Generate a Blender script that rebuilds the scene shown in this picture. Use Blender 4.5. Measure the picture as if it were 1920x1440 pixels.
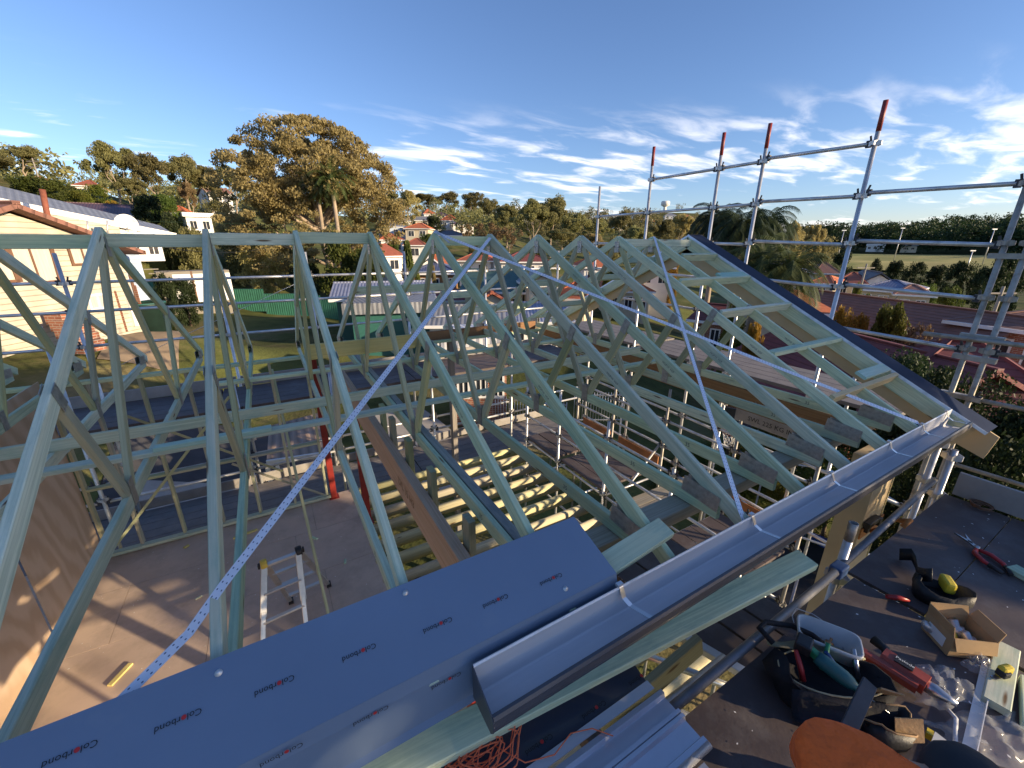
import bpy, bmesh, math, random
import numpy as np
from mathutils import Vector, Matrix
random.seed(7); RNG = np.random.default_rng(11)
for _o in list(bpy.data.objects): bpy.data.objects.remove(_o)
scene = bpy.context.scene
COL = scene.collection
R = math.radians

# ------------------------------------------------------------------ camera
CAM = Vector((0.918, -4.013, 6.890)); F_PX = 772.7
PITCH, ROLL, YAW = 0.3266, 0.0040, 0.5302
_fw = Vector((math.sin(YAW)*math.cos(PITCH), math.cos(YAW)*math.cos(PITCH), -math.sin(PITCH)))
_r = Vector((math.cos(YAW), -math.sin(YAW), 0)); _u = _r.cross(_fw)
_r2 = _r*math.cos(ROLL)+_u*math.sin(ROLL); _u2 = -_r*math.sin(ROLL)+_u*math.cos(ROLL)
cd = bpy.data.cameras.new('camera'); cam = bpy.data.objects.new('camera', cd); COL.objects.link(cam)
cd.sensor_width = 36; cd.lens = 36*F_PX/1920; cd.clip_start = 0.05; cd.clip_end = 6000
_m = Matrix((_r2, _u2, -_fw)).transposed().to_4x4(); _m.translation = CAM; cam.matrix_world = _m
scene.camera = cam

# ------------------------------------------------------------------ world, sun, exposure
SUN_AZ, SUN_EL = R(141), R(13)          # azimuth clockwise from +Y
SUN_DIR = Vector((math.sin(SUN_AZ)*math.cos(SUN_EL), math.cos(SUN_AZ)*math.cos(SUN_EL), math.sin(SUN_EL)))
w = bpy.data.worlds.new('World'); scene.world = w; w.use_nodes = True
nt = w.node_tree; nt.nodes.clear()
def N(t, kind, **kw):
    n = t.nodes.new(kind)
    for k, v in kw.items():
        if k.startswith('i_'): n.inputs[k[2:].replace('_', ' ')].default_value = v
        else: setattr(n, k, v)
    return n
out = N(nt, 'ShaderNodeOutputWorld'); bg = N(nt, 'ShaderNodeBackground'); bg.inputs[1].default_value = 0.11
sky = N(nt, 'ShaderNodeTexSky', sky_type='NISHITA', sun_disc=False, sun_elevation=SUN_EL, sun_rotation=SUN_AZ,
        altitude=60, air_density=1.0, dust_density=0.3, ozone_density=4.8)
tc = N(nt, 'ShaderNodeTexCoord')
# thin wind-drawn cloud in the lower sky: project the view direction onto a plane overhead
sep = N(nt, 'ShaderNodeSeparateXYZ'); nt.links.new(tc.outputs['Generated'], sep.inputs[0])
zc = N(nt, 'ShaderNodeMath', operation='MAXIMUM'); nt.links.new(sep.outputs[2], zc.inputs[0]); zc.inputs[1].default_value = 0.02
za = N(nt, 'ShaderNodeMath', operation='ADD'); nt.links.new(zc.outputs[0], za.inputs[0]); za.inputs[1].default_value = 0.07
dv = N(nt, 'ShaderNodeVectorMath', operation='DIVIDE'); nt.links.new(tc.outputs['Generated'], dv.inputs[0])
cb = N(nt, 'ShaderNodeCombineXYZ')
for i in range(3): nt.links.new(za.outputs[0], cb.inputs[i])
nt.links.new(cb.outputs[0], dv.inputs[1])
mp = N(nt, 'ShaderNodeMapping'); nt.links.new(dv.outputs[0], mp.inputs[0])
mp.inputs['Rotation'].default_value = (0, 0, R(-30)); mp.inputs['Scale'].default_value = (1.0, 2.2, 0.0)
mp.inputs['Location'].default_value = (13.0, 8.0, 0)
n1 = N(nt, 'ShaderNodeTexNoise', i_Scale=1.5, i_Detail=8.0, i_Roughness=0.54, i_Distortion=0.4); nt.links.new(mp.outputs[0], n1.inputs['Vector'])
mp2 = N(nt, 'ShaderNodeMapping'); nt.links.new(dv.outputs[0], mp2.inputs[0])
mp2.inputs['Scale'].default_value = (0.16, 0.16, 0); mp2.inputs['Location'].default_value = (1.55, 1.0, 0)
n2 = N(nt, 'ShaderNodeTexNoise', i_Scale=1.6, i_Detail=3.0, i_Roughness=0.5); nt.links.new(mp2.outputs[0], n2.inputs['Vector'])
ad = N(nt, 'ShaderNodeMath', operation='MULTIPLY_ADD'); nt.links.new(n2.outputs[0], ad.inputs[0]); ad.inputs[1].default_value = 0.9; nt.links.new(n1.outputs[0], ad.inputs[2])
cr = N(nt, 'ShaderNodeMapRange', interpolation_type='SMOOTHSTEP'); nt.links.new(ad.outputs[0], cr.inputs[0])
cr.inputs[1].default_value = 0.92; cr.inputs[2].default_value = 1.20; cr.inputs[4].default_value = 0.85
# cloud lies in a low bank: fades out overhead
fd = N(nt, 'ShaderNodeMapRange', interpolation_type='SMOOTHSTEP'); nt.links.new(sep.outputs[2], fd.inputs[0])
fd.inputs[1].default_value = 0.28; fd.inputs[2].default_value = 0.15; fd.inputs[3].default_value = 0.0; fd.inputs[4].default_value = 1.0
hz = N(nt, 'ShaderNodeMapRange'); nt.links.new(sep.outputs[2], hz.inputs[0]); hz.inputs[1].default_value = -.01; hz.inputs[2].default_value = .03
cm0 = N(nt, 'ShaderNodeMath', operation='MULTIPLY'); nt.links.new(cr.outputs[0], cm0.inputs[0]); nt.links.new(fd.outputs[0], cm0.inputs[1])
cm = N(nt, 'ShaderNodeMath', operation='MULTIPLY'); nt.links.new(cm0.outputs[0], cm.inputs[0]); nt.links.new(hz.outputs[0], cm.inputs[1])
mixc = N(nt, 'ShaderNodeMix', data_type='RGBA'); nt.links.new(cm.outputs[0], mixc.inputs[0])
tint = N(nt, 'ShaderNodeMix', data_type='RGBA', blend_type='MULTIPLY'); tint.inputs[0].default_value = 1.0; nt.links.new(sky.outputs[0], tint.inputs[6]); tint.inputs[7].default_value = (1.05, .86, .87, 1)
nt.links.new(tint.outputs[2], mixc.inputs[6]); mixc.inputs[7].default_value = (6.6, 6.3, 6.2, 1)
nt.links.new(mixc.outputs[2], bg.inputs[0]); nt.links.new(bg.outputs[0], out.inputs[0])
sl = bpy.data.lights.new('sun', 'SUN'); sl.energy = 3.8; sl.angle = R(0.53); sl.color = (1.0, 0.79, 0.52)
so = bpy.data.objects.new('sun', sl); COL.objects.link(so); so.rotation_euler = (-SUN_DIR).to_track_quat('-Z', 'Y').to_euler(); so.location = (20, -30, 30)
scene.view_settings.view_transform = 'Standard'; scene.view_settings.look = 'None'
scene.view_settings.exposure = 1.22; scene.view_settings.gamma = 1.0

# ------------------------------------------------------------------ helpers
def ray(x, y): return _fw*F_PX + _r2*(x-960) + _u2*(720-y)
def PX(x, y, d=None, X=None, Y=None, Z=None):
    """the point seen at photo pixel x,y at horizontal distance d (or on an axis plane)"""
    v = ray(x, y)
    if X is not None: t = (X-CAM.x)/v.x
    elif Y is not None: t = (Y-CAM.y)/v.y
    elif Z is not None: t = (Z-CAM.z)/v.z
    else: t = d/math.hypot(v.x, v.y)
    return CAM+v*t
MATS = {}
def frame_of(d, up=(0, 0, 1)):
    d = Vector(d).normalized(); up = Vector(up)
    if abs(d.dot(up.normalized())) > 0.98: up = Vector((0, 1, 0)) if abs(d.y) < .9 else Vector((1, 0, 0))
    s = d.cross(up).normalized(); u = s.cross(d).normalized()
    return d, s, u
class MB:
    def __init__(self): self.v = []; self.f = []; self.uv = []; self.sm = []
    def face(self, idx, uv=None, smooth=False):
        self.f.append(tuple(idx)); self.uv.append(uv if uv else [(self.v[i][0], self.v[i][1]) for i in idx]); self.sm.append(smooth)
    def ring(self, pts): 
        b = len(self.v); self.v += [tuple(p) for p in pts]; return list(range(b, b+len(pts)))
    def bridge(self, a, b, u0=0, u1=1, per=None, smooth=False, close=True):
        n = len(a); per = per or [i/n for i in range(n+1)]
        for i in range(n if close else n-1):
            j = (i+1) % n
            self.face((a[i], a[j], b[j], b[i]), [(u0, per[i]), (u0, per[i+1]), (u1, per[i+1]), (u1, per[i])], smooth)
    def beam(self, p0, p1, w, h, up=(0, 0, 1), ch=0.004, off=(0, 0)):
        p0 = Vector(p0); p1 = Vector(p1); d, s, u = frame_of(p1-p0, up); L = (p1-p0).length
        a, b = w/2, h/2; c = min(ch, a*.4, b*.4)
        prof = [(-a+c, -b), (a-c, -b), (a, -b+c), (a, b-c), (a-c, b), (-a+c, b), (-a, b-c), (-a, -b+c)]
        per = [0.0]
        for i in range(8):
            q, r_ = prof[i], prof[(i+1) % 8]; per.append(per[-1]+math.hypot(q[0]-r_[0], q[1]-r_[1]))
        o = s*off[0]+u*off[1]
        A = self.ring([p0+o+s*x+u*y for x, y in prof]); B = self.ring([p1+o+s*x+u*y for x, y in prof])
        self.bridge(A, B, 0, L, per)
        self.face(A[::-1], [(x*.3, y) for x, y in prof][::-1]); self.face(B, [(x*.3+3, y) for x, y in prof])
        return self
    def box(self, c, s, rz=0.0):
        c = Vector(c); x, y, z = s[0]/2, s[1]/2, s[2]/2; co, si = math.cos(rz), math.sin(rz)
        P = [(-x, -y, -z), (x, -y, -z), (x, y, -z), (-x, y, -z), (-x, -y, z), (x, -y, z), (x, y, z), (-x, y, z)]
        I = self.ring([(c.x+p[0]*co-p[1]*si, c.y+p[0]*si+p[1]*co, c.z+p[2]) for p in P])
        for q in ((0, 3, 2, 1), (4, 5, 6, 7), (0, 1, 5, 4), (1, 2, 6, 5), (2, 3, 7, 6), (3, 0, 4, 7)):
            uv = [((P[i][0] if abs(P[q[0]][0]-P[q[2]][0]) > 1e-9 else P[i][1]), (P[i][2] if abs(P[q[0]][2]-P[q[2]][2]) > 1e-9 else P[i][1])) for i in q]
            self.face([I[i] for i in q], uv)
        return self
    def tube(self, p0, p1, r0, r1=None, n=12, caps=True, hollow=False):
        p0 = Vector(p0); p1 = Vector(p1); r1 = r0 if r1 is None else r1; d, s, u = frame_of(p1-p0); L = (p1-p0).length
        an = [2*math.pi*i/n for i in range(n)]
        A = self.ring([p0+(s*math.cos(t)+u*math.sin(t))*r0 for t in an]); B = self.ring([p1+(s*math.cos(t)+u*math.sin(t))*r1 for t in an])
        per = [2*math.pi*r0*i/n for i in range(n+1)]
        self.bridge(A, B, 0, L, per, True)
        if hollow:
            k = .82; q = .12 if L > .3 else L*.4
            for rg, p, dd, rr, flip in ((A, p0, d, r0, True), (B, p1, -d, r1, False)):
                I1 = self.ring([p+(s*math.cos(t)+u*math.sin(t))*rr*k for t in an]); I2 = self.ring([p+dd*q+(s*math.cos(t)+u*math.sin(t))*rr*k for t in an])
                self.bridge(rg, I1) if not flip else self.bridge(I1, rg)
                self.bridge(I1, I2) if not flip else self.bridge(I2, I1)
                self.face(I2 if not flip else I2[::-1])
        elif caps: self.face(A[::-1]); self.face(B)
        return self
    def path(self, pts, r, n=8, caps=True):
        pts = [Vector(p) for p in pts]; rs = r if isinstance(r, (list, tuple)) else [r]*len(pts); prev = None; L = 0; sp = None
        for i, p in enumerate(pts):
            t = (pts[min(i+1, len(pts)-1)]-pts[max(i-1, 0)]).normalized()
            if sp is None: _, s, u = frame_of(t)
            else:
                s = (sp-t*sp.dot(t)); s = s.normalized() if s.length > 1e-6 else frame_of(t)[1]; u = s.cross(t).normalized()
            sp = s
            rg = self.ring([p+(s*math.cos(2*math.pi*k/n)+u*math.sin(2*math.pi*k/n))*rs[i] for k in range(n)])
            if prev: 
                l2 = L+(p-pts[i-1]).length; self.bridge(prev, rg, L, l2, [2*math.pi*rs[i]*k/n for k in range(n+1)], True); L = l2
            elif caps: self.face(rg[::-1])
            prev = rg
        if caps: self.face(prev)
        return self
    def sweep(self, prof, p0, p1, up=(0, 0, 1), close=False, caps=False):
        """open or closed profile [(side,up)] swept p0->p1"""
        p0 = Vector(p0); p1 = Vector(p1); d, s, u = frame_of(p1-p0, up); L = (p1-p0).length
        A = self.ring([p0+s*x+u*y for x, y in prof]); B = self.ring([p1+s*x+u*y for x, y in prof]); per = [0.0]
        for i in range(len(prof)):
            q, r_ = prof[i], prof[(i+1) % len(prof)]; per.append(per[-1]+math.hypot(q[0]-r_[0], q[1]-r_[1]))
        self.bridge(A, B, 0, L, per, close=close)
        if caps: self.face(A[::-1]); self.face(B)
        return self
    def prism(self, poly, z0, z1, rz=0, c=(0, 0)):
        co, si = math.cos(rz), math.sin(rz); T = lambda x, y: (c[0]+x*co-y*si, c[1]+x*si+y*co)
        A = self.ring([T(*p)+(z0,) for p in poly]); B = self.ring([T(*p)+(z1,) for p in poly])
        self.bridge(A, B); self.face(A[::-1]); self.face(B); return self
    def quad(self, a, b, c, d, uv=None): self.face(self.ring([a, b, c, d]), uv or [(0, 0), ((Vector(b)-Vector(a)).length, 0), ((Vector(b)-Vector(a)).length, (Vector(c)-Vector(b)).length), (0, (Vector(c)-Vector(b)).length)]); return self
    def lathe(self, prof, c, n=16, axis=(0, 0, 1), smooth=True):
        d, s, u = frame_of(axis); c = Vector(c); prev = None
        for r, z in prof:
            rg = self.ring([c+d*z+(s*math.cos(2*math.pi*k/n)+u*math.sin(2*math.pi*k/n))*max(r, 1e-4) for k in range(n)])
            if prev: self.bridge(prev, rg, smooth=smooth)
            prev = rg
        return self
    def mesh(self, name):
        me = bpy.data.meshes.new(name); me.from_pydata(self.v, [], self.f)
        ul = me.uv_layers.new(name='UVMap'); flat = [c for fu in self.uv for p in fu for c in p]; ul.data.foreach_set('uv', flat)
        me.polygons.foreach_set('use_smooth', self.sm); me.update(); return me
    def build(self, name, mat, parent=None, label=None, cat=None, group=None, kind=None, bevel=0, solid=0, flip=False):
        me = self.mesh(name)
        if mat: me.materials.append(M(mat) if isinstance(mat, str) else mat)
        o = bpy.data.objects.new(name, me); COL.objects.link(o)
        if parent is not None:
            o.parent = parent; o.location = -wloc(parent)
        if solid: md = o.modifiers.new('solid', 'SOLIDIFY'); md.thickness = solid; md.offset = 0
        if bevel: md = o.modifiers.new('bevel', 'BEVEL'); md.width = bevel; md.segments = 2; md.limit_method = 'ANGLE'
        return tag(o, label, cat, group, kind)
def wloc(o):
    l = Vector((0, 0, 0))
    while o is not None: l += o.location; o = o.parent
    return l
def tag(o, label=None, cat=None, group=None, kind=None):
    if label: o['label'] = label
    if cat: o['category'] = cat
    if group: o['group'] = group
    if kind: o['kind'] = kind
    return o
def empty(name, loc, label=None, cat=None, group=None):
    o = bpy.data.objects.new(name, None); COL.objects.link(o); o.location = loc; o.empty_display_size = .2
    return tag(o, label, cat, group)
def copy_tree(o, parent=None):
    c = o.copy(); COL.objects.link(c); c.parent = parent
    for ch in list(o.children): copy_tree(ch, c)
    return c
def share(o, name, loc=None, parent=None):
    c = o.copy(); c.name = name; COL.objects.link(c)
    if parent is not None: c.parent = parent
    if loc is not None: c.location = loc
    return c
ORD = ['zeroth', 'first', 'second', 'third', 'fourth', 'fifth', 'sixth', 'seventh', 'eighth', 'ninth', 'tenth', 'eleventh', 'twelfth', 'thirteenth', 'fourteenth']

# ------------------------------------------------------------------ materials
def newmat(name):
    m = bpy.data.materials.new(name); m.use_nodes = True; t = m.node_tree; t.nodes.clear()
    o = N(t, 'ShaderNodeOutputMaterial'); b = N(t, 'ShaderNodeBsdfPrincipled'); t.links.new(b.outputs[0], o.inputs[0])
    MATS[name] = m; return m, t, b, o
def col4(c): return (c[0], c[1], c[2], 1)
def ramp(t, src, stops):
    r_ = N(t, 'ShaderNodeValToRGB'); t.links.new(src, r_.inputs[0]); e = r_.color_ramp.elements
    while len(e) < len(stops): e.new(0.5)
    for i, (p, c) in enumerate(stops): e[i].position = p; e[i].color = col4(c) if not isinstance(c, (int, float)) else (c, c, c, 1)
    return r_
def plain(name, base, rough=.6, metal=0.0, var=.18, scale=6.0, bump=.15, bscale=40.0, dist=.01, stretch=(1, 1, 1), coat=0, spec=.5, dirt=None, trans=0, alpha=1):
    m, t, b, o = newmat(name); tc_ = N(t, 'ShaderNodeTexCoord'); mp_ = N(t, 'ShaderNodeMapping'); t.links.new(tc_.outputs['Object'], mp_.inputs[0]); mp_.inputs['Scale'].default_value = stretch
    n_ = N(t, 'ShaderNodeTexNoise', i_Scale=scale, i_Detail=6.0, i_Roughness=.6); t.links.new(mp_.outputs[0], n_.inputs['Vector'])
    lo = [max(0, c*(1-var)) for c in base]; hi = [min(1, c*(1+var)) for c in base]
    rp = ramp(t, n_.outputs[0], [(.3, lo), (.7, hi)]); src = rp.outputs[0]
    if dirt:
        n3 = N(t, 'ShaderNodeTexNoise', i_Scale=dirt[1], i_Detail=8.0, i_Roughness=.7); t.links.new(mp_.outputs[0], n3.inputs['Vector'])
        r3 = ramp(t, n3.outputs[0], [(dirt[2], 0.0), (dirt[3], 1.0)]); mx = N(t, 'ShaderNodeMix', data_type='RGBA'); t.links.new(r3.outputs[0], mx.inputs[0])
        t.links.new(src, mx.inputs[6]); mx.inputs[7].default_value = col4(dirt[0]); src = mx.outputs[2]
    t.links.new(src, b.inputs['Base Color']); b.inputs['Roughness'].default_value = rough; b.inputs['Metallic'].default_value = metal
    b.inputs['Specular IOR Level'].default_value = spec; b.inputs['Coat Weight'].default_value = coat; b.inputs['Transmission Weight'].default_value = trans; b.inputs['Alpha'].default_value = alpha
    if bump:
        n4 = N(t, 'ShaderNodeTexNoise', i_Scale=bscale, i_Detail=5.0); t.links.new(mp_.outputs[0], n4.inputs['Vector'])
        bp = N(t, 'ShaderNodeBump', i_Strength=bump, i_Distance=dist); t.links.new(n4.outputs[0], bp.inputs['Height']); t.links.new(bp.outputs[0], b.inputs['Normal'])
    return m
def wood(name, ca, cb_, cc, knot=(.16, .09, .04), rough=.75, kscale=(1.3, 11.0), kn=.10, stain=None, hv=1.0):
    """grain along U; three tones, knots, per-piece shift"""
    m, t, b, o = newmat(name); uv = N(t, 'ShaderNodeUVMap'); oi = N(t, 'ShaderNodeObjectInfo')
    mul = N(t, 'ShaderNodeMath', operation='MULTIPLY'); t.links.new(oi.outputs['Random'], mul.inputs[0]); mul.inputs[1].default_value = 57.0
    cx = N(t, 'ShaderNodeCombineXYZ'); t.links.new(mul.outputs[0], cx.inputs[0]); t.links.new(mul.outputs[0], cx.inputs[1])
    av = N(t, 'ShaderNodeVectorMath', operation='ADD'); t.links.new(uv.outputs[0], av.inputs[0]); t.links.new(cx.outputs[0], av.inputs[1])
    def mapped(sx, sy):
        q = N(t, 'ShaderNodeMapping'); q.inputs['Scale'].default_value = (sx, sy, 1); t.links.new(av.outputs[0], q.inputs[0]); return q.outputs[0]
    g = N(t, 'ShaderNodeTexNoise', i_Scale=1.0, i_Detail=7.0, i_Roughness=.65, i_Distortion=.6); t.links.new(mapped(1.6, 70), g.inputs['Vector'])
    big = N(t, 'ShaderNodeTexNoise', i_Scale=1.0, i_Detail=3.0); t.links.new(mapped(1.1, 6), big.inputs['Vector'])
    r1_ = ramp(t, g.outputs[0], [(.36, ca), (.62, cb_)]); mx = N(t, 'ShaderNodeMix', data_type='RGBA'); t.links.new(r1_.outputs[0], mx.inputs[6]); mx.inputs[7].default_value = col4(cc)
    r2_ = ramp(t, big.outputs[0], [(.42, 0.0), (.75, .75)]); t.links.new(r2_.outputs[0], mx.inputs[0])
    # per-piece tone
    hs = N(t, 'ShaderNodeHueSaturation'); t.links.new(mx.outputs[2], hs.inputs['Color'])
    mr = N(t, 'ShaderNodeMapRange'); t.links.new(oi.outputs['Random'], mr.inputs[0]); mr.inputs[3].default_value = .80; mr.inputs[4].default_value = 1.15; t.links.new(mr.outputs[0], hs.inputs['Value'])
    fr2 = N(t, 'ShaderNodeMath', operation='FRACT'); t.links.new(mul.outputs[0], fr2.inputs[0]); ms2 = N(t, 'ShaderNodeMapRange'); t.links.new(fr2.outputs[0], ms2.inputs[0]); ms2.inputs[3].default_value = 1-.25*hv; ms2.inputs[4].default_value = 1+.3*hv; t.links.new(ms2.outputs[0], hs.inputs['Saturation'])
    mh2 = N(t, 'ShaderNodeMapRange'); t.links.new(fr2.outputs[0], mh2.inputs[0]); mh2.inputs[3].default_value = .5-.025*hv; mh2.inputs[4].default_value = .5+.02*hv; t.links.new(mh2.outputs[0], hs.inputs['Hue'])
    vo = N(t, 'ShaderNodeTexVoronoi', i_Scale=1.0, feature='F1'); t.links.new(mapped(*kscale), vo.inputs['Vector'])
    kr = ramp(t, vo.outputs['Distance'], [(kn*.45, 1.0), (kn, .0)]); mk = N(t, 'ShaderNodeMix', data_type='RGBA'); t.links.new(kr.outputs[0], mk.inputs[0]); t.links.new(hs.outputs[0], mk.inputs[6]); mk.inputs[7].default_value = col4(knot)
    src = mk.outputs[2]
    if stain:
        sn = N(t, 'ShaderNodeTexNoise', i_Scale=1.0, i_Detail=8.0, i_Roughness=.7); t.links.new(mapped(2.5, 9), sn.inputs['Vector']); sr = ramp(t, sn.outputs[0], [(stain[1], 0.0), (stain[2], .8)])
        ms = N(t, 'ShaderNodeMix', data_type='RGBA'); t.links.new(sr.outputs[0], ms.inputs[0]); t.links.new(src, ms.inputs[6]); ms.inputs[7].default_value = col4(stain[0]); src = ms.outputs[2]
    t.links.new(src, b.inputs['Base Color']); b.inputs['Roughness'].default_value = rough; b.inputs['Specular IOR Level'].default_value = .25
    bp = N(t, 'ShaderNodeBump', i_Strength=.25, i_Distance=.002); t.links.new(g.outputs[0], bp.inputs['Height']); t.links.new(bp.outputs[0], b.inputs['Normal'])
    return m
def leafmat(name, c1, c2, trans=.35, rough=.6):
    m = bpy.data.materials.new(name); m.use_nodes = True; t = m.node_tree; t.nodes.clear(); MATS[name] = m
    o = N(t, 'ShaderNodeOutputMaterial'); d = N(t, 'ShaderNodeBsdfPrincipled'); tr = N(t, 'ShaderNodeBsdfTranslucent'); mx = N(t, 'ShaderNodeMixShader'); mx.inputs[0].default_value = trans
    uv = N(t, 'ShaderNodeUVMap'); sp_ = N(t, 'ShaderNodeSeparateXYZ'); t.links.new(uv.outputs[0], sp_.inputs[0]); oi = N(t, 'ShaderNodeObjectInfo')
    r_ = ramp(t, sp_.outputs[0], [(0, c1), (1, c2)]); hs = N(t, 'ShaderNodeHueSaturation'); t.links.new(r_.outputs[0], hs.inputs['Color'])
    mr = N(t, 'ShaderNodeMapRange'); t.links.new(oi.outputs['Random'], mr.inputs[0]); mr.inputs[3].default_value = .75; mr.inputs[4].default_value = 1.25; t.links.new(mr.outputs[0], hs.inputs['Value'])
    mh = N(t, 'ShaderNodeMapRange'); t.links.new(oi.outputs['Random'], mh.inputs[0]); mh.inputs[3].default_value = .485; mh.inputs[4].default_value = .515; t.links.new(mh.outputs[0], hs.inputs['Hue'])
    for s in (d.inputs['Base Color'], tr.inputs[0]): t.links.new(hs.outputs[0], s)
    d.inputs['Roughness'].default_value = rough; d.inputs['Specular IOR Level'].default_value = .25
    t.links.new(d.outputs[0], mx.inputs[1]); t.links.new(tr.outputs[0], mx.inputs[2]); t.links.new(mx.outputs[0], o.inputs[0]); return m
def lines(name, base, axis, period, depth=.02, rough=.6, metal=0, dark=.6, var=.15, sharp=True, line_w=.10, stretch=None):
    """surface with parallel joints or ribs every `period` metres along object axis (0,1,2) or UV (3=u,4=v)"""
    m, t, b, o = newmat(name); tc_ = N(t, 'ShaderNodeTexCoord'); sp_ = N(t, 'ShaderNodeSeparateXYZ')
    t.links.new(tc_.outputs['Object' if axis < 3 else 'UV'], sp_.inputs[0]); s = sp_.outputs[axis if axis < 3 else axis-3]
    dv_ = N(t, 'ShaderNodeMath', operation='DIVIDE'); t.links.new(s, dv_.inputs[0]); dv_.inputs[1].default_value = period
    fr = N(t, 'ShaderNodeMath', operation='FRACT'); t.links.new(dv_.outputs[0], fr.inputs[0])
    n_ = N(t, 'ShaderNodeTexNoise', i_Scale=2.2, i_Detail=6.0); t.links.new(tc_.outputs['Object'], n_.inputs['Vector'])
    rp = ramp(t, n_.outputs[0], [(.3, [c*(1-var) for c in base]), (.7, [min(1, c*(1+var)) for c in base])])
    lr = ramp(t, fr.outputs[0], [(0, 1.0), (line_w, 0.0), (1, 0.0)] if sharp else [(0, 0.0), (.5, 1.0), (1, 0.0)])
    mx = N(t, 'ShaderNodeMix', data_type='RGBA', blend_type='MULTIPLY'); mfac = N(t, 'ShaderNodeMath', operation='MULTIPLY'); t.links.new(lr.outputs[0], mfac.inputs[0]); mfac.inputs[1].default_value = 1-dark
    t.links.new(mfac.outputs[0], mx.inputs[0]); t.links.new(rp.outputs[0], mx.inputs[6]); mx.inputs[7].default_value = (.15, .13, .12, 1)
    t.links.new(mx.outputs[2], b.inputs['Base Color']); b.inputs['Roughness'].default_value = rough; b.inputs['Metallic'].default_value = metal
    bp = N(t, 'ShaderNodeBump', i_Strength=.8, i_Distance=depth, invert=sharp); t.links.new(lr.outputs[0], bp.inputs['Height']); t.links.new(bp.outputs[0], b.inputs['Normal']); return m
def M(n): return MATS[n]
MINT = ((.40, .495, .35), (.64, .715, .53), (.70, .67, .45))
wood('treated_pine', *MINT, kn=.11, kscale=(1.5, 11), stain=((.25, .39, .30), .50, .74))
wood('treated_pine_blue', (.30, .47, .38), (.44, .60, .50), (.50, .56, .42), kn=.07)
wood('web_pine', (.36, .36, .22), (.50, .49, .31), (.42, .44, .30), kn=.09)
wood('yellow_pine', (.58, .46, .18), (.74, .61, .27), (.56, .51, .26), knot=(.22, .12, .05), kn=.11, kscale=(.9, 7))  # brightened to put sunlight into the brace board's colour
wood('joist_pine', (.39, .35, .21), (.54, .49, .31), (.41, .41, .27), knot=(.13, .08, .04), kn=.14, kscale=(2.3, 8))
wood('lvl', (.44, .29, .19), (.58, .42, .30), (.50, .38, .29), kn=.0001, kscale=(1, 1), hv=.2)
wood('lvl_dark', (.26, .13, .06), (.36, .20, .10), (.30, .18, .09), kn=.0001, kscale=(1, 1), hv=.2)
wood('grey_timber', (.22, .20, .17), (.33, .30, .26), (.28, .24, .18), kn=.06)
wood('weathered_top', (.28, .29, .25), (.39, .38, .34), (.30, .28, .27), kn=.06, stain=((.10, .12, .14), .5, .72))
plain('nail_plate', (.40, .41, .40), .45, .8, .25, 30, .9, 160, .004)
plain('galv', (.62, .62, .62), .42, .65, .16, 9, .2, 40, .003, dirt=((.28, .27, .26), 5, .55, .78))
plain('galv_old', (.40, .38, .34), .6, .55, .22, 8, .4, 40, .004, dirt=((.20, .15, .10), 7, .5, .75))
plain('alu', (.66, .66, .65), .3, .9, .1, 8, .15, 30, .002)
plain('red_paint', (.22, .018, .012), .5, 0, .2, 6, .15, 30)
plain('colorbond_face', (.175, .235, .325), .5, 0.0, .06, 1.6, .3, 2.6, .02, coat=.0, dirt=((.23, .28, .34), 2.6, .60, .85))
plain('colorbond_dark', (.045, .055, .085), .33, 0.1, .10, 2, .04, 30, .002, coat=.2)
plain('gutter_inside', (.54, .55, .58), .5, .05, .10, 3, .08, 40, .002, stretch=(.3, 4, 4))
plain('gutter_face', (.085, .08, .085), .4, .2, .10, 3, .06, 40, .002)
plain('capping', (.018, .026, .055), .6, 0, .2, 4, .06, 30, .002, spec=.12)
plain('fibre_cement', (.56, .43, .26), .8, 0, .08, 3, .15, 60, .003)
plain('chipboard', (.57, .43, .33), .55, 0, .12, 1.4, .12, 120, .003, dirt=((.38, .29, .22), 1.9, .46, .74), spec=.45)
plain('black_plastic', (.016, .016, .018), .5, 0, .3, 9, .3, 60, .004)
plain('print_black', (.012, .012, .014), .6, 0, 0, 5, 0)
plain('print_red', (.55, .03, .03), .6, 0, 0, 5, 0)
plain('print_white', (.75, .75, .72), .6, 0, 0, 5, 0)
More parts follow.
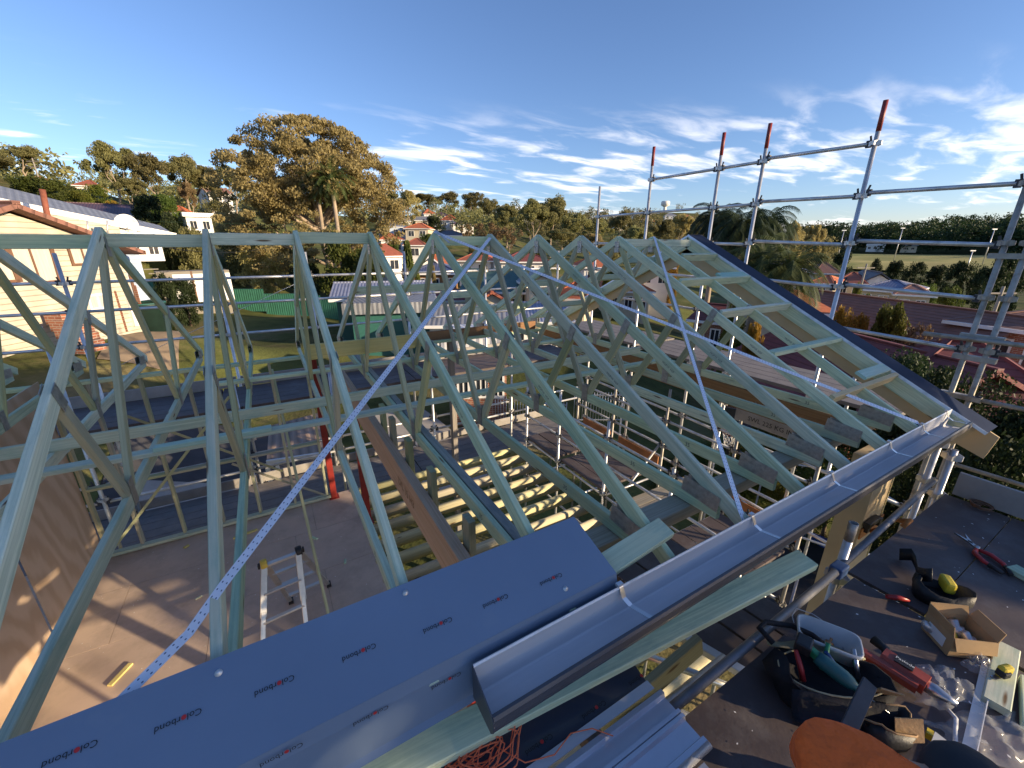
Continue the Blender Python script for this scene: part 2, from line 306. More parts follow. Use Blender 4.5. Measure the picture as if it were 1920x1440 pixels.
# ================================================================== THE HOUSE FRAME
S26 = 0.5046; RZ = 7.0; BC_T, BC_B = 5.452, 5.362      # roof slope, ridge height, bottom chord top and bottom
def roof_z(y, c=0.0): return RZ-S26*abs(y)+c
def strapmat():
    m, t, b, o = newmat('strap'); uv = N(t, 'ShaderNodeUVMap'); mp_ = N(t, 'ShaderNodeMapping'); mp_.inputs['Scale'].default_value = (1/.026, 1/.0155, 1); t.links.new(uv.outputs[0], mp_.inputs[0])
    fr = N(t, 'ShaderNodeVectorMath', operation='FRACTION'); t.links.new(mp_.outputs[0], fr.inputs[0]); sb = N(t, 'ShaderNodeVectorMath', operation='SUBTRACT'); t.links.new(fr.outputs[0], sb.inputs[0]); sb.inputs[1].default_value = (.5, .5, 0)
    sp_ = N(t, 'ShaderNodeSeparateXYZ'); t.links.new(sb.outputs[0], sp_.inputs[0]); cx = N(t, 'ShaderNodeCombineXYZ'); t.links.new(sp_.outputs[0], cx.inputs[0]); t.links.new(sp_.outputs[1], cx.inputs[1])
    le = N(t, 'ShaderNodeVectorMath', operation='LENGTH'); t.links.new(cx.outputs[0], le.inputs[0]); r_ = ramp(t, le.outputs['Value'], [(.0, (.12, .14, .20)), (.14, (.80, .81, .85))]); r_.color_ramp.interpolation = 'CONSTANT'
    t.links.new(r_.outputs[0], b.inputs['Base Color']); b.inputs['Metallic'].default_value = .25; b.inputs['Roughness'].default_value = .4
strapmat()
def text_mesh(txt, size):
    cu = bpy.data.curves.new('lettering', 'FONT'); cu.body = txt; cu.size = size; cu.align_x = 'CENTER'; cu.align_y = 'CENTER'; cu.resolution_u = 2
    o = bpy.data.objects.new('lettering', cu); COL.objects.link(o); bpy.context.view_layer.update()
    me = bpy.data.meshes.new_from_object(o.evaluated_get(bpy.context.evaluated_depsgraph_get())); bpy.data.objects.remove(o); return me
_TXT = {}
def lettering(txt, size, pos, xdir, ydir, mat, parent=None, lift=.0015):
    """flat print: xdir is the reading direction, ydir the letters' up"""
    k = (txt, size)
    if k not in _TXT: _TXT[k] = text_mesh(txt, size)
    me = _TXT[k].copy(); me.materials.clear(); me.materials.append(M(mat)); o = bpy.data.objects.new('lettering', me); COL.objects.link(o)
    x = Vector(xdir).normalized(); z = x.cross(Vector(ydir)).normalized(); y = z.cross(x)
    mm = Matrix((x, y, z)).transposed().to_4x4(); mm.translation = Vector(pos)+z*lift-(wloc(parent) if parent else Vector())
    o.parent = parent; o.matrix_local = mm; return o
plain('stamp_ink', (.07, .09, .10), .8, 0, 0, 5, 0)
# ---- roof trusses
def make_truss():
    root = empty('roof_truss', (0, 0, 0)); cs = math.cos(math.atan(S26))
    for sgn in (-1, 1):
        up = Vector((0, sgn*S26, 1)).normalized()
        a = Vector((0, sgn*.018, RZ-.008))-up*.045; b = Vector((0, sgn*3.02, roof_z(3.02)))-up*.045
        MB().beam(a, b, .035, .09, up).build('rafter', 'treated_pine', root)
    MB().beam((0, -2.86, (BC_T+BC_B)/2), (0, 2.86, (BC_T+BC_B)/2), .035, .09).build('bottom_chord', 'treated_pine', root)
    for sgn in (-1, 1):
        MB().beam((0, sgn*.06, 6.86), (0, sgn*.93, BC_T-.03), .033, .07, (0, 1, 0)).build('web', 'web_pine', root)
        MB().beam((0, sgn*.98, BC_T-.03), (0, sgn*1.43, roof_z(1.43)-.07), .033, .07, (0, 1, 0)).build('web', 'web_pine', root)
    for sx in (-1, 1):
        x = sx*.0195
        for (y, z, w, h, rot) in ((0, 6.865, .075, .13, 0), (-.955, 5.45, .085, .17, 0), (.955, 5.45, .085, .17, 0), (-1.43, 6.215, .07, .13, .45), (1.43, 6.215, .07, .13, -.45), (-2.74, 5.475, .25, .10, .1), (2.74, 5.475, .25, .10, -.1)):
            m = MB(); c, s = math.cos(rot), math.sin(rot)
            P = [Vector((x, y+c*a-s*b, z+s*a+c*b)) for a, b in ((-w/2, -h/2), (w/2, -h/2), (w/2, h/2), (-w/2, h/2))]
            Q = [p+Vector((sx*.0022, 0, 0)) for p in P]
            if sx > 0: P, Q = P, Q
            A = m.ring(P); B = m.ring(Q); m.bridge(A, B); m.face(A[::-1]); m.face(B)
            # rows of punched teeth
            ny, nz = max(2, int(w/.022)), max(2, int(h/.022))
            for i in range(ny):
                for j in range(nz):
                    u_ = -w/2+(i+.5)*w/ny; v_ = -h/2+(j+.5)*h/nz
                    T = [Vector((x+sx*.0045, y+c*(u_+a)-s*(v_+b), z+s*(u_+a)+c*(v_+b))) for a, b in ((-.003, -.006), (.003, -.006), (.003, .006), (-.003, .006))]
                    m.face(m.ring(T if sx > 0 else T[::-1]))
            m.build('nail_plate', 'nail_plate', root)
    for y, sg_ in ((-1.95, -1), (-.75, -1), (1.5, 1)):
        n_ = Vector((0, sg_*S26, 1)).normalized(); p_ = Vector((-.0178, y, roof_z(y)))-n_*.05
        lettering('MGP10  H2F', .026, p_, Vector((0, -1, S26 if sg_ > 0 else -S26)).normalized(), n_ if sg_ < 0 else n_, 'stamp_ink', root, .0006)
    lettering('35', .045, Vector((-.0178, -2.2, 5.407)), (0, -1, 0), (0, 0, 1), 'stamp_ink', root, .0006)
    return root
truss0 = make_truss()
for i, k in enumerate(range(9, -4, -1)):          # from the gable end back to the left edge of the picture
    o = truss0 if i == 0 else copy_tree(truss0)
    o.location = (.6*k+random.uniform(-.006, .006), 0, 0)
    tag(o, 'green treated pine roof truss, %s from the dark gable barge' % ORD[i+1], 'roof truss', 'roof trusses standing in a row')
# the doubled truss beside the red posts carries a grey second ply
MB().beam((1.848, -2.86, 5.4085), (1.848, 2.80, 5.4085), .058, .092).build('girder_ply', 'weathered_top', None, 'grey weathered timber doubling the bottom chord above the brown laminated beam', 'timber')
# ---- ridge blocks between trusses
def block(k0, k1, y, z, h=.09, mat='treated_pine', name='ridge_block', lab=None, th=.035):
    MB().beam((.6*k0+.02, y, z), (.6*k1-.02, y, z), th, h).build(name, mat, None, lab, 'timber block', 'short timber blocks between trusses')
for k, y, z in ((-3, -.02, 6.89), (-2, .03, 6.90), (-1, -.03, 6.895), (0, .03, 6.905), (1, -.03, 6.92), (2, -.01, 6.935), (4, .01, 6.92)):
    block(k, k+1, y, z, lab='ridge block between the %s and %s trusses from the dark barge' % (ORD[9-k], ORD[10-k]))
MB().beam((4.82, -.06, 6.915), (6.06, -.06, 6.915), .035, .09).build('ridge_outrigger', 'treated_pine', None, 'long green timber along the ridge running out to the barge', 'timber')
# back slope blocks
for k, y in ((3, 1.15), (4, 1.15), (5, 1.45), (7, 1.2), (6, 2.1), (7, 2.1)):
    block(k, k+1, y, roof_z(y)-.05, lab='%s green block behind the ridge between the %s and %s trusses' % ('low' if y > 2 else 'high', ORD[9-k], ORD[10-k])+' from the barge')
# ---- outriggers to the gable barge
for i, (y, x0) in enumerate(((-.46, 5.42), (-.95, 4.82), (-1.48, 4.82), (-2.04, 4.82), (-2.58, 4.82))):
    z = roof_z(y)-.022
    MB().beam((x0, y, z), (6.09, y, z), .09 if i == 3 else .042, .042 if i == 3 else .09, (0, -S26 if i != 3 else 0, 1)).build('outrigger', 'treated_pine' if i != 4 else 'yellow_pine', None, '%s green outrigger down from the ridge, reaching from truss to barge' % ORD[i+1], 'timber block', 'outriggers under the front barge')
for i, (y, x0, x1) in enumerate(((-.92, 5.55, 6.07), (-2.50, 5.55, 6.09))):
    MB().beam((x0, y, roof_z(y)+.012), (x1, y, roof_z(y)+.012), .10, .03, (0, -S26, 1)).build('packing_board', 'treated_pine_blue', None, 'short flat blue-green board lying by the barge, %s' % ('upper one' if i == 0 else 'lower one near the gutter'), 'board')
for i, y in enumerate((.55, 1.1, 1.65, 2.2, 2.75)):
    MB().beam((5.42, y, roof_z(y)-.05), (6.09, y, roof_z(y)-.05), .042, .09, (0, S26, 1)).build('outrigger', 'treated_pine', None, '%s outrigger down from the ridge on the back slope' % ORD[i+1], 'timber block', 'outriggers under the back barge')
# ---- gable barge, front and back slope
for sgn, side in ((-1, 'front'), (1, 'back')):
    up = Vector((0, sgn*S26, 1)).normalized(); root = empty('gable_barge', (6.15, sgn*1.6, roof_z(1.6)), 'dark capped gable barge board on the %s slope, with tan sheet lining' % side, 'barge board')
    a = Vector((6.115, 0, RZ)); b = Vector((6.115, sgn*3.18, roof_z(3.18)))
    MB().beam(a-up*.07, b-up*.07, .045, .14, up).build('barge_rafter', 'treated_pine', root)
    m = MB(); m.beam(a+Vector((.042, 0, 0))-up*.15, b+Vector((.042, sgn*.06, 0))-up*.15, .012, .27, up).build('lining_sheet', 'fibre_cement', root)
    e = b+Vector((.05, 0, 0))
    # metal capping: top face, outer lip, rolled inner edge
    d = (b-a).normalized(); A = a+Vector((.09, 0, 0))-d*.02; B = b+Vector((.09, 0, 0))+d*.12
    m = MB(); dd, s_, u_ = frame_of(B-A, up); fl = 1 if s_.x > 0 else -1
    pr = [(fl*x, y) for x, y in [(-.11, .004), (-.10, .022), (.185, .022), (.19, -.12), (.184, -.12), (.178, .014), (-.098, .014), (-.104, .002)]]
    m.sweep(pr if fl > 0 else pr[::-1], A, B, up, close=True, caps=True).build('metal_capping', 'capping', root)
    m = MB(); m.sweep([(fl*x, y) for x, y in ((-.114, .0), (-.107, .025), (-.103, .025), (-.108, .0))], A, B, up, close=True, caps=True).build('capping_edge', 'galv', root)
    if sgn < 0:   # tan boxed eave end below the cap
        m = MB(); pts = [(-3.10, 5.40), (-3.34, 5.28), (-3.30, 5.05), (-3.10, 5.12), (-2.9, 5.2), (-2.9, 5.45)]
        m = MB(); A_ = m.ring([(6.33, y, z) for y, z in pts]); B_ = m.ring([(6.348, y, z) for y, z in pts]); m.bridge(A_, B_); m.face(A_[::-1]); m.face(B_); m.build('eave_end_sheet', 'fibre_cement', root)
# ---- brace straps
def strap(pts, label, w=.031, face=(0, -S26, 1)):
    m = MB(); prev = None; L = 0
    for i, p in enumerate(pts):
        p = Vector(p); t = (Vector(pts[min(i+1, len(pts)-1)])-Vector(pts[max(0, i-1)])).normalized(); n_ = Vector(face).normalized(); s = t.cross(n_).normalized()
        rg = m.ring([p-s*w/2, p+s*w/2])
        if prev:
            L2 = L+(p-q).length; m.face((prev[0], prev[1], rg[1], rg[0]), [(L, 0), (L, w), (L2, w), (L2, 0)]); L = L2
        prev = rg; q = p
    m.build('brace_strap', 'strap', None, label, 'metal strap', 'perforated brace straps across the trusses', solid=.0012)
def lerp(a, b, n, sag=0, lift=.004):
    a, b = Vector(a), Vector(b); r_ = []
    for i in range(n+1):
        t = i/n; p = a.lerp(b, t); p.z += lift-4*sag*t*(1-t); r_.append(p)
    return r_
strap(lerp((2.95, -.10, roof_z(.10)), (.62, -2.50, roof_z(2.50)), 10)+lerp((.52, -2.60, roof_z(2.6)-.015), (.345, -2.74, roof_z(2.74)+.01), 3), 'perforated blue-grey strap running from mid ridge down to the lower left')
strap([Vector((2.40, .16, roof_z(.16)+.004)), Vector((2.40, 0, RZ+.006))]+lerp((2.42, -.03, roof_z(.03)), (5.45, -3.0, roof_z(3.0)), 12)+[Vector((5.47, -3.03, 5.44))], 'perforated strap falling from mid ridge to the far end of the gutter', .036, (-.25, -.75, 1))
strap(lerp((5.40, -.02, roof_z(.02)), (2.985, -2.99, roof_z(2.99)), 12)+[Vector((2.975, -3.03, 5.45)), Vector((2.97, -3.02, 5.37))], 'perforated strap from the far ridge down to mid gutter')
m = MB(); m.sweep([(-.012, 0), (.012, 0), (.012, .002), (-.012, .002)], (2.41, -.02, RZ+.012), (2.46, -.22, roof_z(.22)+.012), (0, -S26, 1), True, True).build('strap_end', 'galv', None, 'short strip of strap folded over the ridge at the mid apex', 'metal strap')
m = MB(); m.tube((0.0, .0, 7.035), (2.4, .0, 7.03), .0009, n=5).tube((2.4, .0, 7.03), (5.0, .0, 7.015), .0009, n=5).build('string_line', plain('string', (.30, .36, .12), .8, 0, .1), None, 'thin yellow string line stretched along the ridge', 'string')
# ---- binders on the bottom chords
for nm, y0, y1, x0, x1, up_, z, lab, mat in (
    ('ceiling_binder', -.42, -.47, -1.6, 2.35, False, BC_T+.018, 'flat pale binder lying across the bottom chords, left front one', 'treated_pine'),
    ('ceiling_binder', -.46, -.52, 2.30, 5.35, False, BC_T+.018, 'flat binder lying across the bottom chords towards the gable', 'treated_pine'),
    ('binder_upright', -.02, -.06, -1.6, 5.3, True, BC_T+.046, 'upright green binder on edge across the bottom chords', 'treated_pine'),
    ('rear_binder', 1.16, 1.06, .25, 5.2, False, BC_T+.018, 'flat binder crossing the bottom chords near the back wall', 'treated_pine')):
    MB().beam((x0, y0, z), (x1, y1, z), .09 if not up_ else .035, .035 if not up_ else .09).build(nm, mat, None, lab, 'timber')
MB().beam((.05, -.46, BC_T+.05), (.78, -.47, BC_T+.05), .07, .035).build('splice_block', 'treated_pine_blue', None, 'short blue-green splice block lying on the front binder', 'timber block')
MB().beam((0.0, .22, 6.9-1.47), (.03, .22, 6.9-1.47), .03, .03).build('offcut', 'treated_pine', None, 'tiny timber offcut on the bottom chord near the binder', 'timber block')
# ---- laminated beam, cripples, red posts
lv = empty('laminated_beam', (1.66, 0, 5.0), 'brown laminated beam under the doubled truss, between red posts', 'beam')
MB().beam((1.66, -2.34, 5.03), (1.66, 2.55, 5.03), .075, .30).build('beam_body', 'lvl', lv)
for i, y in enumerate((-2.12, -1.48, -.93, -.42, -.05)):
    MB().beam((1.735, y, 4.96), (1.735, y, 5.365), .045, .10, (0, 1, 0)).build('cripple_stud', 'web_pine', None, '%s short upright cripple from the front on the laminated beam' % ORD[i+1], 'timber block', 'cripples on the laminated beam')
MB().beam((1.70, -2.42, 4.55), (1.70, -2.05, 4.95), .045, .09).build('corner_block', 'grey_timber', None, 'slanted end block under the beam by the blue sheet', 'timber block')
for i, (x, y, z1) in enumerate(((1.35, 2.56, 5.28), (1.70, 1.60, 4.88), (1.70, -2.2, 4.88))):
    rp = empty('red_post', (x, y, 2.9), 'red painted steel post, %s' % ('by the back wall frame', 'halfway along the laminated beam', 'at the front end of the laminated beam')[i], 'post', 'red steel posts')
    MB().box((x, y, (2.9+z1)/2), (.09, .09, z1-2.9)).build('shaft', 'red_paint', rp, bevel=.006); MB().box((x, y, 2.906), (.15, .15, .012)).build('base_plate', 'red_paint', rp); MB().box((x, y, z1+.005), (.14, .12, .012)).build('cap_plate', 'red_paint', rp)
# lintel on the back wall, big knotty yellow face
MB().beam((1.22, .80, 5.785), (2.36, .78, 5.785), .045, .165).build('brace_board', 'yellow_pine', None, 'wide yellow knotty board fixed across the webs above the red post', 'board')  # bright yellow stands in for sunlight on this board
MB().beam((1.42, 2.47, 5.40), (3.02, 2.47, 5.40), .045, .20).build('lintel_beam', 'yellow_pine', None, 'yellow lintel timber on top of the back red post', 'beam')
MB().beam((3.06, 2.60, 5.40), (5.3, 2.60, 5.40), .045, .19).build('rear_lintel', 'lvl_dark', None, 'brown timber lintel along the back wall behind the webs', 'beam')
MB().beam((1.25, 2.5, 5.34), (1.36, 2.5, 5.34), .09, .10).build('post_block', 'yellow_pine', None, 'small square block on top of the red post by the wall frame', 'timber block')
# soffit lining seen at the back right
m = MB(); m.box((4.2, 2.98, 5.33), (2.6, .62, .009)).build('eave_lining', 'fibre_cement', None, 'tan sheet lining under the back eave', 'sheet')
# ---- gable beam and printed lettering
gb = empty('gable_beam', (5.4, -.3, 5.2), 'brown printed laminated beam under the first truss by the barge', 'beam')
MB().beam((5.405, -2.62, 5.235), (5.405, 2.5, 5.235), .05, .24).build('beam_body', 'lvl_dark', gb)
lettering('LVL 15', .12, (5.379, -.72, 5.26), (0, -1, 0), (0, 0, 1), 'print_black', gb)
lettering('e-beam', .06, (5.379, -1.75, 5.24), (0, -1, 0), (0, 0, 1), 'lvl', gb)
lettering('LVL 15 H3', .10, (1.622, -1.15, 5.02), (0, -1, 0), (0, 0, 1), 'lvl_dark', lv)
# ---- plates
for nm, p0, p1, s_, mat, lab in (
    ('top_plate', (-2.2, 2.57, 5.318), (5.9, 2.57, 5.318), (.09, .045), 'treated_pine', 'top plate of the back wall under the trusses'),
    ('front_plate', (2.1, -2.62, 5.31), (6.0, -2.62, 5.31), (.14, .09), 'joist_pine', 'front wall beam under the truss heels, numbered 21')):
    MB().beam(p0, p1, *s_).build(nm, mat, None, lab, 'timber')
lettering('21', .07, (2.47, -2.66, 5.355), (.8, -.6, 0), (.6, .8, 0), 'print_black', bpy.data.objects['front_plate'])
# ---- back wall frame
wf = empty('wall_frame', (0, 2.57, 2.92), 'open stud wall frame at the back of the timber floor', 'wall frame')
for x in (-1.53, -1.45, -1.09, -.625, -.16, .305, .785, 1.25):
    MB().beam((x, 2.57, 2.99), (x, 2.57, 5.295), .035, .09, (0, 1, 0)).build('stud', 'web_pine' if x != -1.45 else 'joist_pine', wf)
MB().beam((-1.6, 2.57, 2.94), (1.30, 2.57, 2.94), .09, .045).build('bottom_plate', 'treated_pine', wf)
xs = [-1.45, -1.09, -.625, -.16, .305, .785, 1.25]
for a, b in zip(xs[:-1], xs[1:]):
    MB().beam((a+.019, 2.57, 3.93), (b-.019, 2.57, 3.93), .085, .035).build('nogging', 'web_pine', wf)
for a, b in ((( -1.4, 2.515, 3.02), (.25, 2.515, 4.9)), ((.10, 2.515, 3.9), (1.2, 2.515, 3.02)), ((-.85, 2.515, 4.85), (.7, 2.515, 3.6))):
    MB().beam(a, b, .008, .035, (0, 0, 1)).build('diagonal_brace', 'web_pine', wf)
# ---- plywood bracing wall on the left
pw = empty('plywood_wall', (-1.55, 1.0, 2.9), 'tan plywood braced wall at the left of the floor', 'wall')
m_, t, b, o_ = newmat('plywood'); tc_ = N(t, 'ShaderNodeTexCoord'); mp_ = N(t, 'ShaderNodeMapping'); mp_.inputs['Scale'].default_value = (1, 1.1, .45); t.links.new(tc_.outputs['Object'], mp_.inputs[0])
wv = N(t, 'ShaderNodeTexWave', wave_type='RINGS', i_Scale=1.6, i_Distortion=9.0, i_Detail=3.0, i_Detail_Scale=1.2); t.links.new(mp_.outputs[0], wv.inputs['Vector'])
rp_ = ramp(t, wv.outputs[0], [(.1, (.60, .44, .31)), (.9, (.50, .345, .225))]); t.links.new(rp_.outputs[0], b.inputs['Base Color']); b.inputs['Roughness'].default_value = .7
for i, y0 in enumerate((-2.6, -1.4, -.2, 1.0)):
    MB().box((-1.49, y0+.795 if i == 3 else y0+.598, 4.16), (.007, 1.50 if i == 3 else 1.194, 2.46)).build('ply_sheet', 'plywood', pw)
for y in (-2.1, -1.4, -.8, -.2, .4, 1.0, 1.6, 2.1): MB().beam((-1.54, y, 2.97), (-1.54, y, 5.3), .09, .035, (0, 1, 0)).build('stud', 'web_pine', pw)
MB().beam((-1.54, -2.6, 2.945), (-1.54, 2.5, 2.945), .09, .045).build('bottom_plate', 'treated_pine', pw); MB().beam((-1.54, -2.6, 5.32), (-1.54, 2.5, 5.32), .09, .045).build('top_plate', 'treated_pine', pw)
MB().beam((-1.46, -.9, 3.02), (-1.46, 2.05, 3.02), .035, .07).build('skirting_batten', 'web_pine', pw)
# ---- timber floor, sheet by sheet
fl = empty('floor', (0, 0, 2.9)); fl['kind'] = 'structure'
ys = [-2.7, -1.8, -.9, 0, .9, 1.8, 2.66]; rnd = random.Random(3)
for j in range(6):
    xs_ = [-4.2, -2.9, -1.1, .72, 1.62] if j % 2 == 0 else [-4.2, -2.0, -.2, 1.0, 1.62]
    for a, b in zip(xs_[:-1], xs_[1:]):
        MB().box(((a+b)/2, (ys[j]+ys[j+1])/2, 2.889+rnd.uniform(-.0012, .0012)), (b-a-.004, ys[j+1]-ys[j]-.004, .022)).build('floor_sheet', 'chipboard', fl)
MB().box((-1.2, 0, 2.78), (5.6, 5.2, .18)).build('floor_frame', 'grey_timber', fl)
# ---- open joists right of the floor
for i, y in enumerate([2.60, 2.22, 1.84, 1.46, 1.08, .70, .32, -.06, -.44, -.82, -1.20, -1.58, -1.96, -2.34]):
    m = MB(); n = 10; rr = .052; A = Vector((1.60, y+random.uniform(-.01, .01), 2.83)); B = Vector((4.90, y+random.uniform(-.02, .02), 2.83+random.uniform(-.01, .01)))
    pr = [(x, z) for x, z in ((-.045, -.09), (-.02, -.098), (.02, -.098), (.045, -.09), (.052, -.03), (.052, .03), (.040, .066), (.015, .078), (-.015, .078), (-.040, .066), (-.052, .03), (-.052, -.03))]
    m.sweep(pr, A, B, close=True, caps=True); m.sm = [True]*len(pr)+[False]*2
    m.build('floor_joist', 'joist_pine', None, 'yellow round-edged floor joist, %s from the back wall' % ORD[i+1], 'joist', 'open floor joists beside the floor')
sb = empty('steel_beam', (4.95, 0, 2.9), 'galvanised steel channel capping the joist ends', 'beam')
MB().sweep([(-.04, 0), (.045, 0), (.045, .012), (-.028, .012), (-.028, .20), (-.04, .20)], (4.96, -2.6, 2.76), (4.96, 2.75, 2.76), close=True, caps=True).build('web_and_flange', 'galv', sb)
MB().sweep([(-.03, 0), (.03, 0), (.03, .01), (-.03, .01)], (4.96, -2.6, 2.962), (4.96, 2.75, 2.962), close=True, caps=True).build('top_flange', 'galv', sb)
MB().beam((3.55, 2.62, .2), (3.55, 2.62, 5.28), .09, .12, (0, 1, 0)).build('timber_post', 'grey_timber', None, 'grey timber post standing at the back of the open joists', 'post')
# metal stud strips beside the floor edge
for i, (a, b) in enumerate((((.82, 1.9, 5.36), (.95, -.10, 2.92)), ((1.30, 1.45, 5.36), (1.62, -.35, 3.0)))):
    MB().beam(a, b, .03, .035).build('temporary_prop', 'web_pine', None, 'thin leaning prop stick above the %s' % ('timber floor' if i == 0 else 'edge of the open joists'), 'prop')
# ---- column at the front right corner with ratchet strap
cl = empty('corner_column', (5.28, -2.86, 0), 'tan sheeted corner column under the gutter end', 'column')
MB().box((5.27, -2.86, 2.6), (.40, .20, 5.2)).build('column_sheet', 'fibre_cement', cl); MB().box((5.484, -2.95, 2.6), (.022, .03, 5.2)).build('corner_batten', 'yellow_pine', cl)
rs = empty('ratchet_strap', (5.28, -2.97, 4.55), 'orange ratchet strap wrapped round the corner column and scaffold pipe', 'strap')
plain('orange_web', (.42, .17, .05), .8, 0, .3, 30)
m = MB(); m.box((5.275, -2.972, 4.50), (.44, .012, .10)).box((5.502, -2.86, 4.50), (.012, .23, .10)).build('wrap', 'orange_web', rs)
m = MB(); m.path([(5.25, -2.985, 4.47), (5.22, -3.05, 4.55), (4.95, -3.15, 4.80), (4.72, -3.22, 4.95), (4.62, -3.28, 5.01), (4.60, -3.32, 5.05), (4.57, -3.30, 4.99)], .018, 7).build('tail', 'orange_web', rs)
m = MB(); m.box((5.17, -2.99, 4.60), (.20, .05, .05)).box((5.30, -2.99, 4.57), (.07, .06, .07)).box((5.12, -2.985, 4.54), (.05, .04, .05)).build('buckle', 'black_plastic', rs, bevel=.006)

# ================================================================== EAVES, GUTTER, SHEETS
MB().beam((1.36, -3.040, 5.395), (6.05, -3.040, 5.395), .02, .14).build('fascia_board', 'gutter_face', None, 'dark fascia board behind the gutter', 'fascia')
MB().beam((2.1, -3.10, 5.315), (5.3, -3.10, 5.315), .05, .03).build('under_gutter_batten', 'yellow_pine', None, 'thin yellow batten under the gutter', 'batten')
gu = empty('gutter', (3.7, -3.12, 5.36), 'long blue-grey metal gutter along the front eave', 'gutter')
gx0, gx1 = 1.33, 6.03
def gut(prof, name, mat, th=.002):
    m = MB(); A = m.ring([(gx0, y, z) for y, z in prof]); B = m.ring([(gx1, y, z) for y, z in prof]); m.bridge(A, B, 0, gx1-gx0, close=False); return m.build(name, mat, gu, solid=th)
inner = [(-3.055, 5.505), (-3.052, 5.44), (-3.055, 5.372), (-3.062, 5.365), (-3.10, 5.361), (-3.104, 5.368), (-3.165, 5.366), (-3.178, 5.372), (-3.182, 5.395), (-3.186, 5.43)]
gut(inner, 'trough', 'gutter_inside'); gut([(-3.049, 5.512), (-3.053, 5.514), (-3.058, 5.508)], 'back_lip', 'galv')
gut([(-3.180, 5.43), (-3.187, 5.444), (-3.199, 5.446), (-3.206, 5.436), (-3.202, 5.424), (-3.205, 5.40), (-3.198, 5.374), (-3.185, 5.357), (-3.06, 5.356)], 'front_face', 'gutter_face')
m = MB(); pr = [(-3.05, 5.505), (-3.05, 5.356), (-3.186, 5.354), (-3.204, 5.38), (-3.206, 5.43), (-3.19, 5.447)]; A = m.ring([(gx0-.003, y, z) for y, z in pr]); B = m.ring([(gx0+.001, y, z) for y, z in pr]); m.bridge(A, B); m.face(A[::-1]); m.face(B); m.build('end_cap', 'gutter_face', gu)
for x in (2.02, 2.98, 3.85, 4.72, 5.35, 5.90):
    m = MB(); m.sweep([(-.011, 0), (.011, 0), (.011, .0025), (-.011, .0025)], (x, -3.052, 5.488), (x+.01, -3.085, 5.452), (1, 0, 0), True, True)
    pts = [(x, -3.05, 5.525), (x, -3.058, 5.512), (x+.004, -3.075, 5.468), (x+.016, -3.105, 5.447), (x+.05, -3.195, 5.443)]
    m = MB(); prev = None
    for i, p in enumerate(pts):
        rg = m.ring([Vector(p)+Vector((-.011, 0, 0)), Vector(p)+Vector((.011, 0, 0))])
        if prev: m.face((prev[0], prev[1], rg[1], rg[0]))
        prev = rg
    m.build('bracket', 'alu', gu, solid=.003); MB().box((x-.003, -3.048, 5.522), (.03, .018, .012)).build('bracket_clip', 'galv', gu)
# ---- big blue flashing sheet on the left eave
def colorbond(sheet, pos, xdir, ydir, size=.034):
    x = Vector(xdir).normalized(); n_ = x.cross(Vector(ydir)).normalized(); y = n_.cross(x)
    a = lettering('Col', size, Vector(pos)-x*size*1.42, xdir, ydir, 'print_black', sheet); lettering('rbond', size, Vector(pos)+x*size*1.10, xdir, ydir, 'print_black', sheet)
    m = MB(); m.face(m.ring([Vector(pos)-x*size*.42-y*size*.06+n_*.0016+(x*math.cos(t)+y*math.sin(t))*size*.26 for t in [2*math.pi*k/14 for k in range(14)]])); m.build('red_dot', 'print_red', sheet)
sh = empty('flashing_sheet', (.6, -2.85, 5.6), 'large folded blue metal flashing with upside-down maker print on the left rafters', 'metal sheet')
sy0, sz0 = -2.725, 5.655; sy1, sz1 = -3.005, 5.535; xr = 2.02
sl_ = (sz1-sz0)/(sy1-sy0)
m = MB(); nx = 14
def shp(x, t): # surface point of the top panel
    return Vector((x+ (0.02*t), sy0+(sy1-sy0)*t + (-.035*(xr-x)/2*0), sz0+(sz1-sz0)*t))
rows = []
for i in range(nx+1):
    x = -1.4+(xr+1.4)*i/nx; rows.append(m.ring([shp(x, t) for t in (0, .25, .5, .75, 1)]))
for a, b in zip(rows[:-1], rows[1:]): m.bridge(a, b, close=False)
m.build('top_panel', 'colorbond_face', sh, solid=.0016)
m = MB(); rows = []
for i in range(nx+1):
    x = -1.4+(xr+1.4)*i/nx; p = shp(x, 1); rows.append(m.ring([p, p+Vector((0, -.010, -.05)), p+Vector((0, -.012, -.215)), p+Vector((0, -.03, -.23))]))
for a, b in zip(rows[:-1], rows[1:]): m.bridge(a, b, close=False)
m.build('front_flange', 'colorbond_face', sh, solid=.0016)
dn = Vector((0, sy1-sy0, sz1-sz0)).normalized()
for px_, py_ in ((135, 1412), (337, 1350), (517, 1285), (675, 1223), (822, 1172), (930, 1127), (1034, 1086)):
    v = ray(px_, py_); # meet the panel plane
    nrm = Vector((1, 0, 0)).cross(dn); t_ = (Vector((0, sy0, sz0))-CAM).dot(nrm)/v.dot(nrm); colorbond(sh, CAM+v*t_+nrm*(.002 if nrm.z > 0 else -.002), (-1, 0, 0), dn, .0245)
for px_, py_ in ((530, 1413), (697, 1340), (838, 1275)):
    p = PX(px_, py_, Y=sy1-.014); colorbond(sh, p, (-1, 0, 0), (0, 0, -1), .0245)
for px_, py_ in ((410, 1262), (760, 1112), (1060, 1104)):
    v = ray(px_, py_); nrm = Vector((1, 0, 0)).cross(dn); t_ = (Vector((0, sy0, sz0))-CAM).dot(nrm)/v.dot(nrm); p = CAM+v*t_; m = MB(); m.lathe([(.011, .001), (.011, .003), (.006, .004), (.006, .008), (.0, .009)], p, 10, -nrm if nrm.z < 0 else nrm); m.build('screw', 'galv', sh)
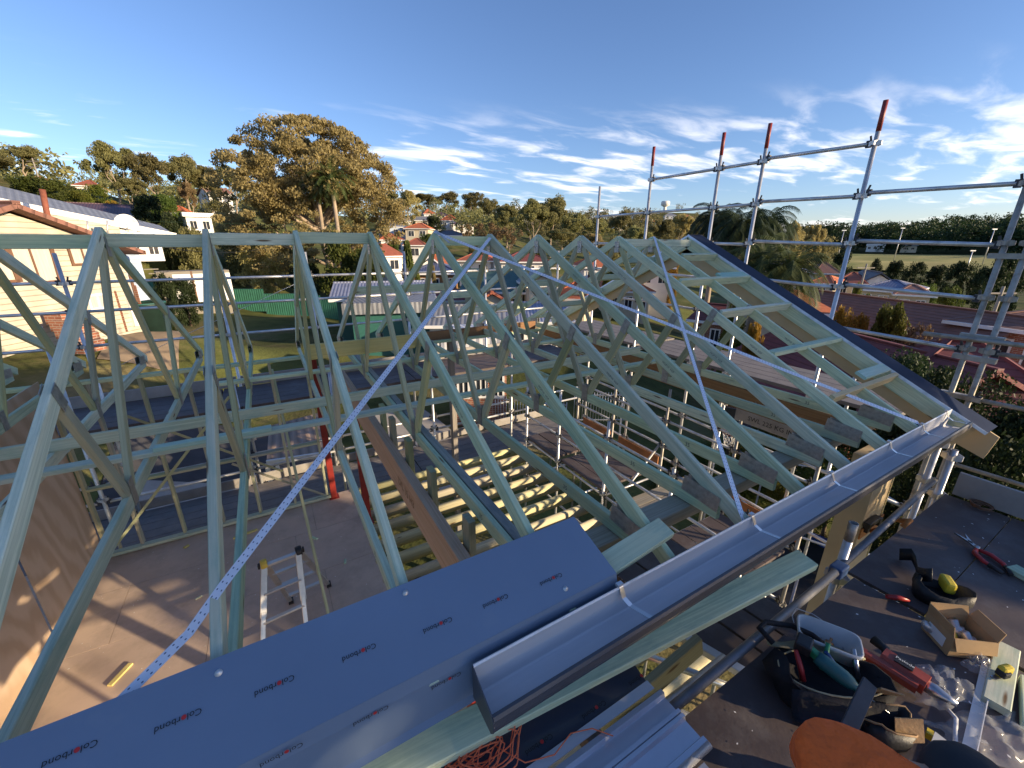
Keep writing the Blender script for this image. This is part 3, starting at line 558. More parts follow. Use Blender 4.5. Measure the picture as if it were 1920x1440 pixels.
# ---- timber pieces by the eave
MB().beam((1.98, -2.93, 5.50), (2.46, -2.91, 5.545), .105, .04, (0, -.3, 1)).build('short_board', 'treated_pine', None, 'short pale board lying across the rafter ends beside the gutter', 'board')
MB().beam((3.345, -3.215, 5.185), (.30, -2.955, 5.19), .12, .045, (0, -.12, 1)).build('long_plank', 'treated_pine', None, 'long pale green plank lying below and in front of the gutter', 'plank')
# ---- second flashing and ribbed roof sheets stacked beneath
fs = empty('spare_flashing', (1.4, -3.1, 5.1), 'dark folded flashing lying under the long plank', 'metal sheet')
y1_ = lambda x: -3.085-.09*(2.09-x)*0
def slab(pts, z, th, name, mat, parent):
    m = MB(); A = m.ring([(x, y, z) for x, y in pts]); B = m.ring([(x, y, z+th) for x, y in pts]); m.bridge(A, B); m.face(A[::-1]); m.face(B); return m.build(name, mat, parent)
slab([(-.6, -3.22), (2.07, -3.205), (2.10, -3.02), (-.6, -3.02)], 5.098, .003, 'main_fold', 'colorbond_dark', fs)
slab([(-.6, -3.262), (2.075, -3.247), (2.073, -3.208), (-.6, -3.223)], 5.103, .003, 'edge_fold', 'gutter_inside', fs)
for px_, py_ in ((1115, 1330), (1012, 1395), (1200, 1270)): p = PX(px_, py_, Z=5.1065); colorbond(fs, p, (-1, 0, 0), (0, -1, 0), .027)
def ribbed(x0, x1, y0, y1, z, rz, name, label, mat, parent=None, ribs=((.12, .03), (.5, .03), (.88, .03)), h=.028):
    """trapezoidal rib sheet, ribs run along x"""
    prof = [(y0, z)]; Wd = y1-y0
    for c, w_ in ribs:
        yc = y0+Wd*c; s_ = 1 if Wd > 0 else -1; prof += [(yc-s_*(w_), z), (yc-s_*w_*.55, z+h), (yc+s_*w_*.55, z+h), (yc+s_*w_, z)]
    prof.append((y1, z)); m = MB(); A = m.ring([(x0, y, q) for y, q in prof]); B = m.ring([(x1, y, q) for y, q in prof]); m.bridge(A, B, 0, x1-x0, close=False)
    return m.build(name, mat, parent, label, 'metal sheet', solid=.0014)
plain('zinc_blue', (.60, .61, .66), .28, .55, .1, 3, .06, 30, .002)
plain('zinc_grey', (.46, .46, .47), .35, .5, .12, 3, .06, 30, .002)
ribbed(-.6, 2.09, -3.262, -3.50, 5.093, 0, 'ribbed_sheet', 'shiny blue ribbed roof sheet under the orange string', 'zinc_blue', ribs=((.06, .016), (.42, .012), (.5, .012), (.92, .02)), h=.022)
ribbed(-.6, 2.02, -3.52, -4.05, 5.083, 0, 'ribbed_sheet', 'grey ribbed roof sheet at the bottom edge, nearest the viewer', 'zinc_grey', ribs=((.03, .02), (.3, .02), (.36, .02), (.65, .02), (.98, .02)), h=.026)
m = MB(); m.tube((-.6, -3.512, 5.118), (2.08, -3.502, 5.118), .014, n=10).build('ridge_roll', 'zinc_blue', None, 'rolled metal edge strip lying between the blue and grey roof sheets', 'metal strip')
for x in (.0, 1.75): MB().beam((x, -3.05, 5.03), (x, -4.3, 5.03), .07, .09).build('bearer', 'grey_timber', None, 'timber bearer under the stacked roof sheets, %s' % ('left' if x < 1 else 'right'), 'timber')
# tangle of orange string
plain('orange_string', (.95, .20, .08), .7, 0, .1)
m = MB(); rnd = random.Random(5); c = PX(900, 1425, Z=5.13); 
for l in range(13):
    pts = []; rx, ry = rnd.uniform(.05, .12), rnd.uniform(.03, .08); ph = rnd.uniform(0, 6.28); ox, oy = rnd.uniform(-.05, .06), rnd.uniform(-.04, .04)
    for i in range(25):
        a = ph+i/24*6.4; pts.append(c+Vector((ox+rx*math.cos(a)*(1+.2*math.sin(3*a)), oy+ry*math.sin(a), .004*l+.006*math.sin(2*a))))
    m.path(pts, .0026, 5)
m.path([PX(x_, y_, Z=5.125) for x_, y_ in ((930, 1400), (985, 1430), (1040, 1415), (1070, 1375), (1110, 1366), (1150, 1380))], .0024, 5)
m.build('string_tangle', 'orange_string', None, 'tangle of bright orange builder string on the roof sheets', 'string')
# ================================================================== SCAFFOLDING
TR = .0242
plain('ply_deck', (.088, .066, .062), .62, 0, .22, 2.2, .25, 50, .004, dirt=((.16, .145, .14), 3.2, .50, .82), spec=.5)
plain('deck_grey', (.20, .18, .17), .7, .1, .15, 3, .3, 60, .004, dirt=((.13, .12, .12), 4, .5, .75))
plain('alu_plank', (.42, .43, .45), .4, .75, .12, 4, .2, 40, .003)
plain('kick_orange', (.34, .13, .045), .7, 0, .25, 5, .3, 40, .004)
plain('kick_grey', (.30, .28, .26), .65, .1, .2, 4, .3, 40, .004)
plain('pipe_dull', (.20, .20, .21), .5, .5, .2, 9, .3, 40, .003, dirt=((.32, .30, .27), 9, .56, .8)); plain('coupler_dark', (.05, .05, .055), .55, .4, .3, 9, .3, 40, .003)
plain('red_cap', (.24, .035, .03), .5, 0, .25, 14, .2, 50, .002)
def standard(root, x, y, z0, z1, mat='galv', red=False, collars=(), wedge=()):
    m = MB(); m.tube((x, y, z0), (x, y, z1), TR, n=14, hollow=True); s = m.build('standard', mat, root)
    if red: MB().tube((x, y, z1-.30), (x, y, z1+.004), TR+.0012, n=14, hollow=True).build('red_end', 'red_cap', s)
    for z in collars:
        m = MB()   # V-pressings: four folded wings round the tube
        for a in range(4):
            an = a*math.pi/2; c, sn = math.cos(an), math.sin(an); P = lambda u, v, w: (x+u*c-v*sn, y+u*sn+v*c, z+w)
            for q in (((.022, -.03, -.03), (.062, -.012, -.02), (.062, -.012, .02), (.022, -.03, .03)), ((.062, -.012, -.02), (.062, .012, -.02), (.062, .012, .02), (.062, -.012, .02)), ((.062, .012, -.02), (.022, .03, -.03), (.022, .03, .03), (.062, .012, .02))): m.face(m.ring([P(*k) for k in q]))
        m.build('v_pressing', mat, s, solid=.004)
    return s
def ledger(root, p0, p1, mat='galv', ends=True, name='ledger', r=TR*.92):
    p0, p1 = Vector(p0), Vector(p1); d = (p1-p0).normalized(); m = MB(); m.tube(p0+d*.07, p1-d*.07, r, n=12, hollow=True); o = m.build(name, mat, root)
    if ends:
        for p, s in ((p0, 1), (p1, -1)):
            m = MB(); m.beam(p+d*s*.035, p+d*s*.085, .034, .075); m.beam(p+d*s*.045+Vector((0, 0, .03)), p+d*s*.06+Vector((0, 0, .085)), .012, .02); m.build('wedge_head', 'coupler_dark', o)
    return o
# ---- gable end scaffold (right)
sg = empty('gable_scaffold', (7.2, 0, 0), 'tall galvanised tube scaffold beyond the gable end, red-tipped poles against the sky', 'scaffold')
GX = 7.2; levels = [8.0, 7.45, 6.92, 6.40, 5.87, 4.9, 3.9, 2.9, 1.5]
for y, zt, red in ((3.15, 8.03, False), (1.80, 8.52, True), (.46, 8.48, True), (-.22, 8.46, True), (-1.49, 8.42, True)):
    standard(sg, GX, y, -1.2, zt, 'galv', red, [z for z in levels if z < zt-.2])
for y, zt in ((-2.78, 9.0), (-2.93, 8.6)): standard(sg, GX, y, -1.2, zt, 'galv_old', False, [z for z in levels if z < zt-.2])
ys = [3.15, 1.80, .46, -.22, -1.49, -2.78]
for z, rng in ((8.0, (1, 4)), (7.45, (0, 5)), (6.92, (0, 5)), (6.40, (0, 5)), (5.87, (0, 5)), (3.9, (0, 5)), (2.9, (0, 5))):
    for i in range(*rng):
        a, b = ys[i], ys[i+1]
        ledger(sg, (GX, a, z+(.03 if i > 2 else 0)), (GX, b, z+(.0 if i > 2 else .0)-(.02 if z < 7 else 0)), 'galv')
for z in (7.40, 6.82, 5.86, 5.36, 4.6): ledger(sg, (GX, -2.93, z), (GX, -4.8, z+.02), 'galv_old' if z < 6 else 'galv')
ledger(sg, (GX-.05, -2.35, 5.97), (GX-.05, -3.6, 5.99), 'galv_old', False, 'loose_tube', TR)
for z_ in (6.80, 6.0, 5.78, 5.36): MB().box((GX, -2.855, z_), (.07, .32, .05)).build('double_clamp', 'galv_old', sg)
# outer row
for y in (3.15, .46, -1.49): standard(sg, 8.45, y, -1.6, 5.0, 'galv', False, (4.9, 3.9, 2.9))
for y in (3.15, 1.8, .46, -1.49, -2.78): ledger(sg, (GX, y, 4.86), (8.45, y, 4.86), 'galv', True, 'transom')
# boards
def board(p0, p1, w, th, mat, lab, name='scaffold_board', grp='scaffold boards', txt=None, tsize=.06, side=1):
    o = MB(); o.beam(p0, p1, w, th, ch=.003); b = o.build(name, mat, None, lab, 'scaffold board', grp)
    d, s, u = frame_of(Vector(p1)-Vector(p0))
    if txt:
        for k in txt[1]: lettering(txt[0], tsize, Vector(p0).lerp(Vector(p1), k)-s*side*(w/2+.001)*1.0, d*side, u, txt[2], b)
    return b
for i in range(5):
    x = 7.36+.235*i; board((x, -2.4, 4.93), (x, 1.75, 4.93), .225, .05, 'deck_grey', 'grey scaffold board outside the gable, %s from the house, front run' % ORD[i+1], txt=('INSTANT SCAFFOLDS', (.30, .75), 'print_black') if i == 0 else None, side=-1)
    board((x, 1.80, 4.95), (x, 4.4, 4.95), .225, .05, 'deck_grey', 'grey scaffold board outside the gable, %s from the house, back run' % ORD[i+1], txt=('INSTANT SCAFFOLDS', (.2, .7), 'print_black') if i == 0 else None, side=-1)
# ---- back scaffold
sbk = empty('back_scaffold', (1, 4.5, 0), 'galvanised tube scaffold running behind the back wall', 'scaffold')
for x in (-3.4, -1.58, .25, 1.62, 3.4, 5.2, 7.2):
    if x != 7.2: standard(sbk, x, 3.32, 0, 4.9 if x > -1 else 5.9, 'galv', False, (4.4, 3.4, 2.4)); 
    standard(sbk, x, 4.5, 0, 6.75, 'galv', False, (6.33, 5.92, 5.4, 4.4, 3.4, 2.4))
bx_ = [-3.4, -1.58, .25, 1.62, 3.4, 5.2, 7.2]
for a, b in zip(bx_[:-1], bx_[1:]):
    for z in (6.34, 5.92, 5.40, 4.38, 2.40): ledger(sbk, (a, 4.5, z), (b, 4.5, z), 'galv')
    for z in (4.38, 3.62, 3.35, 2.40): ledger(sbk, (a, 3.32, z), (b, 3.32, z), 'galv')
for x in bx_[:-1]: ledger(sbk, (x, 3.32, 4.36), (x, 4.5, 4.36), 'galv', True, 'transom'); ledger(sbk, (x, 3.32, 2.36), (x, 4.5, 2.36), 'galv', True, 'transom')
m = MB(); m.tube((-1.4, 4.52, 5.0), (1.5, 4.52, 6.25), .004, n=6).build('tie_wire', 'galv', sbk)
for lv_, nm in ((4.43, 'upper'), (2.43, 'lower')):
    for i in range(5):
        y = 3.44+.232*i
        for j, (a, b) in enumerate(((-3.3, -.02), (0, 3.1), (3.12, 7.0))):
            board((a, y, lv_), (b, y, lv_), .224, .05, 'ply_deck' if nm == 'upper' else 'deck_grey', '%s back deck board, %s from the house, %s run' % (nm, ORD[i+1], ('left', 'middle', 'right')[j]), grp='boards of the back scaffold', txt=('INSTANT SCAFFOLDS', (.2, .55, .9), 'print_black') if i == 0 else None)
    for j, (a, b) in enumerate(((-3.3, .2), (.25, 3.35), (3.42, 7.1))):
        MB().beam((a, 4.575, lv_+.10), (b, 4.575, lv_+.10), .03, .19).build('kickboard', 'kick_grey', None, '%s grey kickboard on the back scaffold, %s length' % (nm, ('left', 'middle', 'right')[j]), 'kickboard', 'kickboards of the back scaffold')
# ---- inner scaffold in the void below the trusses on the right
si = empty('inner_scaffold', (6, 0, 0), 'lower tube scaffold standing in the open bay under the right trusses', 'scaffold')
for x, y, zt in ((5.35, 1.75, 4.3), (5.35, .45, 4.2), (5.35, -.85, 4.0), (5.35, -1.95, 3.6), (6.75, 1.75, 4.6), (6.75, .45, 4.5), (6.75, -.85, 4.4), (6.75, -1.95, 4.3), (5.35, 2.9, 4.6), (6.75, 2.9, 4.6)):
    standard(si, x, y, -1.0, zt, 'galv_old' if x > 6 else 'galv', False, (3.9, 3.4, 2.85, 1.9))
for x in (5.35, 6.75):
    for z in (3.9, 3.4, 2.82, 1.9):
        for a, b in ((2.9, 1.75), (1.75, .45), (.45, -.85), (-.85, -1.95)): ledger(si, (x, a, z), (x, b, z), 'galv')
for y in (2.9, 1.75, .45, -.85, -1.95):
    for z in (2.80, 1.88): ledger(si, (5.35, y, z), (6.75, y, z), 'galv', True, 'transom')
for y_, z_ in ((.5, 2.2), (-1.9, 1.4)): MB().tube((5.4, y_, z_), (6.7, y_, z_+1.2), .02, n=10).build('diagonal_tube', 'galv', si)
for i in range(5): board((5.5+.232*i, .55, 2.87), (5.5+.232*i, 1.70, 2.87), .225, .045, 'ply_deck', 'dark inner deck board, %s from the joists, far bay' % ORD[i+1], grp='boards of the inner scaffold')
for i in range(5): board((5.5+.232*i, -1.9, 2.87), (5.5+.232*i, -.9, 2.87), .225, .045, 'ply_deck', 'dark inner deck board, %s from the joists, near bay' % ORD[i+1], grp='boards of the inner scaffold', txt=('INSTANT SCAFFOLDS', (.5,), 'print_white') if i == 0 else None, tsize=.07, side=-1)
for i in range(3): board((5.3, -.55+.24*i, 2.90), (7.0, -.55+.24*i, 2.90), .23, .04, 'grey_timber', 'old timber plank across the inner scaffold, %s from the front' % ORD[i+1], grp='timber planks of the inner scaffold')
for i in range(4): board((5.5+.3*i, 1.85, 2.87), (5.5+.3*i, 2.9, 2.87), .28, .045, 'ply_deck', 'dark inner deck board, %s from the joists, back bay' % ORD[i+1], grp='boards of the inner scaffold')
for i, (y0, y1) in enumerate(((2.8, 1.9), (1.65, .6), (-.8, -1.9))): MB().beam((6.86, y0, 2.98), (6.86, y1, 2.98), .025, .18).build('kickboard', 'kick_orange', None, 'orange-brown kickboard on the inner scaffold, %s from the back' % ORD[i+1], 'kickboard', 'orange kickboards')
kb = MB(); kb.beam((7.12, -.55, 4.33), (7.12, -1.95, 4.33), .03, .20); kb = kb.build('load_sign_board', 'kick_grey', None, 'weathered board lettered SWL 225 KG on the gable scaffold', 'sign board')
lettering('SWL 225 KG INSTANT', .10, (7.103, -1.25, 4.33), (0, -1, 0), (0, 0, 1), 'print_black', kb)
# ---- front scaffold and working deck
sf = empty('front_scaffold', (4, -3.3, 0), 'front scaffold pipe and posts along the edge of the working deck', 'scaffold')
MB().tube((1.9, -3.315, 5.03), (3.60, -3.285, 5.03), .0215, n=14, hollow=True).build('edge_pipe', 'pipe_dull', sf); MB().tube((3.60, -3.28, 5.03), (5.52, -3.20, 5.03), .0215, n=14, hollow=True).build('edge_pipe', 'pipe_dull', sf)
st = standard(sf, 3.76, -3.255, -.5, 5.30, 'galv', False, (4.9,))
MB().tube((3.76, -3.255, 5.18), (3.76, -3.255, 5.304), .0256, n=14, hollow=True).build('bare_spigot', 'galv_old', st)
MB().box((3.66, -3.28, 5.02), (.10, .07, .07)).build('blue_clamp', plain('blue_paint', (.05, .10, .22), .5, .2, .2), sf, bevel=.008)
for x, y in ((5.55, -3.24), (5.78, -3.10)): standard(sf, x, y, -.5, 5.32, 'galv', False, (5.26, 4.9, 4.2))
standard(sf, 1.85, -3.3, -.5, 4.95, 'galv', False, (4.4,)); standard(sf, 5.55, -4.6, -.5, 6.6, 'galv', False, (5.9, 4.9)); standard(sf, 1.85, -4.6, -.5, 4.9, 'galv', False, (4.4,))
for x in (1.85, 3.76, 5.55): ledger(sf, (x, -3.30, 4.84), (x, -4.6, 4.84), 'galv', True, 'transom')
for z in (4.3, 3.7): ledger(sf, (1.85, -3.3, z), (3.76, -3.26, z)); ledger(sf, (3.76, -3.26, z), (5.55, -3.24, z))
ledger(sf, (2.05, -3.12, 4.6), (2.95, -3.12, 4.62), 'galv', False, 'loose_tube'); ledger(sf, (2.6, -2.7, 4.4), (3.0, -3.3, 4.42), 'alu', False, 'loose_tube'); ledger(sf, (2.45, -2.62, 4.15), (2.9, -3.3, 4.15), 'galv', False, 'loose_tube')
MB().beam((2.0, -3.02, 4.55), (2.72, -3.05, 4.75), .045, .14).build('cross_timber', 'joist_pine', None, 'olive timber plank below the long plank, by the grass gap', 'plank')
al = MB(); al.beam((2.75, -2.2, 4.42), (3.12, -3.35, 4.42), .06, .05); al.build('aluminium_angle', 'alu', None, 'bright aluminium rail below the gutter beside the lettered plank', 'rail')
for i in range(3): board((3.05+.25*i, -1.9, 4.38), (3.20+.25*i, -3.28, 4.38), .23, .045, 'ply_deck', 'dark scaffold plank below the gutter, %s from the left' % ORD[i+1], grp='planks below the gutter', txt=('INSTANT SCAFFOLDS', (.35, .75), 'print_white') if i == 0 else None, tsize=.06, side=-1)
# working deck: form-ply sheets
def deck_sheet(x0, x1, y0, y1, z, lab):
    MB().prism([(x0, y0), (x1, y0), (x1, y1), (x0, y1)], z-.02, z).build('deck_sheet', 'ply_deck', None, lab, 'deck sheet', 'plywood sheets of the working deck')
deck_sheet(1.2, 3.775, -4.75, -3.33, 4.945, 'near brown plywood deck sheet under the tool bag'); deck_sheet(3.80, 5.50, -3.655, -3.29, 4.95, 'far brown deck sheet beside the corner column'); deck_sheet(3.80, 5.50, -4.75, -3.66, 4.951, 'far brown deck sheet under the red snips')
deck_sheet(-.9, 1.195, -4.75, -3.33, 4.94, 'brown plywood deck sheet under the stacked roof sheets')
MB().beam((5.535, -3.32, 5.06), (5.535, -4.7, 5.06), .03, .20).build('end_kickboard', 'kick_grey', None, 'grey kickboard across the far end of the working deck', 'kickboard')
for x in (1.3, 2.5, 3.7, 4.4, 5.3): MB().beam((x, -3.35, 4.89), (x, -4.7, 4.89), .05, .06).build('deck_bearer', 'galv_old', None, 'bearer under the working deck, %s from the left' % ORD[{1.3: 1, 2.5: 2, 3.7: 3, 4.4: 4, 5.3: 5}[x]], 'bearer', 'deck bearers')
# ---- folding ladder on the floor
def tlad(P0, P1, w, name_root):
    pass
la = empty('folding_ladder', (.6, .2, 2.9), 'silver folding ladder standing on the timber floor', 'ladder')
top = Vector((.61, .27, 3.74))
plain('ladder_alu', (.60, .57, .52), .35, .8, .12, 9, .2, 50, .002); plain('ladder_tape', (.65, .45, .06), .5, 0, .2)
ax = Vector((1, .12, 0)).normalized()
for sgn, foot, nr in ((-1, Vector((.50, -.22, 2.9)), 3), (1, Vector((.80, .56, 2.9)), 3)):
    for s in (-1, 1):
        a = top+ax*s*.16+Vector((0, sgn*.03, 0)); b = foot+ax*s*.21; mid = a.lerp(b, .5)
        r_ = MB().beam(a, mid, .025, .06, ax).build('rail', 'ladder_alu', la); MB().beam(mid-(b-a)*.05, b, .033, .045, ax).build('lower_rail', 'ladder_alu', la)
        MB().box(b+Vector((0, 0, .02)), (.05, .07, .04)).build('foot', 'black_plastic', la)
    for k in range(1, nr+1):
        t_ = k/(nr+.6); c = (top+Vector((0, sgn*.03, 0))).lerp(foot, t_); hw = .16+.05*t_
        MB().beam(c-ax*hw, c+ax*hw, .045, .022, (0, 0, 1)).build('rung', 'ladder_alu', la)
for s in (-1, 1): m = MB(); m.lathe([(.0, -.03), (.05, -.03), (.055, -.015), (.055, .015), (.05, .03), (.0, .03)], top+ax*s*.165, 14, ax); m.build('hinge', 'ladder_tape' if s < 0 else 'black_plastic', la); MB().box(top+ax*s*.21, (.02, .05, .05)).build('hinge_knob', 'black_plastic', la, bevel=.008)
MB().beam(top-ax*.16+Vector((0, 0, -.02)), top+ax*.16+Vector((0, 0, -.02)), .05, .03).build('rung', 'ladder_alu', la)
# ================================================================== LAND
CP = []
for x, y, d in ((240, 622, 22), (60, 640, 20), (-150, 660, 19), (400, 600, 38), (330, 566, 46), (560, 592, 42), (690, 600, 40), (600, 575, 48), (480, 640, 30),
                (250, 455, 60), (100, 400, 75), (100, 352, 120), (0, 335, 130), (-200, 330, 130), (250, 400, 95), (330, 392, 110), (420, 405, 110), (200, 372, 190), (-100, 370, 70), (420, 470, 70), (540, 470, 90),
                (740, 478, 95), (790, 450, 115), (860, 432, 160), (800, 405, 230), (920, 405, 290), (1000, 486, 90), (1060, 472, 150), (1000, 430, 300), (1150, 412, 480), (1260, 400, 650), (1200, 432, 260), (640, 430, 150), (560, 400, 260),
                (850, 620, 28), (1000, 625, 28), (850, 545, 55), (1000, 545, 55), (1200, 560, 60), (1300, 505, 110), (1350, 470, 200)):
    p = PX(x, y, d); CP.append((p.x, p.y, p.z))
for x, y, d, z in ((1400, 560, 50, -2.2), (1500, 520, 90, -3.5), (1650, 512, 200, -2.8), (1500, 512, 200, -2.8), (1850, 512, 200, -2.8), (1650, 490, 265, -.5), (1500, 490, 265, -.5), (1850, 490, 265, -.5), (1500, 478, 330, 1.6), (1650, 480, 330, 1.6), (1750, 480, 330, 1.6), (1850, 480, 330, 1.6), (1950, 490, 330, 1.8), (1700, 500, 150, -3.6), (1600, 500, 130, -3.6), (1650, 480, 365, 2.4), (1800, 480, 365, 2.4), (1600, 440, 440, 4), (1700, 425, 470, 8), (1850, 420, 470, 9), (1500, 440, 520, 5), (2100, 430, 420, 9),
                   (1700, 720, 24, -1.6), (1850, 800, 18, -1.2), (1600, 640, 40, -2.4), (1850, 560, 60, -3.2), (1900, 640, 35, -2.2), (2000, 560, 90, -3.5), (2300, 500, 60, -2)):
    p = PX(x, y, d); CP.append((p.x, p.y, z))
CP += [(0, 0, 0), (3, -8, 0), (-4, 3, .6), (-6, -6, .8), (7, 3, -.2), (3, 8, 0), (8, -4, -.6), (10, 3, -.5), (0, 14, .1), (6, 14, -.1), (-8, 12, 1.6), (20, -20, -1), (-30, -30, 3), (60, -60, -2), (-120, 0, 14), (-150, 120, 22), (0, -150, 0), (200, -150, 0), (400, 0, 2), (-100, 400, 25), (200, 600, 14), (600, 500, 12), (800, 100, 14), (500, 900, 25), (-300, -200, 20)]
CPA = np.array(CP)
def H(x, y):
    d2 = (CPA[:, 0]-x)**2+(CPA[:, 1]-y)**2+4.0; w_ = d2**-1.6; return float((w_*CPA[:, 2]).sum()/w_.sum())
plain('ground_grass', (.085, .095, .030), .95, 0, .5, .35, .8, 9, .06, dirt=((.20, .155, .08), .22, .50, .70), spec=.1)
gx = np.concatenate([-np.geomspace(900, 14, 44), np.linspace(-12, 34, 60), np.geomspace(36, 1500, 60)]); gy = np.concatenate([-np.geomspace(700, 14, 26), np.linspace(-12, 60, 80), np.geomspace(62, 1800, 60)])
V = [(float(a), float(b), H(a, b)) for b in gy for a in gx]; nx_ = len(gx); Fc = [(j*nx_+i, j*nx_+i+1, (j+1)*nx_+i+1, (j+1)*nx_+i) for j in range(len(gy)-1) for i in range(nx_-1)]
me = bpy.data.meshes.new('ground'); me.from_pydata(V, [], Fc); me.polygons.foreach_set('use_smooth', [True]*len(Fc)); me.materials.append(M('ground_grass')); g_ = bpy.data.objects.new('ground', me); COL.objects.link(g_); g_['kind'] = 'structure'
def patch(name, pts, mat, lift=.03, n=10):
    """a sheet draped on the land inside a quad"""
    m = MB(); q = [Vector((p[0], p[1], 0)) for p in pts]; rows = []
    for i in range(n+1):
        a = q[0].lerp(q[1], i/n); b = q[3].lerp(q[2], i/n); rows.append(m.ring([(c.x, c.y, H(c.x, c.y)+lift) for c in [a.lerp(b, k/n) for k in range(n+1)]]))
    for a, b in zip(rows[:-1], rows[1:]): m.bridge(a, b, close=False, smooth=True)
    o = m.build(name, mat); o['kind'] = 'structure'; return o
plain('oval_grass', (.42, .36, .14), .95, 0, .25, .03, .3, 2, .05, dirt=((.24, .25, .09), .02, .45, .6), spec=.1)
plain('concrete', (.36, .33, .29), .85, 0, .15, 1.2, .3, 20, .01); plain('asphalt', (.05, .05, .055), .9, 0, .2, 3, .3, 30, .01); plain('dirt_path', (.22, .165, .11), .95, 0, .25, 1.5, .4, 12, .02)
P2 = lambda x, y, d: (PX(x, y, d).x, PX(x, y, d).y)
patch('sports_oval', [P2(1520, 500, 215), P2(1880, 505, 215), P2(1860, 480, 330), P2(1510, 480, 330)], 'oval_grass', .8, 20)
patch('garden_path', [(-4.5, 20), (-2.6, 20.5), (-2.4, 15), (-4.2, 14)], 'dirt_path', .05); patch('concrete_slab', [(-3.2, 12.5), (1.6, 12.5), (1.6, 6), (-3.2, 6)], 'asphalt', .04); patch('concrete_path', [(-2.6, 8.4), (-.3, 8.2), (-.1, 6.4), (-2.6, 6.6)], 'concrete', .07)
patch('driveway', [(3.4, 13), (6.0, 13), (6.4, 6), (3.4, 6)], 'concrete', .05)

# ================================================================== VEGETATION
leafmat('leaf_gold', (.28, .235, .09), (.54, .46, .20), .5); leafmat('leaf_olive', (.135, .135, .05), (.30, .275, .115), .45); leafmat('leaf_green', (.05, .08, .015), (.13, .16, .035), .4)
leafmat('leaf_lime', (.06, .085, .012), (.17, .17, .03), .4); leafmat('leaf_dark', (.014, .028, .010), (.045, .065, .020), .25); leafmat('leaf_orange', (.20, .11, .015), (.40, .24, .04), .35); leafmat('leaf_dry', (.13, .085, .04), (.26, .18, .09), .25); leafmat('leaf_palm', (.035, .055, .015), (.10, .12, .04), .3)
plain('bark_pale', (.33, .26, .19), .9, 0, .3, 3, .6, 14, .02, stretch=(1, 1, .3)); plain('bark_dark', (.13, .095, .065), .95, 0, .3, 4, .7, 14, .02, stretch=(1, 1, .3))
def leaves_mesh(name, C_, S_, T_, mat, droop=0.0, aspect=1.7):
    """C_ centres, S_ sizes, T_ tone 0..1 -> mesh of small pointed quads"""
    n = len(C_); A = RNG.normal(size=(n, 3)); A[:, 2] -= droop; A /= np.linalg.norm(A, axis=1)[:, None]; B = np.cross(A, RNG.normal(size=(n, 3))); B /= np.linalg.norm(B, axis=1)[:, None]
    a = A*S_[:, None]*aspect*.5; b = B*S_[:, None]*.5; V_ = np.stack([C_-a, C_+b*.9-a*.1, C_+a, C_-b*.9-a*.1], 1).reshape(-1, 3).astype(np.float32)
    me = bpy.data.meshes.new(name); me.vertices.add(4*n); me.vertices.foreach_set('co', V_.ravel()); me.loops.add(4*n); me.loops.foreach_set('vertex_index', np.arange(4*n, dtype=np.int32)); me.polygons.add(n); me.polygons.foreach_set('loop_start', np.arange(0, 4*n, 4, dtype=np.int32)); me.polygons.foreach_set('loop_total', np.full(n, 4, dtype=np.int32))
    uv = me.uv_layers.new(name='UVMap'); u_ = np.zeros((4*n, 2), np.float32); u_[:, 0] = np.repeat(T_, 4); uv.data.foreach_set('uv', u_.ravel()); me.update(); me.validate(); me.materials.append(M(mat)); return me
def clumps(centres, radii, per, size, flat=.75, spread=.5):
    C_, S_, T_ = [], [], []
    for c, r_ in zip(centres, radii):
        k = max(6, int(per*RNG.uniform(.7, 1.3))); p = RNG.normal(size=(k, 3)); p /= np.linalg.norm(p, axis=1)[:, None]; p *= (RNG.random(k)**.45)[:, None]*r_; p[:, 2] *= flat
        C_.append(p+np.array(c)); S_.append(size*RNG.uniform(.6, 1.35, k)); T_.append(np.clip(RNG.random(k)*(1-spread)+RNG.random()*spread, 0, 1))
    return np.concatenate(C_), np.concatenate(S_), np.concatenate(T_)
def limb_tree(m, p, d, L, r, depth, ends, rnd, up=.25, splits=(2, 3)):
    pts = [Vector(p)]; rs = [r]; dd = Vector(d).normalized(); k = 3
    for i in range(k):
        dd = (dd+Vector((rnd.uniform(-.22, .22), rnd.uniform(-.22, .22), rnd.uniform(-.05, up)))).normalized(); pts.append(pts[-1]+dd*L/k); rs.append(r*(1-.40*(i+1)/k))
    m.path(pts, rs, 6 if r > .02 else 5, caps=False); ends.append((pts[-1], depth))
    if depth > 0:
        for _ in range(rnd.choice(splits)):
            a = rnd.uniform(0, 6.28); s = rnd.uniform(.5, 1.0); n_ = (dd+Vector((math.cos(a)*s, math.sin(a)*s, rnd.uniform(-.1, .35)))).normalized(); limb_tree(m, pts[-1], n_, L*rnd.uniform(.62, .85), rs[-1]*.72, depth-1, ends, rnd, up, splits)
        if depth > 1: limb_tree(m, pts[2], (dd+Vector((rnd.uniform(-1, 1), rnd.uniform(-1, 1), .1))).normalized(), L*.6, rs[2]*.6, depth-2, ends, rnd, up, splits)
PROTO = {}
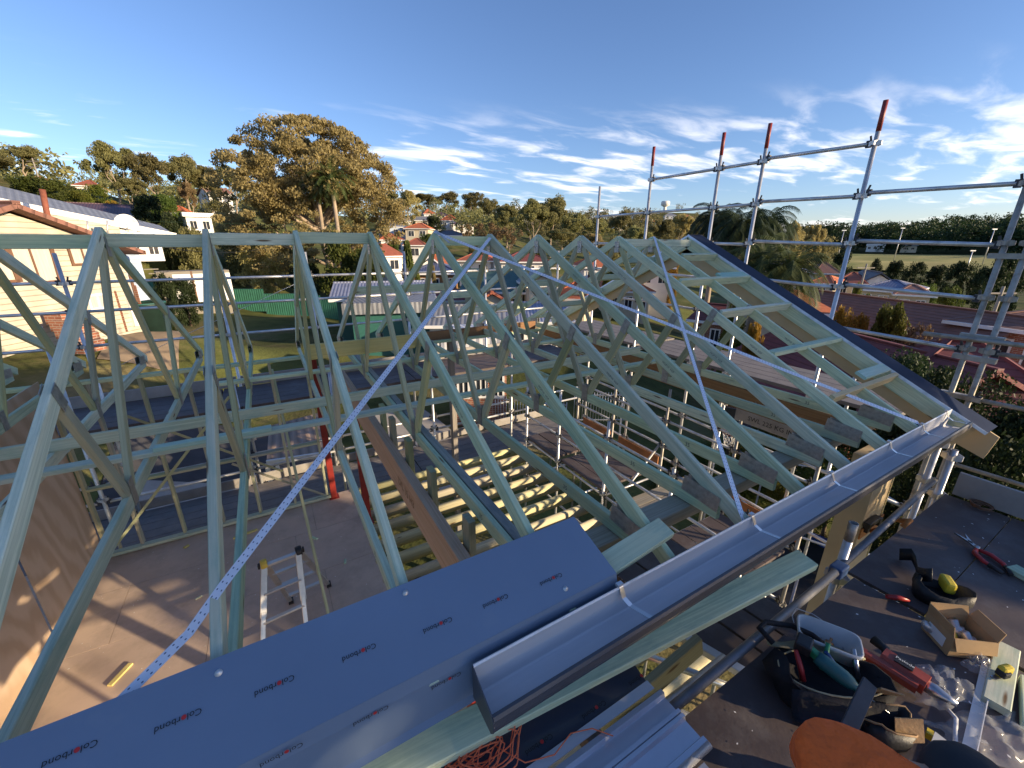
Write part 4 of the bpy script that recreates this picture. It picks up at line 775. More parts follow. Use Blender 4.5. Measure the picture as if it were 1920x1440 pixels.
def proto(kind, var, mat):
    key = (kind, var, mat)
    if key in PROTO: return PROTO[key]
    base = (kind, var)
    if base not in PROTO:
        rnd = random.Random(hash(base) % 1000 if False else sum(map(ord, kind))*7+var); global RNG; RNG = np.random.default_rng(sum(map(ord, kind))+var*13)
        m = MB(); ends = []
        if kind == 'euc':      # unit height, crown radius .5
            limb_tree(m, (0, 0, 0), (rnd.uniform(-.1, .1), rnd.uniform(-.1, .1), 1), .34, .028, 3, ends, rnd)
            P = [np.array(e[0]) for e in ends if e[1] <= 1]; P = [p*np.array([1, 1, 1]) for p in P]
            extra = [np.array([math.cos(a)*q*.42, math.sin(a)*q*.42, .62+.30*math.sqrt(max(0, 1-q*q))*rnd.uniform(.6, 1)-.10*q]) for a, q in [(rnd.uniform(0, 6.28), rnd.random()**.5) for _ in range(20)]]
            mx = max(max(abs(p[0]), abs(p[1])) for p in P+extra); mz = max(p[2] for p in P+extra); cen = [np.array([p[0]/mx*.42, p[1]/mx*.42, p[2]/mz*.92]) for p in P]+extra
            cen = [c for c in cen if c[2] > .28]; C_, S_, T_ = clumps(cen, [rnd.uniform(.06, .13) for _ in cen], 15000/len(cen), .019, .7)
        elif kind == 'bush':
            cen = []; 
            for _ in range(34):
                a, q = rnd.uniform(0, 6.28), rnd.random()**.5; z = .12+.78*rnd.random(); rr = .42*math.sqrt(max(.05, 1-((z-.45)/.55)**2)); cen.append(np.array([math.cos(a)*q*rr, math.sin(a)*q*rr, z]))
            C_, S_, T_ = clumps(cen, [rnd.uniform(.09, .17) for _ in cen], (9000 if var < 4 else 30000)/len(cen), .026 if var < 4 else .0125, .85); m.path([(0, 0, 0), (.01, 0, .2), (.02, .01, .5)], [.03, .025, .012], 6)
        elif kind == 'cypress':
            cen = [np.array([rnd.uniform(-.12, .12)*(1-z), rnd.uniform(-.12, .12)*(1-z), z]) for z in [i/26*.95+.03 for i in range(26)] for _ in (0, 1)]
            rad = [.5*(.30+.7*math.sin(min(1, (1-c[2])*1.15)*math.pi/2))*.75 for c in cen]; C_, S_, T_ = clumps(cen, rad, 90, .05, .35); m.path([(0, 0, 0), (0, 0, .9)], [.03, .006], 6)
        elif kind == 'bare':
            limb_tree(m, (0, 0, 0), (0, 0, 1), .30, .022, 4, ends, rnd, .12, (2, 3)); C_, S_, T_ = clumps([np.array(e[0]) for e in ends], [.05 for e in ends], 2600/len(ends), .022, .8)
        tm = m.mesh('trunk'); PROTO[base] = (tm, C_, S_, T_)
    tm, C_, S_, T_ = PROTO[base]
    t2 = tm.copy(); t2.materials.append(M('bark_pale' if kind in ('euc', 'bare') else 'bark_dark'))
    PROTO[key] = (t2, leaves_mesh('crown', C_, S_, T_, mat, .5 if kind == 'euc' else 0)); return PROTO[key]
def tree(kind, var, mat, x, ytop, d, wpx, label, name, group=None, cat='tree', zbase=None, ybase=None):
    """stands on the land at photo column x, distance d; its top reaches pixel row ytop; crown wpx wide"""
    p = PX(x, ytop, d); zb = H(p.x, p.y) if zbase is None else zbase
    if ybase is not None: zb = PX(x, ybase, d).z
    hgt = max(.5, p.z-zb); depth = (p-CAM).dot(_fw); W_ = wpx*depth/F_PX*max(.78, math.cos(math.atan((x-960)/F_PX)))
    root = empty(name, (p.x, p.y, zb-.1), label, cat, group); root.rotation_euler = (0, 0, random.uniform(0, 6.28)); root.scale = (W_, W_, hgt)
    tm, cm_ = proto(kind, var, mat)
    for nm, me_ in (('trunk', tm), ('crown', cm_)):
        o = bpy.data.objects.new(nm, me_); COL.objects.link(o); o.parent = root
    return root
TG = 'trees on the left hill'
for a in (('euc', 0, 'leaf_olive', 188, 258, 100, 120, 'tallest olive gum tree on the left hill, dome-shaped'), ('euc', 1, 'leaf_olive', 275, 280, 98, 100, 'broad olive gum tree right of the tallest one on the left hill'), ('euc', 2, 'leaf_olive', 330, 284, 102, 110, 'olive gum tree in the middle of the left hill group'), ('euc', 3, 'leaf_olive', 378, 302, 104, 100, 'lower rounded gum tree at the right end of the left hill group'),
          ('euc', 2, 'leaf_olive', 30, 268, 125, 110, 'gum tree at the far left edge of the sky'), ('euc', 1, 'leaf_olive', -30, 285, 120, 130, 'gum tree cut by the left edge of the picture'), ('euc', 0, 'leaf_olive', 425, 305, 108, 90, 'thin gum tree just left of the big golden tree'), ('euc', 3, 'leaf_dry', 345, 335, 96, 50, 'brownish sapling among the left hill gums'), ('euc', 1, 'leaf_olive', 230, 330, 95, 80, 'small gum between the two biggest left hill trees')): tree(*a, 'gum_tree', TG)
for a in (('bush', 0, 'leaf_green', 55, 325, 92, 110, 'large green bush under the far left trees'), ('bush', 1, 'leaf_green', 110, 335, 88, 90, 'green bush left of the red hill roof'), ('bush', 0, 'leaf_olive', 5, 350, 80, 110, 'olive bush at the left edge above the white gable'), ('bush', 1, 'leaf_lime', 168, 342, 80, 70, 'bright lime bush right of the red hill roof'), ('bush', 0, 'leaf_orange', 208, 372, 72, 34, 'small yellow bush above the dark long roof'), ('bush', 1, 'leaf_lime', 140, 355, 78, 60, 'lime shrub in front of the red hill roof'),
          ('bush', 0, 'leaf_green', 300, 360, 85, 70, 'green bush below the left hill gums'), ('bush', 1, 'leaf_olive', 400, 372, 88, 80, 'olive scrub beside the small white house'), ('bush', 0, 'leaf_dark', 270, 358, 60, 90, 'dark tree spreading over the dark hip roof'), ('bush', 1, 'leaf_dark', 305, 392, 52, 60, 'dark shrub at the right end of the dark hip roof'), ('bush', 0, 'leaf_olive', 350, 418, 50, 90, 'olive shrub behind the white eave'), ('bush', 1, 'leaf_lime', 330, 402, 56, 40, 'pale lime shrub by the dark hip roof'),
          ('bush', 0, 'leaf_olive', 450, 430, 55, 120, 'olive thicket below the left of the big tree'), ('bush', 1, 'leaf_dark', 300, 505, 28, 60, 'dark shrub beside the cream house corner'), ('bush', 0, 'leaf_dark', 335, 515, 36, 70, 'dark green shrub in front of the green fence'), ('bush', 1, 'leaf_green', 640, 430, 42, 110, 'leafy green tree below the right of the big tree'), ('bush', 0, 'leaf_green', 685, 455, 40, 80, 'green shrub by the shed roof'), ('bush', 1, 'leaf_gold', 480, 440, 50, 110, 'golden undergrowth left below the big tree'), ('bush', 0, 'leaf_dark', 560, 455, 47, 80, 'dark undergrowth behind the second ridge block'), ('bush', 1, 'leaf_gold', 430, 395, 60, 70, 'golden shrub at the left foot of the big tree')): tree(*a, 'shrub', 'bushes and shrubs on the left', 'shrub')
# ---- hero tree
def hero():
    p = PX(576, 300, 50); zb = H(p.x, p.y); root = empty('big_gum_tree', (p.x, p.y, zb), 'huge golden spreading gum tree behind the green fence', 'tree'); rnd = random.Random(21)
    global RNG; RNG = np.random.default_rng(77); m = MB(); ends = []; toC = (Vector((CAM.x, CAM.y, 0))-Vector((p.x, p.y, 0))).normalized(); rt = Vector((-toC.y, toC.x, 0))  # rt points right in the picture
    rt = rt if rt.dot(_r) > 0 else -rt
    topz = PX(585, 220, 50).z-zb; halfw = 168*((p-CAM).dot(_fw))/F_PX
    tk = [Vector((0, 0, 0))+rt*1.3, rt*1.0+Vector((0, 0, topz*.22)), rt*.4+Vector((0, 0, topz*.40)), rt*.2+Vector((0, 0, topz*.50))]
    m.path(tk, [.62, .48, .40, .30], 10, caps=False)
    for k in range(11):
        a = k*2.4; z0 = tk[2].lerp(tk[3], rnd.random()); limb_tree(m, z0, (rt*math.cos(a)+toC*math.sin(a)+Vector((0, 0, rnd.uniform(.25, 1.1)))).normalized(), rnd.uniform(2.6, 3.7), rnd.uniform(.16, .26), 3, ends, rnd, .12)
    limb_tree(m, tk[1], (-rt+Vector((0, 0, .45))).normalized(), 4.2, .24, 3, ends, rnd, .08); limb_tree(m, tk[1]*1.2, (rt+Vector((0, 0, .4))).normalized(), 3.8, .2, 3, ends, rnd, .08)
    m.build('trunk', 'bark_pale', root); bpy.data.objects[-1] if False else None
    tr_ = root.children[0]; tr_.location = (0, 0, 0)
    cen = []
    for e, dp in ends:
        q = Vector(e); h = q.z/topz; 
        if dp <= 2 and h > .22: cen.append(np.array(q))
    # dome of foliage with gaps: points on shells of an umbrella
    for _ in range(230):
        a = rnd.uniform(0, 6.28); q = rnd.random()**.55; x = math.cos(a)*q; y = math.sin(a)*q; sh = rnd.choice((1, 1, 1, .86, .72)); z = topz*(.40+.60*math.sqrt(max(0, 1-(q*.93)**2)))*sh-rnd.random()*.5
        if z < topz*.30: continue
        cen.append(np.array(rt*(x*halfw*sh)+toC*(y*halfw*.8*sh)+Vector((0, 0, z))))
    for _ in range(150):
        a = rnd.uniform(0, 6.28); q = rnd.uniform(.35, 1); cen.append(np.array(rt*(math.cos(a)*q*halfw)+toC*(math.sin(a)*q*halfw*.8)+Vector((0, 0, topz*rnd.uniform(.18, .60)))))
    lim = []
    for c in cen:
        v = Vector(c); u_ = v.dot(rt)/halfw; w_ = v.dot(toC)/(halfw*.9); rr = math.hypot(u_, w_)
        if rr > 1: v = Vector((v.x/rr, v.y/rr, v.z))
        v.z = min(v.z, topz*(.42+.56*math.sqrt(max(0, 1-min(1, rr)**2*.92)))); lim.append(np.array(v))
    C_, S_, T_ = clumps(lim, [rnd.uniform(.45, 1.0) for _ in lim], 115000/len(lim), .15, .6, .6)
    o = bpy.data.objects.new('crown', leaves_mesh('crown', C_, S_, T_, 'leaf_gold', .7)); COL.objects.link(o); o.parent = root
hero()
def palm(x, ytop, d, hw, label, frond=2.4, nf=34, mat='leaf_palm', trunk=True, yb=None, weep=1.0):
    p = PX(x, ytop, d); zb = H(p.x, p.y); root = empty('palm_tree', (p.x, p.y, zb), label, 'palm tree', 'palms'); rnd = random.Random(int(x)); hz = p.z-zb
    m = MB(); m.path([(0, 0, 0), (.1, 0, hz*.4), (.05, .05, hz*.8), (0, 0, hz*.93)], [.24, .19, .17, .16], 8); t_ = m.build('trunk', 'bark_pale', root); t_.location = (0, 0, 0)
    m = MB()
    for k in range(nf):
        a = k*2.399; el = 1.35-1.9*(k/nf); L = frond*rnd.uniform(.8, 1.15); pts = []; q = Vector((0, 0, hz*.93)); dirv = Vector((math.cos(a)*math.cos(el), math.sin(a)*math.cos(el), math.sin(el)))
        n = 7
        for i in range(n+1): pts.append(q.copy()); q = q+dirv*L/n; dirv = (dirv+Vector((0, 0, -.26*weep))).normalized()
        for i in range(n):
            t0 = (pts[i+1]-pts[i]).normalized(); s = t0.cross(Vector((0, 0, 1))); s = s.normalized() if s.length > .01 else Vector((1, 0, 0))
            for j in range(4):
                b = pts[i].lerp(pts[i+1], j/4)
                for sg_ in (-1, 1):
                    ll = L*.22*(1-.5*abs((i+j/4)/n-.4)); e = b+s*sg_*ll*.8+t0*ll*.5-Vector((0, 0, ll*.45*weep)); w_ = t0*.028*L/2
                    ix = m.ring([b-w_, b+w_, e]); m.face(ix, [(rnd.random(), 0)]*3)
    c_ = m.build('crown', mat, root); c_.location = (0, 0, 0)
palm(618, 318, 44, 30, 'palm in front of the big golden tree, pale trunk', 2.5, 44); palm(590, 330, 46, 30, 'second palm half hidden in the big golden tree', 2.0, 36)
palm(1350, 396, 36, 60, 'tall weeping palm behind the gable scaffold, left of the pair', 2.5, 60, 'leaf_dark', weep=1.5); palm(1440, 402, 34, 60, 'tall weeping palm behind the gable scaffold, right of the pair', 2.6, 60, 'leaf_dark', weep=1.5); palm(1395, 410, 30, 60, 'dense weeping palm between the two tall palms', 2.4, 60, 'leaf_dark', weep=1.5)
palm(1485, 488, 26, 40, 'low arching palm just right of the barge', 2.6, 44, 'leaf_palm', weep=1.25); palm(1430, 478, 27, 40, 'low palm half hidden behind the barge', 2.4, 40, 'leaf_palm', weep=1.25)
# ---- middle distance
MG = 'trees in the valley behind the ridge'
for a in (('euc', 0, 'leaf_gold', 765, 352, 140, 60, 'golden gum just right of the big tree on the skyline'), ('euc', 1, 'leaf_olive', 800, 362, 230, 70, 'skyline gum above the orange hill roof'), ('euc', 2, 'leaf_olive', 838, 358, 240, 70, 'skyline gum right of the power poles'), ('euc', 3, 'leaf_olive', 895, 355, 210, 56, 'tall pale skyline gum left of the big valley trees'), ('euc', 1, 'leaf_olive', 925, 370, 180, 60, 'olive gum beside the tall pale skyline gum'),
          ('euc', 0, 'leaf_olive', 995, 368, 105, 96, 'big round valley tree, left of the pair behind the trusses'), ('euc', 2, 'leaf_olive', 1035, 362, 108, 84, 'big round valley tree, right of the pair behind the trusses'), ('euc', 3, 'leaf_olive', 1085, 392, 125, 70, 'valley gum right of the big pair'), ('euc', 1, 'leaf_olive', 950, 378, 125, 60, 'valley gum left of the big pair'), ('euc', 0, 'leaf_olive', 1125, 405, 140, 70, 'valley gum at the bare scaffold pole'), ('euc', 2, 'leaf_olive', 1168, 392, 170, 60, 'valley gum between two scaffold poles'), ('euc', 3, 'leaf_olive', 1240, 405, 150, 64, 'valley gum behind the first red-tipped pole'), ('euc', 1, 'leaf_gold', 1275, 398, 160, 60, 'golden valley gum right of the first red-tipped pole'), ('euc', 2, 'leaf_olive', 1200, 420, 110, 66, 'near valley gum by the ridge timber'), ('euc', 0, 'leaf_olive', 1060, 425, 95, 80, 'dark valley gum low behind the trusses'), ('euc', 3, 'leaf_gold', 1110, 432, 85, 60, 'golden low valley tree behind the bare pole'),
          ('bare', 0, 'leaf_dry', 915, 402, 85, 80, 'brown half bare tree behind the mid ridge'), ('bare', 1, 'leaf_dry', 955, 410, 82, 60, 'brown half bare tree right of its twin'), ('bare', 2, 'leaf_dry', 880, 415, 100, 50, 'brown half bare tree by the dark roof'), ('euc', 1, 'leaf_olive', 705, 350, 150, 80, 'olive gum glimpsed right of the big golden tree'), ('euc', 2, 'leaf_olive', 1320, 398, 120, 70, 'olive tree behind the left tall palm'), ('euc', 3, 'leaf_gold', 1525, 412, 120, 60, 'golden gum right of the tall palms'), ('euc', 0, 'leaf_gold', 1495, 408, 110, 60, 'golden gum close to the tall palms'), ('bush', 0, 'leaf_olive', 1545, 442, 150, 50, 'rounded olive tree at the left edge of the oval')): tree(*a, 'gum_tree', MG)
for a in (('cypress', 0, 'leaf_green', 762, 448, 44, 40, 'dense green conifer behind the middle truss'), ('cypress', 0, 'leaf_gold', 812, 495, 38, 18, 'small golden conifer by the navy roof'), ('cypress', 0, 'leaf_lime', 782, 505, 36, 26, 'small lime conifer in front of the green one')): tree(*a, 'conifer', 'conifers')
for a in (('bush', 0, 'leaf_dark', 812, 402, 125, 46, 'dark round tree between the hill houses'), ('bush', 1, 'leaf_olive', 860, 398, 170, 60, 'olive scrub among the hill houses'), ('bush', 0, 'leaf_olive', 735, 392, 120, 60, 'olive scrub left of the grey-blue house'), ('bush', 1, 'leaf_green', 800, 436, 80, 46, 'green shrub below the orange hip house'), ('bush', 0, 'leaf_green', 735, 448, 70, 36, 'green shrub between the red roofs'), ('bush', 1, 'leaf_olive', 900, 430, 90, 60, 'olive bush below the bare trees'), ('bush', 0, 'leaf_lime', 1000, 455, 60, 60, 'lime bush behind the sixth truss'), ('bush', 1, 'leaf_olive', 1150, 440, 100, 70, 'olive bush behind the eighth truss'), ('bush', 0, 'leaf_orange', 1265, 470, 50, 30, 'orange bush behind the ridge timber'),
          ('bush', 0, 'leaf_dark', 1585, 468, 130, 60, 'dark tree left of the white gable house'), ('bush', 1, 'leaf_dark', 1648, 482, 120, 30, 'small dark round tree in front of the oval'), ('bush', 0, 'leaf_dark', 1685, 484, 110, 50, 'dark tree at the right of the white gable house'), ('bush', 1, 'leaf_dark', 1722, 488, 105, 46, 'dark tree in the middle before the oval'), ('bush', 0, 'leaf_dark', 1765, 492, 100, 56, 'dark rounded tree before the oval towards the right'), ('bush', 1, 'leaf_dark', 1815, 486, 90, 70, 'dark broad tree left of the double scaffold poles'), ('bush', 0, 'leaf_dark', 1870, 490, 85, 80, 'dark broad tree behind the double scaffold poles'), ('bush', 1, 'leaf_dark', 1910, 470, 95, 80, 'dark tree at the right edge'), ('bush', 0, 'leaf_dark', 1530, 490, 90, 60, 'dark tree beside the low palm'), ('bush', 1, 'leaf_green', 1740, 528, 70, 60, 'green shrub row behind the brown roof'), ('bush', 0, 'leaf_green', 1790, 530, 66, 60, 'green shrub by the parked cars'),
          ('bush', 0, 'leaf_lime', 1684, 555, 27, 95, 'sunlit green shrub between the two tiled roofs'), ('bush', 1, 'leaf_orange', 1588, 568, 27, 60, 'orange shrub between the two tiled roofs'), ('bush', 0, 'leaf_orange', 1620, 576, 27, 70, 'low orange hedge between the two tiled roofs'), ('bare', 1, 'leaf_dry', 1757, 562, 27, 110, 'bare twiggy shrub between the two tiled roofs'), ('bush', 0, 'leaf_lime', 1612, 522, 48, 30, 'sunlit shrub in front of the white gable house'), ('bush', 1, 'leaf_lime', 1625, 545, 45, 34, 'low sunlit shrub behind the gable poles'),
          ('bush', 4, 'leaf_dark', 1745, 640, 16, 330, 'dark garden tree below the maroon roof'), ('bush', 5, 'leaf_dark', 1690, 668, 15, 220, 'dark garden tree close to the barge'), ('bush', 5, 'leaf_dark', 1890, 690, 12, 420, 'dark garden tree at the right edge below the scaffold'), ('bush', 4, 'leaf_dark', 1840, 770, 10, 420, 'dark shrub behind the working deck'), ('bush', 5, 'leaf_green', 1590, 850, 11, 240, 'green shrub under the gutter end'), ('bush', 4, 'leaf_lime', 1470, 800, 13.5, 240, 'sunlit shrub behind the lettered board'), ('bush', 5, 'leaf_green', 1400, 830, 14, 260, 'green hedge behind the basketball hoop'), ('bush', 4, 'leaf_green', 1300, 870, 13, 200, 'green shrub below the inner scaffold'), ('bush', 1, 'leaf_lime', 1385, 560, 26, 60, 'sunlit shrub under the barge'), ('bush', 0, 'leaf_orange', 1420, 590, 22, 50, 'orange shrub below the outriggers'), ('bush', 1, 'leaf_lime', 1360, 640, 20, 50, 'lime shrub below the gable trusses'), ('bush', 0, 'leaf_lime', 1150, 500, 40, 50, 'lime shrub behind the ninth truss')): tree(*a, 'shrub', 'bushes and shrubs in the valley', 'shrub')
# ---- far woods, one mass each
def wood_mass(name, label, spots, mat, per=150, size=.12):
    Cs, Ss, Ts = [], [], []; rnd = random.Random(len(spots)); global RNG; RNG = np.random.default_rng(len(spots))
    for (x, y, h, w_) in spots:
        z = H(x, y); n = 7; cen = [np.array([x+rnd.uniform(-.4, .4)*w_, y+rnd.uniform(-.4, .4)*w_, z+h*rnd.uniform(.35, .95)]) for _ in range(n)]; C_, S_, T_ = clumps(cen, [w_*rnd.uniform(.18, .34) for _ in cen], per/n, size*w_, .8); Cs.append(C_); Ss.append(S_); Ts.append(T_)
    o = bpy.data.objects.new(name, leaves_mesh(name, np.concatenate(Cs), np.concatenate(Ss), np.concatenate(Ts), mat)); COL.objects.link(o); tag(o, label, 'forest', None, 'stuff')
rnd = random.Random(9); sp_ = []
for _ in range(520):
    x = rnd.uniform(1490, 2350); d = rnd.uniform(345, 520); p = PX(x, 460, d); sp_.append((p.x, p.y, rnd.uniform(11, 20), rnd.uniform(10, 17)))
wood_mass('forest', 'dark wooded ridge beyond the sports oval', sp_, 'leaf_dark', 420, .055)
sp_ = []
for _ in range(420):
    x = rnd.uniform(940, 1560); d = rnd.uniform(170, 620); p = PX(x, 430, d); sp_.append((p.x, p.y, rnd.uniform(8, 13), rnd.uniform(7, 12)))
wood_mass('forest', 'olive wooded slope in the far middle distance', sp_, 'leaf_olive', 330, .055)
sp_ = []
for _ in range(330):
    x = rnd.uniform(-260, 960); d = rnd.uniform(125, 330); p = PX(x, 430, d); sp_.append((p.x, p.y, rnd.uniform(5, 9), rnd.uniform(6, 10)))
wood_mass('forest', 'scrubby olive woodland covering the left hillside', sp_, 'leaf_olive', 330, .055)
# ================================================================== BUILDINGS
lines('tile_red', (.34, .10, .055), 4, .30, .05, .8, dark=.55, line_w=.3); lines('tile_orange', (.46, .13, .05), 4, .30, .05, .8, dark=.6, line_w=.3); lines('tile_maroon', (.20, .055, .05), 4, .30, .06, .75, dark=.5, line_w=.3); lines('tile_brown', (.24, .115, .085), 4, .30, .05, .85, dark=.55, line_w=.3)
lines('roof_dark', (.075, .08, .10), 3, .25, .03, .5, .2, dark=.7, sharp=False); lines('roof_purple', (.11, .065, .085), 3, .25, .03, .6, .1, dark=.7, sharp=False); lines('roof_grey', (.30, .31, .33), 3, .25, .03, .5, .3, dark=.7, sharp=False); lines('roof_white', (.70, .70, .72), 3, .25, .03, .45, .1, dark=.8, sharp=False); lines('roof_blue', (.27, .30, .42), 3, .2, .03, .5, .2, dark=.65, sharp=False); lines('roof_teal', (.10, .19, .17), 4, .19, .05, .5, .2, dark=.5, sharp=False); lines('roof_redmetal', (.30, .07, .06), 3, .25, .03, .6, 0, dark=.7, sharp=False); lines('roof_navy', (.10, .12, .22), 3, .25, .03, .45, .2, dark=.7, sharp=False)
lines('boards_cream', (.50, .455, .36), 2, .17, .02, .7, dark=.6, line_w=.16); lines('boards_white', (.72, .72, .72), 2, .16, .012, .7, dark=.8, line_w=.12); lines('boards_blue', (.42, .50, .62), 2, .16, .012, .7, dark=.8, line_w=.12)
plain('wall_white', (.74, .72, .68), .8, 0, .06, 2, .1); plain('wall_cream', (.58, .50, .36), .8, 0, .08, 2, .1); plain('trim_white', (.78, .77, .74), .6, 0, .05); plain('trim_brown', (.16, .08, .045), .7, 0, .2); plain('glass_dark', (.03, .035, .045), .08, 0, .2, 2, 0, spec=.8); plain('curtain', (.55, .50, .42), .8, 0, .2, 3, .2, 12, .01, stretch=(8, 8, .3)); plain('shed_green', (.03, .12, .10), .5, 0, .12, 2, .1)
m_, t, b, o_ = newmat('brick'); tc_ = N(t, 'ShaderNodeTexCoord'); mp_ = N(t, 'ShaderNodeMapping'); mp_.inputs['Scale'].default_value = (1, 1, 1); t.links.new(tc_.outputs['UV'], mp_.inputs[0]); bk = N(t, 'ShaderNodeTexBrick', i_Scale=1.0); bk.inputs['Brick Width'].default_value = .24; bk.inputs['Row Height'].default_value = .086; bk.inputs['Mortar Size'].default_value = .008
bk.inputs['Color1'].default_value = (.33, .12, .065, 1); bk.inputs['Color2'].default_value = (.24, .085, .05, 1); bk.inputs['Mortar'].default_value = (.42, .36, .29, 1); t.links.new(mp_.outputs[0], bk.inputs['Vector']); t.links.new(bk.outputs[0], b.inputs['Base Color']); b.inputs['Roughness'].default_value = .9
class Loc:
    """local frame of a building: x along its front, y into it, z up"""
    def __init__(s, c, rz): s.c = Vector((c[0], c[1], 0)); s.co, s.si = math.cos(rz), math.sin(rz); s.rz = rz
    def __call__(s, x, y, z): return Vector((s.c.x+x*s.co-y*s.si, s.c.y+x*s.si+y*s.co, z))
def hexa(m, T, x0, x1, y0, y1, z0, z1):
    P = [T(x0, y0, z0), T(x1, y0, z0), T(x1, y1, z0), T(x0, y1, z0), T(x0, y0, z1), T(x1, y0, z1), T(x1, y1, z1), T(x0, y1, z1)]; I = m.ring(P); dx, dy, dz = x1-x0, y1-y0, z1-z0
    for q, uv in (((0, 3, 2, 1), None), ((4, 5, 6, 7), None), ((0, 1, 5, 4), (dx, dz)), ((1, 2, 6, 5), (dy, dz)), ((2, 3, 7, 6), (dx, dz)), ((3, 0, 4, 7), (dy, dz))):
        m.face([I[i] for i in q], [(0, 0), (uv[0], 0), uv, (0, uv[1])] if uv else None)
    return m
def window(T, face, u, z, w_, h, W, D, root, curtain=False, trim='trim_white', bars=0):
    e = .05
    def bx(a0, a1, z0, z1, n0, n1):
        if face == 'f': return (a0, a1, -n1, -n0, z0, z1)
        if face == 'b': return (a0, a1, D+n0, D+n1, z0, z1)
        if face == 'l': return (-W/2-n1, -W/2-n0, a0, a1, z0, z1)
        return (W/2+n0, W/2+n1, a0, a1, z0, z1)
    m = MB()
    for q in ((u-w_/2-.08, u+w_/2+.08, z-.08, z), (u-w_/2-.08, u+w_/2+.08, z+h, z+h+.08), (u-w_/2-.08, u-w_/2, z, z+h), (u+w_/2, u+w_/2+.08, z, z+h)): hexa(m, T, *bx(*q, -.02, e))
    for k in range(bars): a = u-w_/2+w_*(k+1)/(bars+1); hexa(m, T, *bx(a-.025, a+.025, z, z+h, -.02, e-.012))
    f_ = m.build('window', trim, root); hexa(MB(), T, *bx(u-w_/2, u+w_/2, z, z+h, -.02, .012)).build('pane', 'curtain' if curtain else 'glass_dark', f_)
def house(name, label, c, rz, W, D, z0, ze, zr, roof, rmat, wmat, wins=(), ov=.45, group=None, trim='trim_white', axis='x'):
    """c: middle of the front wall; ridge along the front (axis x) or into the depth (axis y)"""
    T = Loc(c, rz); root = empty(name, (c[0], c[1], z0), label, 'house', group)
    hexa(MB(), T, -W/2, W/2, 0, D, z0, ze).build('wall', wmat, root)
    m = MB(); x0, x1, y0, y1 = -W/2-ov, W/2+ov, -ov, D+ov; zo = ze-ov*.3
    if roof == 'flat': hexa(m, T, x0, x1, y0, y1, ze, zr)
    else:
        if axis == 'y':
            if roof == 'gable': A = [T(x0, y0, zo), T(0, y0, zr), T(x1, y0, zo)]; B = [T(x0, y1, zo), T(0, y1, zr), T(x1, y1, zo)]; r0, r1 = T(0, y0, zr), T(0, y1, zr)
            else: k = min(W/2+ov, (D+2*ov)*.45); r0, r1 = T(0, y0+k, zr), T(0, y1-k, zr)
            c0, c1, c2, c3 = T(x0, y0, zo), T(x0, y1, zo), T(x1, y1, zo), T(x1, y0, zo)
        else:
            if roof == 'gable': r0, r1 = T(x0, D/2, zr), T(x1, D/2, zr)
            else: k = min(D/2+ov, (W+2*ov)*.45); r0, r1 = T(x0+k, D/2, zr), T(x1-k, D/2, zr)
            c0, c1, c2, c3 = T(x1, y0, zo), T(x0, y0, zo), T(x0, y1, zo), T(x1, y1, zo)
            r0, r1 = r1, r0
        # c0-c1 is the eave below r0-r1 on one side, c3-c2 on the other
        def pl(*P):
            P = [Vector(p) for p in P]; e = (P[1]-P[0]).normalized(); n_ = (P[1]-P[0]).cross(P[2]-P[0]).normalized(); f_ = n_.cross(e); m.face(m.ring(P), [((p-P[0]).dot(e), (p-P[0]).dot(f_)) for p in P])
        pl(c0, c1, r1, r0); pl(c2, c3, r0, r1)
        if roof == 'hip': pl(c3, c0, r0); pl(c1, c2, r1)
    ro = m.build('roof', rmat, root, solid=.14 if roof != 'flat' else 0)
    if roof == 'gable':
        m = MB(); 
        if axis == 'y':
            GW = [[T(-W/2, y, ze), T(W/2, y, ze), T(0, y, ze+(zr-ze)*W/(W+2*ov))] for y in (.001, D-.001)]
        else:
            GW = [[T(x, 0, ze), T(x, D, ze), T(x, D/2, ze+(zr-ze)*D/(D+2*ov))] for x in (-W/2, W/2)]
        for q in GW: m = MB(); m.face(m.ring(q)); m.build('gable_wall', wmat, root, solid=.02)
    if roof != 'flat':
        m = MB(); L = [(c0, c1), (c2, c3)]
        if roof == 'hip': L += [(c3, c0), (c1, c2)]
        for a, b in L: MB().beam(a, b, .10, .16).build('eave_gutter', trim, root)
        m = MB(); m.beam(r0+Vector((0, 0, .08)), r1+Vector((0, 0, .08)), .22, .12)
        if roof == 'hip':
            for a, b in ((c0, r0), (c3, r0), (c1, r1), (c2, r1)): m.beam(a+Vector((0, 0, .06)), b+Vector((0, 0, .08)), .2, .10)
        m.build('ridge_cap', rmat, ro)
    for q in wins: window(T, *q[:5], W, D, root, *(q[5:] if len(q) > 5 else ()), )
    return T, root
def face_cam(p, off=0): v = Vector((CAM.x-p.x, CAM.y-p.y, 0)); return math.atan2(v.y, v.x)+math.pi/2+R(off)
def far_house(x, d, ye, yr, wpx, D, roof, rmat, wmat, label, off=0, nwin=2, axis='x', name='house', grp='houses on the hillside', wall_h=None, bars=1):
    p = PX(x, ye, d); ze = p.z; zr = PX(x, yr, d).z; sc = (p-CAM).dot(_fw)/F_PX*max(.75, math.cos(math.atan((x-960)/F_PX))); W = wpx*sc; z0 = min(H(p.x, p.y)-.6, ze-2.4) if wall_h is None else ze-wall_h
    zr = max(zr, ze+.6); wins = [('f', -W/2+W*(k+.5)/nwin, ze-1.75, min(1.3, W/nwin*.5), 1.15, False, 'trim_white', bars) for k in range(nwin)]
    return house(name, label, (p.x, p.y), face_cam(p, off), W, D, z0, ze, zr, roof, rmat, wmat, wins, .4, grp, 'trim_white', axis)
